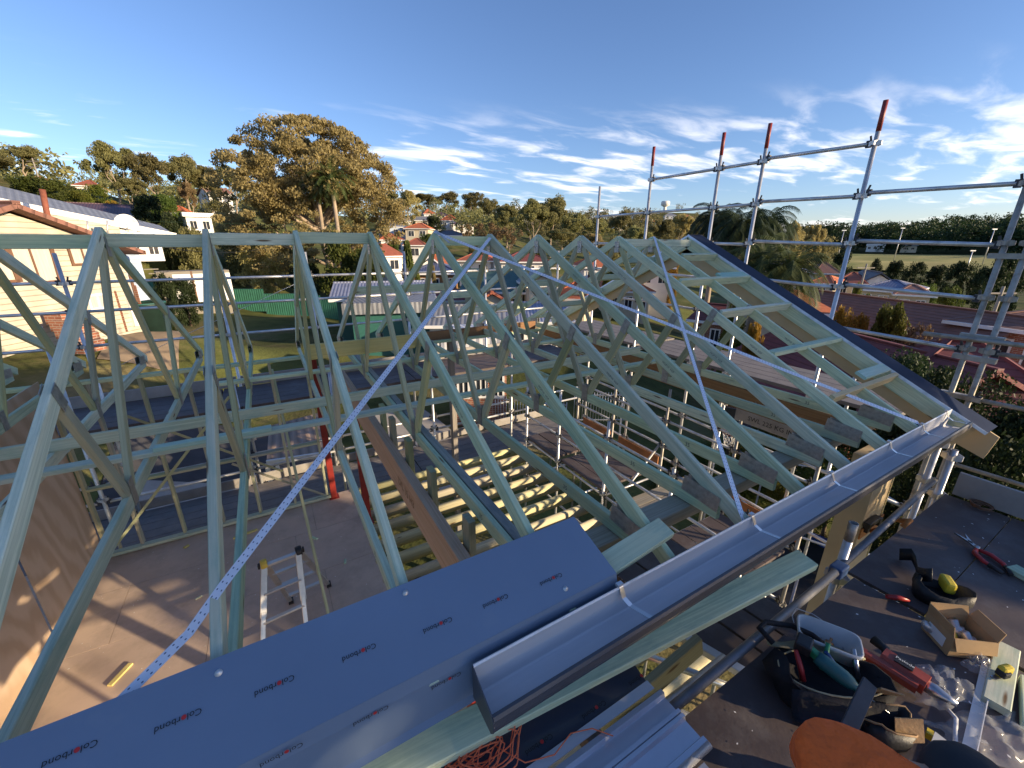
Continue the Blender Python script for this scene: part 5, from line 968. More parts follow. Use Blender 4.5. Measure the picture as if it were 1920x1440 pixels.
# ---- left hill and behind the cream house
far_house(225, 46, 433, 402, 150, 9, 'hip', 'roof_dark', 'boards_white', 'white house with dark blue hip roof behind the cream house', 8, 4, wall_h=2.3)
far_house(155, 64, 399, 377, 175, 9, 'gable', 'roof_purple', 'wall_cream', 'long house with dark purple roof and window strip', -6, 7, wall_h=3.2, bars=1)
far_house(55, 80, 386, 365, 70, 9, 'hip', 'tile_red', 'wall_white', 'red hip-roofed house above the white gable at the left', 12, 2)
far_house(103, 118, 351, 330, 60, 10, 'hip', 'tile_red', 'wall_white', 'red hip-roofed house high on the left hill', 20, 2); far_house(160, 122, 348, 334, 40, 9, 'hip', 'tile_red', 'wall_white', 'small red roof behind the lime bush on the hill', -10, 1)
far_house(372, 84, 407, 402, 50, 7, 'flat', 'roof_white', 'wall_white', 'small white flat-roofed house left of the big tree', 10, 2, wall_h=2.4); far_house(325, 92, 398, 384, 40, 8, 'hip', 'tile_orange', 'wall_white', 'orange roof beside the small white house', -14, 1); far_house(412, 120, 362, 350, 46, 8, 'gable', 'tile_brown', 'wall_white', 'pale house high left of the big tree', 15, 2)
# ---- hillside houses in the middle
far_house(741, 112, 425, 413, 46, 8, 'hip', 'roof_grey', 'boards_blue', 'pale blue house with grey hip roof right of the big tree', 10, 3); far_house(781, 106, 428, 417, 44, 8, 'hip', 'tile_orange', 'wall_cream', 'cream house with orange hip roof on the hillside', -12, 2); far_house(735, 82, 449, 437, 42, 8, 'hip', 'tile_orange', 'wall_white', 'low orange roof below the pale blue house', 6, 2); far_house(777, 76, 459, 447, 36, 7, 'hip', 'tile_red', 'wall_white', 'low red roof below the cream hillside house', -8, 1); far_house(738, 60, 479, 459, 40, 8, 'gable', 'tile_red', 'wall_white', 'red gabled roof left of the green conifer', 35, 1)
far_house(806, 175, 401, 391, 22, 8, 'hip', 'tile_orange', 'wall_white', 'orange roof high on the hillside', 10, 1); far_house(828, 168, 405, 397, 30, 8, 'hip', 'roof_purple', 'wall_white', 'dark roof right of the high orange roof', 0, 2); far_house(840, 150, 413, 401, 26, 8, 'hip', 'tile_orange', 'boards_blue', 'blue-walled house with orange roof on the hillside', -10, 2); far_house(868, 145, 421, 413, 40, 8, 'hip', 'roof_purple', 'wall_white', 'dark maroon roof at the right of the hillside houses', 8, 2); far_house(791, 140, 413, 405, 24, 7, 'gable', 'roof_grey', 'wall_cream', 'small cream house behind the orange hip house', 0, 2); far_house(757, 135, 414, 406, 22, 7, 'hip', 'roof_grey', 'wall_white', 'small white house behind the pale blue one', 5, 1)
far_house(845, 112, 441, 431, 66, 8, 'hip', 'roof_dark', 'wall_white', 'dark-roofed house with white gables behind the mid ridge', 5, 4); far_house(915, 300, 400, 394, 26, 9, 'hip', 'tile_red', 'wall_white', 'tiny red roof far up the hillside', 0, 1)
for i, (x, d, y) in enumerate(((1150, 430, 412), (1185, 470, 405), (1212, 450, 411), (1232, 400, 416), (1258, 480, 404), (1290, 470, 407), (1166, 380, 420))): far_house(x, d, y, y-5, 22, 9, 'hip', ('tile_orange', 'roof_grey', 'tile_red')[i % 3], 'wall_white', 'tiny far house on the distant slope, %s from the left' % ORD[[0, 2, 3, 4, 5, 6, 1][i]+1], 10*i-30, 2, grp='far houses on the distant slope')
# ---- sheds and roofs close behind the trusses
far_house(806, 46, 499, 480, 36, 5, 'gable', 'roof_white', 'wall_white', 'white gabled shed wall behind the fourth apex', 4, 1, 'y', name='shed'); far_house(815, 42, 511, 497, 80, 8, 'hip', 'roof_navy', 'lvl_dark', 'brown house with navy roof behind the fourth truss', -4, 3); far_house(838, 50, 496, 480, 26, 6, 'gable', 'tile_orange', 'wall_cream', 'orange roof right of the white shed', 20, 1)
far_house(720, 27, 556, 543, 175, 5, 'gable', 'roof_blue', 'shed_green', 'green shed with pale blue ribbed roof behind the wall frame', -2, 0, name='shed', wall_h=3.2); far_house(735, 24, 586, 578, 150, 3, 'flat', 'roof_grey', 'shed_green', 'flat grey carport roof in front of the green shed', -3, 0, name='carport', wall_h=2.5)
far_house(925, 33, 545, 512, 110, 7, 'gable', 'roof_teal', 'wall_cream', 'house with teal ribbed roof behind the sixth truss', -10, 2); far_house(1017, 31, 532, 512, 50, 7, 'gable', 'roof_grey', 'wall_cream', 'bright cream gable wall right of the teal roof', 12, 1, 'y'); far_house(840, 36, 562, 545, 80, 6, 'hip', 'roof_redmetal', 'wall_white', 'low red metal roof behind the blue strap', 4, 3); far_house(922, 30, 564, 551, 44, 4, 'gable', 'tile_red', 'wall_cream', 'small cream gable with red trim', 6, 1, 'y', name='shed')
far_house(985, 56, 490, 472, 90, 8, 'hip', 'tile_maroon', 'wall_white', 'white house with maroon roof behind the seventh truss', 4, 4); far_house(1125, 52, 500, 484, 60, 8, 'hip', 'tile_orange', 'wall_white', 'orange tiled roof behind the ninth truss', 12, 2); far_house(1065, 34, 558, 538, 60, 7, 'hip', 'tile_orange', 'wall_cream', 'orange tiled roof low behind the eighth truss', -10, 2); far_house(1180, 42, 545, 522, 80, 8, 'hip', 'tile_orange', 'wall_cream', 'tiled roof behind the tenth truss', 14, 3); far_house(890, 60, 488, 474, 60, 7, 'hip', 'tile_red', 'wall_white', 'red roof behind the blue strap near the ridge', -8, 2); far_house(1230, 50, 500, 488, 60, 7, 'hip', 'roof_navy', 'wall_white', 'navy roof behind the outriggers', 0, 2)
far_house(870, 22, 606, 596, 130, 4, 'gable', 'roof_grey', 'boards_white', 'long grey low shed roof behind the webs', -3, 2, name='shed'); far_house(1010, 24, 600, 588, 110, 5, 'gable', 'roof_blue', 'wall_white', 'pale blue shed roof behind the middle trusses', 6, 3, name='shed'); far_house(900, 15, 660, 655, 100, 2, 'flat', 'roof_white', 'brick', 'brick outhouse behind the yellow lintel', 0, 3, name='shed')
# ---- roofs on the right
def roof_house(px0, px1, d0, d1, y0, y1, drop, D, roof, rmat, wmat, label, nwin=3):
    a = PX(px0, y0, d0); b = PX(px1, y1, d1); mid = (a+b)/2; W = (Vector((a.x, a.y, 0))-Vector((b.x, b.y, 0))).length; rz = math.atan2(b.y-a.y, b.x-a.x); zr = mid.z
    dirn = Vector((-math.sin(rz), math.cos(rz), 0)); c = mid-dirn*D/2; ze = zr-drop
    return house('house', label, (c.x, c.y), rz, W, D, min(H(c.x, c.y)-.5, ze-2.6), ze, zr, roof, rmat, wmat, [('f', -W/2+W*(k+.5)/nwin, ze-1.7, 1.3, 1.2, False, 'trim_white', 1) for k in range(nwin)], .5, 'tiled houses right of the gable')
roof_house(1500, 1850, 25, 19.5, 624, 664, 2.3, 9, 'gable', 'tile_maroon', 'brick', 'house with long maroon tiled roof right of the barge')
T_, mr_ = roof_house(1540, 1930, 37, 30, 556, 585, 2.0, 9, 'gable', 'tile_brown', 'brick', 'house with long brown tiled roof behind the maroon one')
p = PX(1716, 640, 20.2); house('porch', 'maroon hipped porch roof projecting from the long maroon roof', (p.x-.6, p.y-2.2), face_cam(p, 20), 5.2, 4.4, -2, p.z-1.9, p.z, 'hip', 'tile_maroon', 'brick', [], .3, None, 'tile_maroon')
far_house(1890, 29, 612, 588, 190, 9, 'hip', 'tile_brown', 'brick', 'brick house with brown hip roof behind the double poles', -22, 3, grp='tiled houses right of the gable', wall_h=3.4); far_house(1647, 74, 529, 512, 56, 8, 'gable', 'roof_dark', 'boards_white', 'white gabled house facing us before the oval', 14, 2, 'y'); far_house(1596, 72, 530, 514, 50, 8, 'hip', 'tile_red', 'wall_cream', 'red roof left of the white gabled house', 0, 2); far_house(1660, 60, 544, 530, 100, 8, 'hip', 'roof_navy', 'wall_cream', 'dark navy hip roof in front of the white gabled house', -8, 3); far_house(1552, 84, 512, 494, 46, 9, 'hip', 'tile_brown', 'wall_cream', 'brown roof by the low palm', 10, 2); far_house(1540, 66, 530, 520, 40, 7, 'hip', 'tile_orange', 'wall_cream', 'orange roof behind the low palm', -10, 1); far_house(1715, 58, 552, 542, 60, 8, 'hip', 'tile_brown', 'wall_cream', 'brown roof right of the navy roof', 5, 2)
far_house(1532, 27, 585, 560, 60, 6, 'gable', 'tile_orange', 'wall_cream', 'orange tiled gable lit by the sun beside the barge', 40, 1); far_house(1642, 342, 461, 457, 34, 9, 'flat', 'roof_white', 'wall_white', 'white clubhouse across the oval', 0, 3, grp='buildings round the oval', wall_h=3.5); far_house(1705, 345, 462, 458, 30, 9, 'flat', 'roof_grey', 'wall_cream', 'low pavilion across the oval', 0, 2, grp='buildings round the oval', wall_h=3.5)
far_house(1470, 40, 505, 492, 60, 7, 'hip', 'roof_blue', 'wall_white', 'pale blue-roofed house behind the palms', 5, 2); far_house(1330, 30, 600, 585, 60, 6, 'gable', 'tile_maroon', 'brick', 'maroon roof seen under the outriggers', -15, 2)
# ---- cream neighbour on the left
A = PX(268, 618, 22.5); B = PX(-190, 660, 18.5); AB = Vector((B.x-A.x, B.y-A.y, 0)); W = AB.length; rz = math.atan2(-AB.y, -AB.x); c = (A+B)/2
ze = PX(255, 466, 22.5).z; z0 = H(c.x, c.y)-1.0; zr = ze+1.25; T, nb = house('house', 'cream weatherboard house with brown trim at the left, brick base', (c.x, c.y), rz, W, 9, z0, ze, zr, 'gable', 'tile_brown', 'boards_cream', [], .5, None, 'trim_brown', 'y')
def on_wall(px, py):   # local u,z on the front wall
    v = ray(px, py); n_ = Vector((-math.sin(rz), math.cos(rz), 0)); q = CAM+v*((Vector((c.x, c.y, 0))-CAM).dot(n_)/v.dot(n_)); return (q.x-c.x)*math.cos(rz)+(q.y-c.y)*math.sin(rz), q.z
for x0, y0, x1, y1, cur, bars in ((36, 448, 84, 530, True, 1), (138, 448, 166, 494, True, 1), (172, 553, 195, 578, True, 1), (-60, 460, 10, 530, True, 1)):
    u0, za_ = on_wall(x0, y1); u1, zb_ = on_wall(x1, y0); window(T, 'f', (u0+u1)/2, za_, u1-u0, zb_-za_, W, 9, nb, cur, 'trim_white' if y0 > 500 else 'trim_brown', bars)
for x0, x1, y0, y1, mt in ((213, 236, 545, 622, 'brick'), (250, 272, 535, 610, 'brick'), (236, 250, 538, 612, 'wall_white')):
    u0, z1_ = on_wall(x0, y0); u1, z2_ = on_wall(x1, y1); hexa(MB(), T, u0, u1, -.10, .02, z2_, z1_).build('brick_pier' if mt == 'brick' else 'base_panel', mt, nb)
u0, z1_ = on_wall(86, 440); u1, z2_ = on_wall(112, 530); MB().beam(T(u0, -.06, z1_), T(u1, -.06, z2_), .08, .08).build('downpipe', 'trim_brown', nb)
for k in range(5): uu, zz = on_wall(92-7*k, 585+13*k); hexa(MB(), T, uu-.35, uu+.35, -.8-.3*k, -.2-.3*k, zz-.35, zz).build('step', 'brick', nb)
sd = empty('side_wing', (A.x, A.y, z0), 'white boarded side wing of the cream house, bluish shade put into its colour', 'house'); u0, zt_ = on_wall(252, 446); hexa(MB(), T, W/2+.02, W/2+1.35, .6, 3.5, ze-2.1, ze+.3).build('wall', 'boards_blue', sd); hexa(MB(), T, W/2+.62, W/2+.72, .55, .6, ze-2.1, ze+.3).build('downpipe', 'trim_brown', sd)  # white wall in shade: the bluish shade is painted into its boards
hexa(MB(), T, W/2-.4, W/2+1.6, .3, 3.8, ze+.3, ze+.42).build('roof', 'roof_white', sd)
# white skillion roof edge running behind the cream gable
a, b = PX(-30, 372, 27), PX(330, 442, 30); m = MB(); m.beam(a, b, .1, .26); vs = empty('veranda_roof', tuple(a), 'long white-edged veranda roof sloping behind the cream gable', 'roof'); m.build('white_edge', 'trim_white', vs)
n_ = Vector((-.3, 1, 0)).normalized(); m = MB(); m.quad(a, b, b+n_*4+Vector((0, 0, .6)), a+n_*4+Vector((0, 0, .9))); m.build('roof_sheet', 'roof_grey', vs, solid=.05)
m = MB(); b2 = a.lerp(b, .62); m.quad(b2+Vector((0, 0, -.1)), a+Vector((0, 0, -.1)), a+Vector((0, 0, -3)), b2+Vector((0, 0, -1.6))); m.build('wall', 'boards_cream', vs, solid=.1)
a, b = PX(79, 355, 26), PX(98, 450, 26); MB().tube(b, a, .10, n=8).build('rusty_pole', plain('rust', (.22, .07, .04), .8, 0, .3), None, 'leaning rust-red pole above the cream house roof', 'pole')
ds = empty('satellite_dish', tuple(PX(237, 440, 29)), 'round pale satellite dish on the roof behind the ridge', 'satellite dish'); c0 = PX(237, 420, 29); dirv = (CAM-c0).normalized()
MB().lathe([(.0, .0), (.22, .03), (.38, .09), (.46, .15), (.45, .16), (.37, .11), (.22, .05), (0, .02)], c0-dirv*.1, 20, dirv).build('bowl', 'trim_white', ds); MB().tube(PX(240, 446, 29.1), c0-dirv*.12, .03, n=8).build('mast', 'galv', ds); MB().tube(c0-dirv*.05+Vector((0, 0, -.4)), c0+dirv*.5, .015, n=6).build('arm', 'galv', ds)
for i, x in enumerate((165, 202)): a, b = PX(x, 445, 27), PX(x-1, 414, 27); MB().tube(a, b, .035, n=8).build('vent_pipe', 'galv', None, 'thin roof vent pipe %s of the dish' % ('far left' if i == 0 else 'just left'), 'pipe')
# white timber stairs beside the fence, bin, fence
stp = PX(330, 520, 40); st_ = empty('garden_stairs', tuple(stp), 'white fenced garden stairs and deck below the big tree', 'stairs')
T2 = Loc((stp.x, stp.y), face_cam(stp, 5)); zb = H(stp.x, stp.y); hexa(MB(), T2, -.2, 3.4, 0, .1, stp.z-1.9, stp.z+.2).build('white_panel', 'trim_white', st_); hexa(MB(), T2, .9, 1.02, -.05, 0, stp.z-1.9, stp.z+.4).build('post', 'trim_brown', st_); hexa(MB(), T2, -1.0, 3.6, 1.2, 3.0, zb-1, stp.z+.35).build('deck', 'grey_timber', st_)
for k in range(6): hexa(MB(), T2, -1.7+.2*k, -.9+.2*k, -.3, .2, stp.z+.6-.3*k, stp.z+.66-.3*k).build('tread', 'grey_timber', st_)
bp_ = PX(290, 628, 23); wb = empty('water_butt', tuple(bp_), 'dark green tub standing at the corner of the cream house', 'tub'); s_ = .62
m = MB(); m.lathe([(.0, 0), (.50, 0), (.62, 1.25), (.66, 1.27), (.66, 1.33), (.60, 1.33), (.58, 1.2), (0, 1.18)], bp_, 18); m.build('tub_body', plain('tub_green', (.012, .032, .026), .5), wb); m = MB(); m.lathe([(.55, 1.335), (.67, 1.335), (.67, 1.37), (.55, 1.37)], bp_, 18); m.build('rim', 'shed_green', wb)
fp = [PX(262, 572, 47), PX(345, 567, 46.5), PX(440, 575, 44.5), PX(560, 592, 42), PX(700, 612, 38)]; fe = empty('green_fence', (fp[3].x, fp[3].y, H(fp[3].x, fp[3].y)), 'long ribbed green steel fence across the back yard', 'fence')
lines('fence_green', (.05, .20, .13), 3, .19, .03, .5, 0, dark=.6, sharp=False)
for a, b in zip(fp[:-1], fp[1:]):
    L = (Vector((a.x, a.y, 0))-Vector((b.x, b.y, 0))).length; n = max(1, round(L/2.4))
    for k in range(n):
        p0 = a.lerp(b, k/n); p1 = a.lerp(b, (k+1)/n); z = (H(p0.x, p0.y)+H(p1.x, p1.y))/2; m = MB(); m.quad((p0.x, p0.y, z-.1), (p1.x, p1.y, z-.1), (p1.x, p1.y, z+1.85), (p0.x, p0.y, z+1.85)); m.build('panel', 'fence_green', fe, solid=.04); MB().beam((p0.x, p0.y, z+1.86), (p1.x, p1.y, z+1.86), .06, .05).build('top_rail', 'shed_green', fe); MB().box((p0.x, p0.y, z+.9), (.07, .07, 2.0)).build('post', 'shed_green', fe)
fw2 = [PX(690, 590, 44), PX(850, 590, 46)]; cf = empty('cream_fence', (fw2[0].x, fw2[0].y, 0), 'pale fence behind the green shed roof', 'fence'); m = MB(); a, b = fw2; m.quad((a.x, a.y, a.z-.5), (b.x, b.y, b.z-.5), (b.x, b.y, b.z+2.6), (a.x, a.y, a.z+2.6)); m.build('panel', 'wall_cream', cf, solid=.05)
# ---- poles
def ppole(x, y0, y1, d, label, arms=1, name='power_pole', r=.14):
    a, b = PX(x, y1, d), PX(x, y0, d); root = empty(name, (a.x, a.y, min(a.z, H(a.x, a.y))), label, 'pole', 'poles in the distance'); MB().tube((a.x, a.y, min(a.z, H(a.x, a.y))), (a.x, a.y, b.z), r, r*.7, n=8).build('shaft', 'grey_timber' if name == 'power_pole' else 'galv', root)
    for k in range(arms): MB().beam(Vector((a.x, a.y, b.z-.5-.9*k))-_r*1.1, Vector((a.x, a.y, b.z-.5-.9*k))+_r*1.1, .12, .12).build('cross_arm', 'grey_timber', root)
    return root, Vector((a.x, a.y, b.z))
for q in ((76, 298, 345, 118, 'power pole against the sky on the left hill', 2), (786, 372, 402, 190, 'power pole left of the hill houses', 1), (815, 378, 405, 185, 'power pole above the orange hill roof', 1), (864, 386, 410, 170, 'power pole right of the hill houses', 2), (882, 388, 405, 200, 'thin power pole left of the pale gum', 0), (1612, 494, 545, 70, 'power pole before the oval', 1), (1862, 536, 590, 48, 'power pole between the double scaffold poles', 1)): ppole(*q)
for q in ((1572, 432, 476, 225, 'floodlight pole at the left end of the oval'), (1678, 428, 480, 260, 'floodlight pole in the middle of the oval'), (1848, 430, 478, 250, 'floodlight pole at the right of the oval'), (1818, 470, 488, 215, 'white goal post on the oval')):
    root, tp = ppole(*q, 0, 'floodlight', .2); MB().beam(tp-_r*.9, tp+_r*.9, .25, .35).build('lamp_bar', 'alu', root)
wt = PX(1247, 388, 620); tw = empty('water_tower', (wt.x, wt.y, H(wt.x, wt.y)), 'pale water tower on the far skyline', 'tower'); MB().tube((wt.x, wt.y, H(wt.x, wt.y)), (wt.x, wt.y, wt.z), 2.0, n=12).build('stem', 'wall_white', tw); MB().lathe([(2, 0), (5.5, 2), (5.5, 6), (4.5, 7), (0, 7.4)], (wt.x, wt.y, wt.z), 16).build('tank', 'wall_white', tw)
for i, (x0, y0, d0, x1, y1, d1) in enumerate(((-60, 395, 60, 420, 366, 110), (190, 437, 30, 560, 441, 44))): a, b = PX(x0, y0, d0), PX(x1, y1, d1); m = MB(); m.path([a.lerp(b, k/8)+Vector((0, 0, -1.2*4*(k/8)*(1-k/8))) for k in range(9)], .018, 5); m.build('overhead_wire', 'black_plastic', None, ('upper overhead wire across the left hill', 'lower overhead wire above the left ridge blocks')[i], 'wire')
# ---- yard things glimpsed through the frame
pg = empty('pergola', tuple(PX(550, 830, Z=2.2)), 'low pergola with tan ribbed roof in the yard behind the wall frame', 'pergola'); q = [PX(500, 868, Z=2.1), PX(618, 850, Z=2.1), PX(598, 775, Z=2.3), PX(505, 800, Z=2.3)]
lines('rib_tan', (.34, .25, .19), 3, .2, .03, .6, 0, dark=.45, sharp=False); m = MB(); m.quad(*q); m.build('ribbed_roof', 'rib_tan', pg, solid=.04)
for k in q: MB().beam((k.x, k.y, 0), (k.x, k.y, k.z-.03), .09, .09).build('post', 'trim_white', pg)
m = MB(); m.beam(q[0], q[1], .06, .12); m.build('front_beam', 'trim_white', pg)
q0 = PX(1372, 812, 12.2); hp = empty('basketball_hoop', (q0.x, q0.y, H(q0.x, q0.y)), 'basketball hoop with white net in the garden below the gable', 'basketball hoop'); zz = q0.z
fr_ = Vector((CAM.x-q0.x, CAM.y-q0.y, 0)).normalized(); rt_ = Vector((-fr_.y, fr_.x, 0)); 
MB().beam(q0-fr_*.33+Vector((0, 0, -.12)), q0-fr_*.33+Vector((0, 0, .62)), .9, .03, fr_).build('backboard', 'glass_dark', hp); MB().tube((q0.x-fr_.x*.6, q0.y-fr_.y*.6, H(q0.x, q0.y)), (q0.x-fr_.x*.6, q0.y-fr_.y*.6, zz+.3), .06, n=8).build('pole', 'black_plastic', hp)
ring = [q0+Vector((math.cos(a)*.23, math.sin(a)*.23, 0)) for a in [k*math.pi/8 for k in range(17)]]; MB().path(ring, .012, 6).build('rim', 'red_paint', hp)
m = MB()
for k in range(12):
    for s in (-1, 1):
        pts = []
        for j in range(5): a = k*math.pi/6+s*j*.28; r_ = .23-.10*(j/4); pts.append(q0+Vector((math.cos(a)*r_, math.sin(a)*r_, -.105*j)))
        m.path(pts, .008, 4)
m.build('net', 'trim_white', hp)
q0 = PX(1530, 985, 9.0); tz = H(q0.x, q0.y); plain('blue_pad', (.02, .09, .42), .5, 0, .15); tp_ = empty('trampoline', (q0.x, q0.y, tz), 'blue padded trampoline on the grass under the gutter end', 'trampoline'); q0 = Vector((PX(1540, 985, 8.6).x+.5, PX(1540, 985, 8.6).y+.3, tz))
m = MB(); m.lathe([(1.35, .84), (1.72, .86), (1.75, .82), (1.72, .80), (1.35, .80), (1.35, .84)], q0, 30); m.build('pad', 'blue_pad', tp_); m = MB(); m.lathe([(0, .82), (1.36, .82)], q0, 30); m.build('mat', 'black_plastic', tp_)
for k in range(6): a = k*math.pi/3; MB().path([q0+Vector((math.cos(a)*1.7, math.sin(a)*1.7, 0)), q0+Vector((math.cos(a)*1.75, math.sin(a)*1.75, 1.2)), q0+Vector((math.cos(a)*1.72, math.sin(a)*1.72, 2.4)), q0+Vector((math.cos(a)*1.5, math.sin(a)*1.5, 2.6))], .022, 8).build('net_pole', 'galv', tp_)
MB().path([q0+Vector((math.cos(a)*1.5, math.sin(a)*1.5, 2.6)) for a in [k*math.pi/12 for k in range(25)]], .018, 6).build('top_hoop', 'galv', tp_)
def picket(a, b, label, h=1.2):
    a, b = Vector(a), Vector(b); root = empty('picket_fence', tuple(a), label, 'fence', 'metal garden fences'); L = (b-a).length; d = (b-a)/L
    for z in (.12, h-.12): MB().beam(a+Vector((0, 0, z)), b+Vector((0, 0, z)), .03, .04).build('rail', 'galv', root)
    n = int(L/.11); pk = None
    for k in range(n+1):
        c_ = a+d*(k*L/n)
        if pk is None: m = MB(); m.tube((0, 0, .05), (0, 0, h), .011, n=6); pk = m.build('picket', 'galv', root); pk.location = c_-a
        else: share(pk, 'picket', c_-a, root)
for (x0, y0), (x1, y1), lb in (((870, 790), (1060, 812), 'metal picket fence across the yard, left length'), ((1075, 790), (1178, 790), 'metal picket fence across the yard, right length')): a, b = PX(x0, y0, Z=.1), PX(x1, y1, Z=.1); picket((a.x, a.y, .05), (b.x, b.y, .05), lb, 1.3)
# neighbour's carport and car at the lower right
q = [PX(1850, 760, 22), PX(1900, 765, 21.5), PX(1915, 700, 26), PX(1865, 692, 26.5)]; cp_ = empty('carport', (q[0].x, q[0].y, H(q[0].x, q[0].y)), 'white ribbed carport roof among dark shrubs at the right edge', 'carport'); m = MB(); m.quad(*q); m.build('ribbed_roof', 'roof_white', cp_, solid=.06)
for k in q: MB().beam((k.x, k.y, H(k.x, k.y)-.2), (k.x, k.y, k.z-.04), .1, .1).build('post', 'trim_white', cp_)
def car(x, y, d, rz, label, col_='trim_white'):
    p = PX(x, y, d); z = H(p.x, p.y); z = min(z, p.z-.7); root = empty('parked_car', (p.x, p.y, z), label, 'car', 'parked cars'); T = Loc((p.x, p.y), rz)
    prof = [(-2.1, .35), (-2.12, .75), (-1.95, .92), (-1.1, 1.0), (-.55, 1.42), (.75, 1.44), (1.35, 1.02), (2.0, .95), (2.1, .7), (2.08, .35)]
    m = MB(); A = m.ring([T(x_, -.82, z+h) for x_, h in prof]); A2 = m.ring([T(x_*.98, -.86, z+h) if h < .9 else T(x_, -.7, z+h) for x_, h in prof]); B2 = m.ring([T(x_*.98, .86, z+h) if h < .9 else T(x_, .7, z+h) for x_, h in prof]); m.bridge(B2, A2); m.face(A2); m.face(B2[::-1]); m.build('body', col_, root, bevel=.05)
    for s in (-1, 1): m = MB(); m.face(m.ring([T(-1.0, s*.80, z+.98), T(-.52, s*.72, z+1.36), T(.72, s*.72, z+1.38), T(1.2, s*.80, z+1.0)])); m.build('side_glass', 'glass_dark', root, solid=.02)
    for xx, x2, h0, h1 in ((-1.12, -.58, 1.03, 1.40), (1.36, .80, 1.04, 1.42)): m = MB(); m.quad(T(xx, -.66, z+h0), T(xx, .66, z+h0), T(x2, .62, z+h1), T(x2, -.62, z+h1)); m.build('windscreen', 'glass_dark', root, solid=.03)
    for wx in (-1.3, 1.3):
        for s in (-1, 1): w_ = MB().lathe([(0, -.1), (.31, -.1), (.33, 0), (.31, .1), (0, .1)], T(wx, s*.8, z+.33), 18, T(0, 1, 0)-T(0, 0, 0)).build('wheel', 'black_plastic', root); MB().lathe([(0, -.115), (.19, -.115), (.19, .115), (0, .115)], T(wx, s*.8, z+.33), 12, T(0, 1, 0)-T(0, 0, 0)).build('rim', 'alu', w_)
car(1892, 690, 27, 2.5, 'white car parked behind the carport at the right edge'); car(1868, 568, 62, .5, 'pale car parked between the double scaffold poles'); car(1770, 545, 80, .2, 'silver car parked beyond the brown roof', 'alu')
# ================================================================== THINGS ON THE WORKING DECK
DZ = 4.951
plain('bag_black', (.010, .010, .013), .85, 0, .3, 12, .6, 60, .006); plain('bag_navy', (.014, .015, .022), .85, 0, .3, 10, .6, 60, .006); plain('bag_lining', (.36, .32, .20), .85, 0, .2, 14, .5, 70, .004)
plain('tub_plastic', (.66, .66, .64), .35, 0, .06, 8, .1, 30, .002, trans=.25); plain('gun_red', (.26, .045, .025), .45, 0, .15, 14, .2, 60, .002); plain('leather', (.34, .21, .10), .75, 0, .25, 18, .5, 70, .004); plain('leather_black', (.014, .014, .015), .55, 0, .3, 18, .5, 70, .004); plain('tool_teal', (.02, .11, .11), .45, 0, .2); plain('tool_green', (.02, .22, .09), .5, 0, .2); plain('tool_yellow', (.62, .46, .03), .5, 0, .15); plain('steel', (.45, .45, .46), .3, .95, .15, 20, .1); plain('copper_bits', (.5, .25, .12), .35, .9, .3, 30, .2); plain('cardboard', (.42, .27, .13), .85, 0, .12, 9, .2, 50, .002); plain('blue_rag', (.03, .08, .22), .8, 0, .3, 12, .5, 40, .01); plain('handle_red', (.42, .03, .03), .4, 0, .15); plain('hi_vis', (1.0, .15, .018), .8, 0, .04, 9, 1.0, 5, .12); plain('skin', (.44, .25, .17), .55, 0, .1); plain('trousers', (.025, .028, .04), .85, 0, .25, 14, .5, 50, .004); plain('cap_dark', (.015, .016, .022), .8, 0, .2, 12, .3, 60, .003)
m_, t, b, o_ = newmat('clear_plastic'); b.inputs['Base Color'].default_value = (.85, .87, .9, 1); b.inputs['Roughness'].default_value = .12; b.inputs['Alpha'].default_value = .16; b.inputs['Specular IOR Level'].default_value = .8
def loft(m, rings, close_top=False, close_bot=True, smooth=True):
    rg = [m.ring(r_) for r_ in rings]
    for a, b in zip(rg[:-1], rg[1:]): m.bridge(a, b, smooth=smooth)
    if close_bot: m.face(rg[0][::-1])
    if close_top: m.face(rg[-1])
    return m
def oval(c, a, b, rz, n=20, wob=0, seed=0, p=2.6):
    rnd = random.Random(seed); out_ = []; ph = rnd.uniform(0, 6)
    for k in range(n):
        t_ = 2*math.pi*k/n; x = a*math.copysign(abs(math.cos(t_))**(2/p), math.cos(t_)); y = b*math.copysign(abs(math.sin(t_))**(2/p), math.sin(t_)); f_ = 1+wob*math.sin(3*t_+ph)+wob*.6*math.sin(5*t_+2*ph); out_.append(Vector((c[0]+(x*math.cos(rz)-y*math.sin(rz))*f_, c[1]+(x*math.sin(rz)+y*math.cos(rz))*f_, c[2]+wob*1.1*math.sin(2*t_+ph)*a)))
    return out_
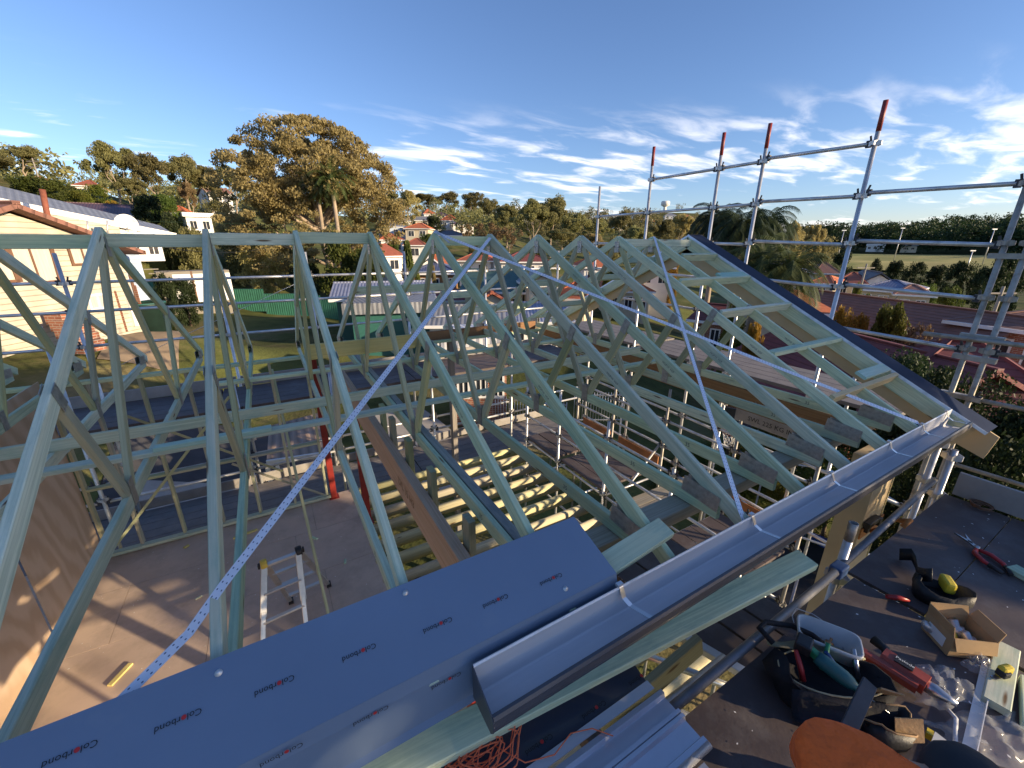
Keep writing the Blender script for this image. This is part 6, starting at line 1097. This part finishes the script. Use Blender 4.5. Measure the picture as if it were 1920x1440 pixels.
# ---- open tool bag
bc = (2.83, -3.585); brz = R(-40); tb = empty('tool_bag', (bc[0], bc[1], DZ), 'open black tool bag with pale lining and green-handled drill', 'tool bag')
m = MB(); loft(m, [oval((bc[0], bc[1], DZ), .21, .12, brz, p=4), oval((bc[0], bc[1], DZ+.02), .235, .135, brz, wob=.05, seed=1), oval((bc[0], bc[1], DZ+.09), .235, .13, brz, wob=.09, seed=2), oval((bc[0], bc[1], DZ+.125), .205, .105, brz, wob=.12, seed=3, p=4), oval((bc[0], bc[1], DZ+.120), .200, .100, brz, wob=.12, seed=3, p=4), oval((bc[0], bc[1], DZ+.09), .20, .10, brz, wob=.05, seed=2), oval((bc[0], bc[1], DZ+.06), .10, .05, brz)], True); m.build('bag_body', 'bag_black', tb)
def flap(side, name, mat, out_w, lift, seed):
    m = MB(); rows = []; rnd = random.Random(seed); n = 9
    for k in range(n+1):
        t_ = -1+2*k/n; x = .20*t_; row = []
        for j in range(5):
            s = j/4; y = side*(.105+out_w*s*(1-.35*t_*t_)); z = DZ+.122+lift*math.sin(s*2.2)+.02*math.sin(4*t_+seed)*s; row.append(Vector((bc[0]+x*math.cos(brz)-y*math.sin(brz), bc[1]+x*math.sin(brz)+y*math.cos(brz), z)))
        rows.append(m.ring(row))
    for a, b in zip(rows[:-1], rows[1:]): m.bridge(a, b, close=False, smooth=True)
    return m.build(name, mat, tb, solid=.008)
flap(1, 'lid_flap', 'bag_lining', .075, -.03, 1); flap(-1, 'side_flap', 'bag_navy', .10, -.09, 2)
m = MB(); m.path([Vector((bc[0]+x*math.cos(brz)-y*math.sin(brz), bc[1]+x*math.sin(brz)+y*math.cos(brz), DZ+z)) for x, y, z in ((-.20, .10, .14), (-.25, .15, .17), (-.20, .20, .16), (-.07, .22, .14), (.02, .20, .12), (.04, .15, .13))], .013, 8); m.build('carry_handle', 'bag_black', tb)
m = MB(); m.path([Vector((bc[0]+x*math.cos(brz)-y*math.sin(brz), bc[1]+x*math.sin(brz)+y*math.cos(brz), DZ+.130+.012*math.sin(9*x))) for x, y in [(math.cos(a)*.21, math.sin(a)*.11) for a in [2.0+k*math.pi/14 for k in range(17)]]], .004, 6); m.build('zip_edge', 'bag_lining', tb)
lettering('DEWALT', .028, Vector((bc[0]-.145*math.sin(brz)-.08*math.cos(brz), bc[1]+.145*math.cos(brz)-.08*math.sin(brz), DZ+.146)), (math.cos(brz), math.sin(brz), 0), (-math.sin(brz), math.cos(brz), -.1), 'bag_navy', tb, .006)
def drill(c, rz, name, label, body, grip):
    root = empty(name, c, label, 'drill'); d = Vector((math.cos(rz)*.85, math.sin(rz)*.85, -.25)).normalized(); c = Vector(c)
    MB().lathe([(0, -.09), (.028, -.088), (.033, -.06), (.033, .02), (.027, .05), (.018, .065), (.016, .10), (.006, .115), (0, .118)], c, 14, d).build('motor_housing', body, root); MB().lathe([(0, .11), (.004, .112), (.003, .19), (0, .192)], c, 8, d).build('bit', 'steel', root)
    g = c-d*.05; e = g+Vector((-.05*math.cos(rz+1.2), -.05*math.sin(rz+1.2), .0))+Vector((.1*math.cos(rz+2.4), .1*math.sin(rz+2.4), .02)); MB().beam(g, e, .03, .038).build('grip', grip, root, bevel=.01); MB().box(e, (.065, .08, .05), rz).build('battery', 'black_plastic', root, bevel=.008)
drill((2.83, -3.61, DZ+.15), R(-75), 'drill', 'teal drill with bare bit lying in the open tool bag', 'tool_teal', 'tool_green')
for i, (x, y, a, mt) in enumerate(((2.86, -3.55, .4, 'tool_green'), (2.90, -3.60, 2.1, 'blue_rag'), (2.73, -3.53, 1.2, 'handle_red'), (2.95, -3.65, .9, 'steel'))): MB().path([(x, y, DZ+.08), (x+.03*math.cos(a), y+.03*math.sin(a), DZ+.13), (x+.07*math.cos(a), y+.07*math.sin(a), DZ+.18)], [.013, .012, .009], 8).build('hand_tool', mt, None, ('green-handled tool poking out of the bag', 'blue cloth-wrapped tool in the bag', 'red-handled tool at the bag edge', 'steel bar at the bag end')[i], 'tool')
# ---- white screw tub
tc0 = (2.99, -3.50); trz = R(-62); tub = empty('screw_tub', (tc0[0], tc0[1], DZ), 'translucent white tub of screws standing behind the tool bag', 'tub')
m = MB(); loft(m, [oval((*tc0, DZ+.02), .105, .062, trz, 28, p=5), oval((*tc0, DZ+.15), .122, .074, trz, 28, p=5), oval((*tc0, DZ+.155), .128, .080, trz, 28, p=5), oval((*tc0, DZ+.17), .128, .080, trz, 28, p=5), oval((*tc0, DZ+.17), .119, .071, trz, 28, p=5), oval((*tc0, DZ+.05), .108, .062, trz, 28, p=5)], True); m.build('tub_body', 'tub_plastic', tub)
m = MB(); m.path([Vector((tc0[0]+x*math.cos(trz)-y*math.sin(trz), tc0[1]+x*math.sin(trz)+y*math.cos(trz), DZ+z)) for x, y, z in ((0, .08, .16), (-.06, .10, .17), (-.13, .09, .175), (-.15, .03, .17), (-.14, 0, .16))], .002, 6); m.build('wire_handle', 'steel', tub)
m = MB(); rnd = random.Random(4)
for k in range(70):
    x, y = rnd.uniform(-.09, .09), rnd.uniform(-.05, .05); c = Vector((tc0[0]+x*math.cos(trz)-y*math.sin(trz), tc0[1]+x*math.sin(trz)+y*math.cos(trz), DZ+.055+rnd.uniform(0, .03))); a = rnd.uniform(0, 6.28); d = Vector((math.cos(a), math.sin(a), rnd.uniform(-.3, .5)))*.022; m.tube(c-d, c+d, .0028, .0016, n=5)
o = m.build('loose_screws', 'steel', tub); o['kind'] = 'stuff'
for i, (x, y) in enumerate(((.03, .0), (-.05, .02), (.0, -.03))): MB().lathe([(0, 0), (.018, 0), (.018, .03), (.006, .032), (.006, .05), (0, .05)], (tc0[0]+x, tc0[1]+y, DZ+.07), 10, (.4, .3*i, .8)).build('fitting', 'copper_bits' if i != 1 else 'black_plastic', None, ('copper fitting on top of the screws', 'black fitting among the screws', 'copper fitting at the side of the screw tub')[i], 'fitting')
# ---- red nail gun
ng = empty('nail_gun', (3.12, -3.68, DZ), 'red nail gun lying beside the screw tub', 'nail gun'); a, b = Vector((3.14, -3.585, DZ+.06)), Vector((3.16, -3.80, DZ+.06)); d, s, u = frame_of(b-a)
MB().beam(a, b, .05, .05, ch=.012).build('magazine', 'gun_red', ng); MB().beam(a+s*-.06+(b-a)*.35, b+s*-.045+(b-a)*.1, .085, .075, ch=.02).build('motor_housing', 'gun_red', ng); MB().path([a+s*-.06+(b-a)*.45, a+s*-.12+(b-a)*.35, a+s*-.14+(b-a)*.1], [.022, .02, .024], 10).build('grip', 'black_plastic', ng); MB().lathe([(0, 0), (.026, 0), (.03, .05), (.018, .09), (.012, .12), (0, .12)], b+s*-.045, 12, d).build('nose', 'steel', ng)
MB().beam(a+s*-.055+(b-a)*.55+u*.041, a+s*-.055+(b-a)*.85+u*.041, .05, .006).build('label_plate', 'black_plastic', ng); lettering('Paslode', .022, a+s*-.055+(b-a)*.70+u*.0455, d, -s, 'print_white', ng)
# ---- leather pouch
pc = (2.84, -3.80); prz = R(-35); po = empty('leather_pouch', (pc[0], pc[1], DZ), 'tan and black leather tool pouch lying open by the bag', 'pouch')
m = MB(); loft(m, [oval((*pc, DZ), .09, .055, prz, 18), oval((*pc, DZ+.05), .10, .065, prz, 18, .06, 1), oval((*pc, DZ+.11), .092, .058, prz, 18, .14, 2), oval((*pc, DZ+.107), .088, .054, prz, 18, .14, 2), oval((*pc, DZ+.04), .08, .05, prz, 18)], True); m.build('pouch_body', 'leather_black', po)
m = MB(); m.path([p_+Vector((0, 0, .003)) for p_ in oval((*pc, DZ+.107), .091, .057, prz, 18, .14, 2)]+[oval((*pc, DZ+.110), .091, .057, prz, 18, .14, 2)[0]], .004, 6); m.build('stitched_rim', 'leather', po)
m = MB(); m.quad((2.90, -3.70, DZ+.10), (2.96, -3.76, DZ+.11), (2.92, -3.80, DZ+.19), (2.86, -3.74, DZ+.20)); m.build('front_flap', 'leather', po, solid=.006); m = MB(); m.quad((2.80, -3.84, DZ+.06), (2.88, -3.90, DZ+.08), (2.90, -3.87, DZ+.16), (2.82, -3.81, DZ+.15)); m.build('inner_flap', 'leather', po, solid=.005)
# ---- black tool belt with yellow tape in it
tbm = empty('tool_belt', (3.98, -3.63, DZ), 'black tool belt with yellow tape measure in its pouch', 'tool belt'); cc = (3.98, -3.655)
m = MB(); loft(m, [oval((*cc, DZ), .11, .075, R(-60), 18), oval((*cc, DZ+.05), .125, .085, R(-60), 18, .06, 3), oval((*cc, DZ+.105), .115, .075, R(-60), 18, .14, 4), oval((*cc, DZ+.102), .110, .070, R(-60), 18, .14, 4), oval((*cc, DZ+.04), .10, .06, R(-60), 18)], True); m.build('pouch_body', 'leather_black', tbm)
m = MB(); prev = None
for k, (x, y, z, tx) in enumerate(((4.22, -3.40, .03, .4), (4.235, -3.45, .06, .2), (4.17, -3.49, .06, 0), (4.08, -3.53, .05, .1), (4.01, -3.57, .10, .2), (3.98, -3.60, .14, .2))):
    rg = m.ring([Vector((x-.02, y-.012, DZ+z-.03)), Vector((x+.015, y+.012, DZ+z+.03))]); 
    if prev: m.face((prev[0], prev[1], rg[1], rg[0]), None, True)
    prev = rg
m.build('belt_strap', 'leather_black', tbm, solid=.005); MB().beam((3.95, -3.72, DZ+.03), (3.82, -3.75, DZ+.03), .05, .05, ch=.015).build('side_pocket', 'leather_black', tbm); m = MB(); m.path([(3.93, -3.77, DZ+.01), (3.96, -3.82, DZ+.015), (4.0, -3.84, DZ+.008)], .008, 6); m.build('buckle', 'steel', tbm)
MB().box((4.03, -3.66, DZ+.10), (.05, .10, .07), R(-55)).build('tape_case', 'tool_yellow', tbm, bevel=.014)
MB().path([(3.74, -3.50, DZ+.015), (3.79, -3.545, DZ+.018), (3.82, -3.575, DZ+.014)], [.012, .016, .013], 8).build('chisel_handle', 'handle_red', None, 'red tool handle on the deck left of the tool belt', 'tool')
# ---- snips
sn = empty('tin_snips', (4.72, -3.66, DZ), 'red-handled tin snips lying open on the far deck', 'snips'); ax_ = (Vector((4.60, -3.80, 0))-Vector((4.86, -3.52, 0))).normalized(); sd_ = Vector((-ax_.y, ax_.x, 0)); pv = Vector((4.755, -3.635, DZ+.018))
for s in (-1, 1):
    m = MB(); A = m.ring([pv-sd_*s*.012, pv-ax_*.06+sd_*s*.012, pv-ax_*.15+sd_*s*.032, pv-ax_*.06-sd_*s*.010]); B = m.ring([Vector(m.v[i])+Vector((0, 0, .012)) for i in A]); m.bridge(A, B); m.face(A[::-1]); m.face(B); m.build('blade', 'steel', sn)
    MB().path([pv, pv+ax_*.05+sd_*s*.045, pv+ax_*.13+sd_*s*.052, pv+ax_*.20+sd_*s*.03], [.012, .014, .013, .010], 8).build('handle', 'handle_red', sn)
    MB().path([pv+ax_*.16+sd_*s*.045, pv+ax_*.23+sd_*s*.02], [.015, .012], 8).build('grip_end', 'black_plastic', sn)
MB().lathe([(0, 0), (.014, 0), (.014, .02), (0, .02)], pv, 12).build('pivot', 'steel', sn)
of = MB(); of.beam((4.70, -3.80, DZ+.018), (4.62, -4.05, DZ+.018), .09, .035); of = of.build('timber_offcut', 'treated_pine', None, 'pale timber offcut marked G on the deck beside the snips', 'offcut'); lettering('G', .04, (4.675, -3.87, DZ+.0365), (.3, -.9, 0), (.9, .3, 0), 'print_black', of)
# ---- cardboard box
bxr = R(-38); bx0 = Vector((3.69, -3.80, DZ)); cbx = empty('cardboard_box', tuple(bx0), 'open cardboard box of fittings on the deck', 'cardboard box'); L_ = lambda x, y, z: Vector((bx0.x+x*math.cos(bxr)-y*math.sin(bxr), bx0.y+x*math.sin(bxr)+y*math.cos(bxr), DZ+z)); hw, hd, hh = .095, .08, .115
for (x0, y0), (x1, y1), fx, fy, lean in (((-hw, -hd), (hw, -hd), 0, -.03, -.06), ((hw, -hd), (hw, hd), .03, 0, .05), ((hw, hd), (-hw, hd), 0, .02, .05), ((-hw, hd), (-hw, -hd), -.02, 0, .06)):
    m = MB(); m.quad(L_(x0, y0, 0), L_(x1, y1, 0), L_(x1, y1, hh), L_(x0, y0, hh)); m.build('side', 'cardboard', cbx, solid=.004); m = MB(); m.quad(L_(x0, y0, hh), L_(x1, y1, hh), L_(x1*.92+fx, y1*.92+fy, hh+lean), L_(x0*.92+fx, y0*.92+fy, hh+lean)); m.build('flap', 'cardboard', cbx, solid=.004)
m = MB(); m.quad(L_(-hw, -hd, .006), L_(hw, -hd, .006), L_(hw, hd, .006), L_(-hw, hd, .006)); m.build('base', 'cardboard', cbx, solid=.004)
m = MB(); m.quad(L_(-hw-.004, -.05, .02), L_(-hw-.004, .05, .02), L_(-hw-.004, .05, .08), L_(-hw-.004, -.05, .08)); m.build('paper_label', 'print_white', cbx)
for i, (x, y, mt, r_) in enumerate(((-.04, -.02, 'tool_yellow', .032), (.03, .02, 'galv', .035), (.05, -.04, 'galv', .03), (-.01, .04, 'bag_navy', .034), (-.06, .05, 'galv', .028), (.02, -.05, 'steel', .026))): MB().lathe([(0, 0), (r_, 0), (r_, .05), (r_*.6, .055), (r_*.6, .085), (0, .085)], L_(x, y, .02), 12, (.5-.3*i, .4, .6)).build('fitting', mt, None, '%s fitting in the cardboard box, %s' % ({'tool_yellow': 'yellow', 'bag_navy': 'dark', 'galv': 'grey', 'steel': 'bright'}[mt], ('front', 'middle', 'right', 'back', 'far corner', 'near wall')[i]), 'fitting', 'fittings in the box')
# ---- plastic wrap
def crumple(c, a, b, h, rz, name, label, seed):
    rnd = random.Random(seed); m = MB(); rows = []; n, k = 18, 12
    for i in range(n+1):
        row = []
        for j in range(k+1):
            u_, v_ = -1+2*i/n, -1+2*j/k; q = max(0, 1-u_*u_)*max(0, 1-v_*v_); x, y = u_*a*(1+.15*math.sin(7*v_+seed)), v_*b*(1+.2*math.sin(5*u_+seed)); z = q**.6*h*(.55+.45*math.sin(9*u_+4*v_+seed)*math.cos(6*v_-3*u_))+rnd.uniform(0, .012); row.append((c[0]+x*math.cos(rz)-y*math.sin(rz), c[1]+x*math.sin(rz)+y*math.cos(rz), DZ+.003+max(0, z)))
        rows.append(m.ring(row))
    for p_, q_ in zip(rows[:-1], rows[1:]): m.bridge(p_, q_, close=False, smooth=True)
    m.build(name, 'clear_plastic', None, label, 'plastic wrap', 'clear plastic wrap on the deck')
crumple((3.30, -3.83), .15, .09, .10, R(-30), 'plastic_wrap', 'crumpled clear plastic bag below the cardboard box', 3); crumple((3.22, -4.03), .20, .09, .07, R(-25), 'plastic_wrap', 'trailing clear plastic sheet right of the white bar', 8); crumple((3.62, -3.90), .07, .05, .07, R(10), 'plastic_wrap', 'small clear plastic bag beside the cardboard box', 5)
MB().sweep([(-.02, 0), (.02, 0), (.02, .003), (-.017, .003), (-.017, .03), (-.02, .03)], (3.82, -3.905, DZ+.004), (2.80, -4.03, DZ+.004), close=True, caps=True).build('white_angle', 'trim_white', None, 'long white metal angle lying on the deck', 'metal angle')
m = MB(); m.path([(3.20, -3.90, DZ+.02), (3.17, -3.93, DZ+.03), (3.12, -3.945, DZ+.012), (3.06, -3.96, DZ+.012)], .008, 6); m.build('white_bracket', 'trim_white', None, 'small white bracket beside the long white angle', 'bracket')
for i, (a, b, w_) in enumerate((((3.86, -3.945, DZ+.02), (3.40, -4.00, DZ+.02), .085), ((3.70, -4.06, DZ+.02), (3.40, -4.12, DZ+.02), .09))): MB().beam(a, b, w_, .038).build('timber_offcut', 'treated_pine', None, ('pale timber offcut under the yellow tape at the right edge', 'second timber offcut at the right edge of the deck')[i], 'offcut', 'timber offcuts')
tm_ = empty('tape_measure', (3.60, -3.98, DZ+.039), 'yellow tape measure on a timber offcut', 'tape measure'); MB().box((3.60, -3.975, DZ+.07), (.065, .035, .062), R(-20)).build('case', 'tool_yellow', tm_, bevel=.014); MB().box((3.58, -3.975, DZ+.07), (.04, .037, .03), R(-20)).build('label_plate', 'black_plastic', tm_, bevel=.004); MB().box((3.56, -3.965, DZ+.046), (.05, .02, .006), R(-20)).build('hook', 'steel', tm_)
tr = empty('parts_tray', (2.93, -3.95, DZ), 'clear plastic parts tray at the bottom edge of the deck', 'tray'); 
for q in (((2.84, -3.92), (3.00, -3.905)), ((3.00, -3.905), (2.99, -4.02)), ((2.99, -4.02), (2.83, -4.03)), ((2.83, -4.03), (2.84, -3.92))): m = MB(); m.quad((*q[0], DZ), (*q[1], DZ), (*q[1], DZ+.05), (*q[0], DZ+.05)); m.build('side', 'clear_plastic', tr, solid=.003)
m = MB(); m.quad((2.84, -3.92, DZ+.052), (3.00, -3.905, DZ+.052), (2.99, -4.02, DZ+.052), (2.83, -4.03, DZ+.052)); m.build('lid', 'tub_plastic', tr, solid=.003); MB().box((2.99, -3.895, DZ+.03), (.03, .02, .03), .2).build('latch', 'tool_yellow', tr)
co = MB(); pts = [Vector((5.46+.045*math.cos(a)*(1+.02*a), -3.50+.05*math.sin(a)*(1+.02*a), DZ+.012+.002*a)) for a in [k*.35 for k in range(46)]]; co.path(pts, .006, 6); co.build('rope_coil', 'trim_brown', None, 'small dark coil of rope near the far kickboard', 'rope')
MB().beam((2.70, -3.73, DZ+.33), (2.16, -3.80, DZ+.28), .012, .05, (0, 1, .4)).build('steel_rule', 'coupler_dark', None, 'long dark steel bar leaning beside the person in orange', 'bar')
# ---- white chips of offcut scattered on the deck
m = MB(); rnd = random.Random(12)
for k in range(90):
    x, y = rnd.uniform(2.2, 5.45), rnd.uniform(-4.2, -3.36); s = rnd.uniform(.003, .009); a = rnd.uniform(0, 3.1); z = DZ+.0015; m.face(m.ring([(x+s*math.cos(a+q)*(1 if i % 2 else .6), y+s*math.sin(a+q)*(1 if i % 2 else .6), z+.0015) for i, q in enumerate((0, 1.6, 3.1, 4.7))]))
o = m.build('sawdust_chips', 'trim_white', None, 'tiny white chips scattered over the working deck', 'chips', None, 'stuff')
# ---- crouching person in orange
def skinned(name, pts, edges, rad, mat, parent, sub=2, root=0):
    me = bpy.data.meshes.new(name); me.from_pydata([tuple(p) for p in pts], edges, []); o = bpy.data.objects.new(name, me); COL.objects.link(o); o.parent = parent; o.location = -wloc(parent)
    sk = o.modifiers.new('skin', 'SKIN'); sk.use_smooth_shade = True; lay = me.skin_vertices[0] if me.skin_vertices else None
    if lay is None:
        bpy.context.view_layer.objects.active = o; lay = me.skin_vertices[0]
    for i, r_ in enumerate(rad): lay.data[i].radius = (r_, r_) if not isinstance(r_, tuple) else r_; lay.data[i].use_root = (i == root)
    sd = o.modifiers.new('sub', 'SUBSURF'); sd.levels = sub; sd.render_levels = sub; me.materials.append(M(mat)); return o
pe = empty('person', (2.02, -4.02, DZ), 'person in orange work shirt and dark cap crouching at the bottom edge', 'person')
Vv = Vector; pel, spine, chest, neck, head = Vv((1.90, -4.06, 5.18)), Vv((2.01, -3.99, 5.37)), Vv((2.15, -3.93, 5.48)), Vv((2.245, -3.98, 5.505)), Vv((2.32, -4.035, 5.50))
shL, shR = Vv((2.12, -3.78, 5.47)), Vv((2.24, -4.12, 5.45)); elL, elR = Vv((2.27, -3.74, 5.22)), Vv((2.42, -4.16, 5.20)); wrL, wrR = Vv((2.45, -3.85, 5.10)), Vv((2.55, -4.08, 5.08)); haL, haR = Vv((2.51, -3.88, 5.04)), Vv((2.60, -4.04, 5.03))
hiL, hiR = Vv((1.93, -3.96, 5.16)), Vv((1.97, -4.16, 5.16)); knL, knR = Vv((2.22, -3.88, 5.33)), Vv((2.27, -4.22, 5.30)); anL, anR = Vv((2.02, -3.89, 5.04)), Vv((2.06, -4.20, 5.04)); toL, toR = Vv((2.20, -3.87, 4.985)), Vv((2.24, -4.21, 4.985))
P_ = [pel, spine, chest, neck, head, shL, elL, wrL, haL, shR, elR, wrR, haR, hiL, knL, anL, toL, hiR, knR, anR, toR, head+Vv((.06, -.035, .02))]
E_ = [(0, 1), (1, 2), (2, 3), (3, 4), (2, 5), (5, 6), (6, 7), (7, 8), (2, 9), (9, 10), (10, 11), (11, 12), (0, 13), (13, 14), (14, 15), (15, 16), (0, 17), (17, 18), (18, 19), (19, 20), (4, 21)]
skinned('body', P_, E_, [.13, .115, .12, .055, .088, .06, .042, .030, .034, .06, .042, .030, .034, .085, .06, .042, .036, .085, .06, .042, .036, .07], 'skin', pe)
for h_, d_ in ((haL, Vv((.5, -.1, -.35))), (haR, Vv((.5, .1, -.35)))):
    for k in range(5):
        o_f = Vv((0, (k-2)*.014, 0)) if k else Vv((-.01, -.03, .01)); L1 = (.05, .062, .068, .062, .05)[k]; dd = d_.normalized()
        MB().path([h_+o_f*1.0, h_+o_f*1.3+dd*L1*.55, h_+o_f*1.35+dd*L1*.9+Vv((0, 0, -.018))], [.0095, .0085, .007], 8).build('finger', 'skin', pe)
skinned('shirt', [pel+Vv((.03, .02, .05)), spine, chest, neck+Vv((-.02, 0, 0)), shL, elL, elL.lerp(wrL, .8), shR, elR, elR.lerp(wrR, .8)], [(0, 1), (1, 2), (2, 3), (2, 4), (4, 5), (5, 6), (2, 7), (7, 8), (8, 9)], [.15, .145, .15, .075, .092, .068, .05, .092, .068, .05], 'hi_vis', pe)
skinned('trousers', [pel, hiL, knL, anL+Vv((0, 0, .02)), hiR, knR, anR+Vv((0, 0, .02))], [(0, 1), (1, 2), (2, 3), (0, 4), (4, 5), (5, 6)], [.145, .105, .082, .062, .105, .082, .062], 'trousers', pe)
for t0, a0 in ((toL, anL), (toR, anR)): MB().beam(a0+Vv((-.05, 0, -.045)), t0+Vv((.03, 0, -.005)), .095, .08, ch=.03).build('boot', 'leather', pe)
cd_ = (head-neck).normalized(); upv = Vv((.25, -.05, 1)).normalized()
MB().lathe([(.102, -.01), (.105, .02), (.098, .06), (.075, .09), (.035, .108), (0, .112)], head+Vv((.0, 0, .0)), 18, upv).build('cap', 'cap_dark', pe); m = MB(); m.lathe([(.05, .0), (.10, .006), (.10, .012), (.05, .01)], head+cd_*.08+Vv((0, 0, .0)), 16, upv); m.build('cap_peak', 'cap_dark', pe)
for s in (-1, 1): MB().lathe([(0, -.008), (.022, -.006), (.024, .004), (.012, .008), (0, .006)], head+Vv((.02*s, .085*s, -.01)), 10, (0, 1, 0)).build('ear', 'skin', pe)
MB().lathe([(0, 0), (.012, .004), (.014, .02), (.006, .035), (0, .037)], head+cd_*.085+Vv((0, 0, -.03)), 8, cd_).build('nose', 'skin', pe)
# ================================================================== unseen tree added behind the camera, crown lobes shaped to shade the roof
def shade_tree():
    global RNG; RNG = np.random.default_rng(5); rnd = random.Random(8); sd2 = Vector((SUN_DIR.x, SUN_DIR.y, 0)).normalized(); lat = Vector((-sd2.y, sd2.x, 0)); lat = lat if lat.x > 0 else -lat
    b0 = Vector((2.2, -2.0, 0))+sd2*17; off = (.35-b0.dot(lat)); b0 = b0+lat*off; zb = H(b0.x, b0.y); root = empty('added_shade_tree', (b0.x, b0.y, zb), 'unseen spreading tree added in front of the house to cast dappled shade over the roof', 'tree')
    m = MB(); ends = []; m.path([(0, 0, 0), (.1, 0, 3.5), (0, .1, 7.0)], [.28, .22, .16], 8)
    for k in range(6): limb_tree(m, Vector((0, .1, 6.4)), Vector((math.cos(k*1.05), math.sin(k*1.05), .6)), 1.6, .08, 2, ends, rnd)
    t_ = m.build('trunk', 'bark_pale', root); t_.location = (0, 0, 0); cen = []
    for _ in range(120):
        v = np.array([rnd.gauss(0, 1), rnd.gauss(0, 1), rnd.gauss(0, 1)]); v /= np.linalg.norm(v); q = rnd.random()**.4; p_ = lat*(v[0]*q*SH_W)+sd2*(v[1]*q*2.4); cen.append(np.array([p_.x, p_.y, SH_Z-zb+v[2]*q*SH_H]))
    for _ in range(70):
        v = np.array([rnd.gauss(0, 1), rnd.gauss(0, 1), rnd.gauss(0, 1)]); v /= np.linalg.norm(v); q = rnd.random()**.4; p_ = lat*(-3.55+v[0]*q*1.75)+sd2*(v[1]*q*1.5); cen.append(np.array([p_.x, p_.y, 9.55-zb+v[2]*q*1.0]))
    for ls, lz, lw, lh, ln in ((3.3, 10.0, 1.5, 1.0, 60), (1.45, 7.4, .8, .6, 22), (1.0, 9.45, 2.1, .45, 75)):
        for _ in range(ln):
            v = np.array([rnd.gauss(0, 1), rnd.gauss(0, 1), rnd.gauss(0, 1)]); v /= np.linalg.norm(v); q = rnd.random()**.4; p_ = lat*(ls-.35+v[0]*q*lw)+sd2*(v[1]*q*1.4); cen.append(np.array([p_.x, p_.y, lz-zb+v[2]*q*lh]))
    C_, S_, T_ = clumps(cen, [rnd.uniform(.5, .85) for _ in cen], 120, .17, .75); o = bpy.data.objects.new('crown', leaves_mesh('crown', C_, S_, T_, 'leaf_olive', .3)); COL.objects.link(o); o.parent = root
SH_W, SH_H, SH_Z = 3.2, 1.9, 11.1
shade_tree()
# ---- scraps on the timber floor
for i, (x, y, l, w_, a) in enumerate(((-.35, 1.15, .07, .012, .4), (-.9, .4, .22, .05, 1.0), (.95, 1.6, .10, .035, 2.2), (.1, 2.2, .30, .045, .2), (1.25, .9, .08, .03, 1.4), (-.6, 2.3, .06, .04, .7))):
    MB().beam((x-math.cos(a)*l/2, y-math.sin(a)*l/2, 2.911), (x+math.cos(a)*l/2, y+math.sin(a)*l/2, 2.911), w_, .019).build('floor_offcut', 'yellow_pine' if i % 2 else 'treated_pine', None, ('sliver of timber in the middle of the left floor', 'stubby offcut near the front of the floor', 'small block near the red post', 'longer offcut along the back plate', 'chip of timber beside the floor edge', 'tiny offcut near the corner studs')[i], 'offcut', 'offcuts on the timber floor')
m = MB(); rnd = random.Random(31)
for k in range(160):
    x, y = rnd.uniform(-1.4, 1.55), rnd.uniform(-1.5, 2.5); s = rnd.uniform(.004, .012); a = rnd.uniform(0, 3.1); m.face(m.ring([(x+s*math.cos(a+q)*(1 if i % 2 else .5), y+s*math.sin(a+q)*(1 if i % 2 else .5), 2.9035) for i, q in enumerate((0, 1.6, 3.1, 4.7))]))
m.build('floor_shavings', 'trim_white', None, 'pale shavings scattered over the timber floor', 'shavings', None, 'stuff')
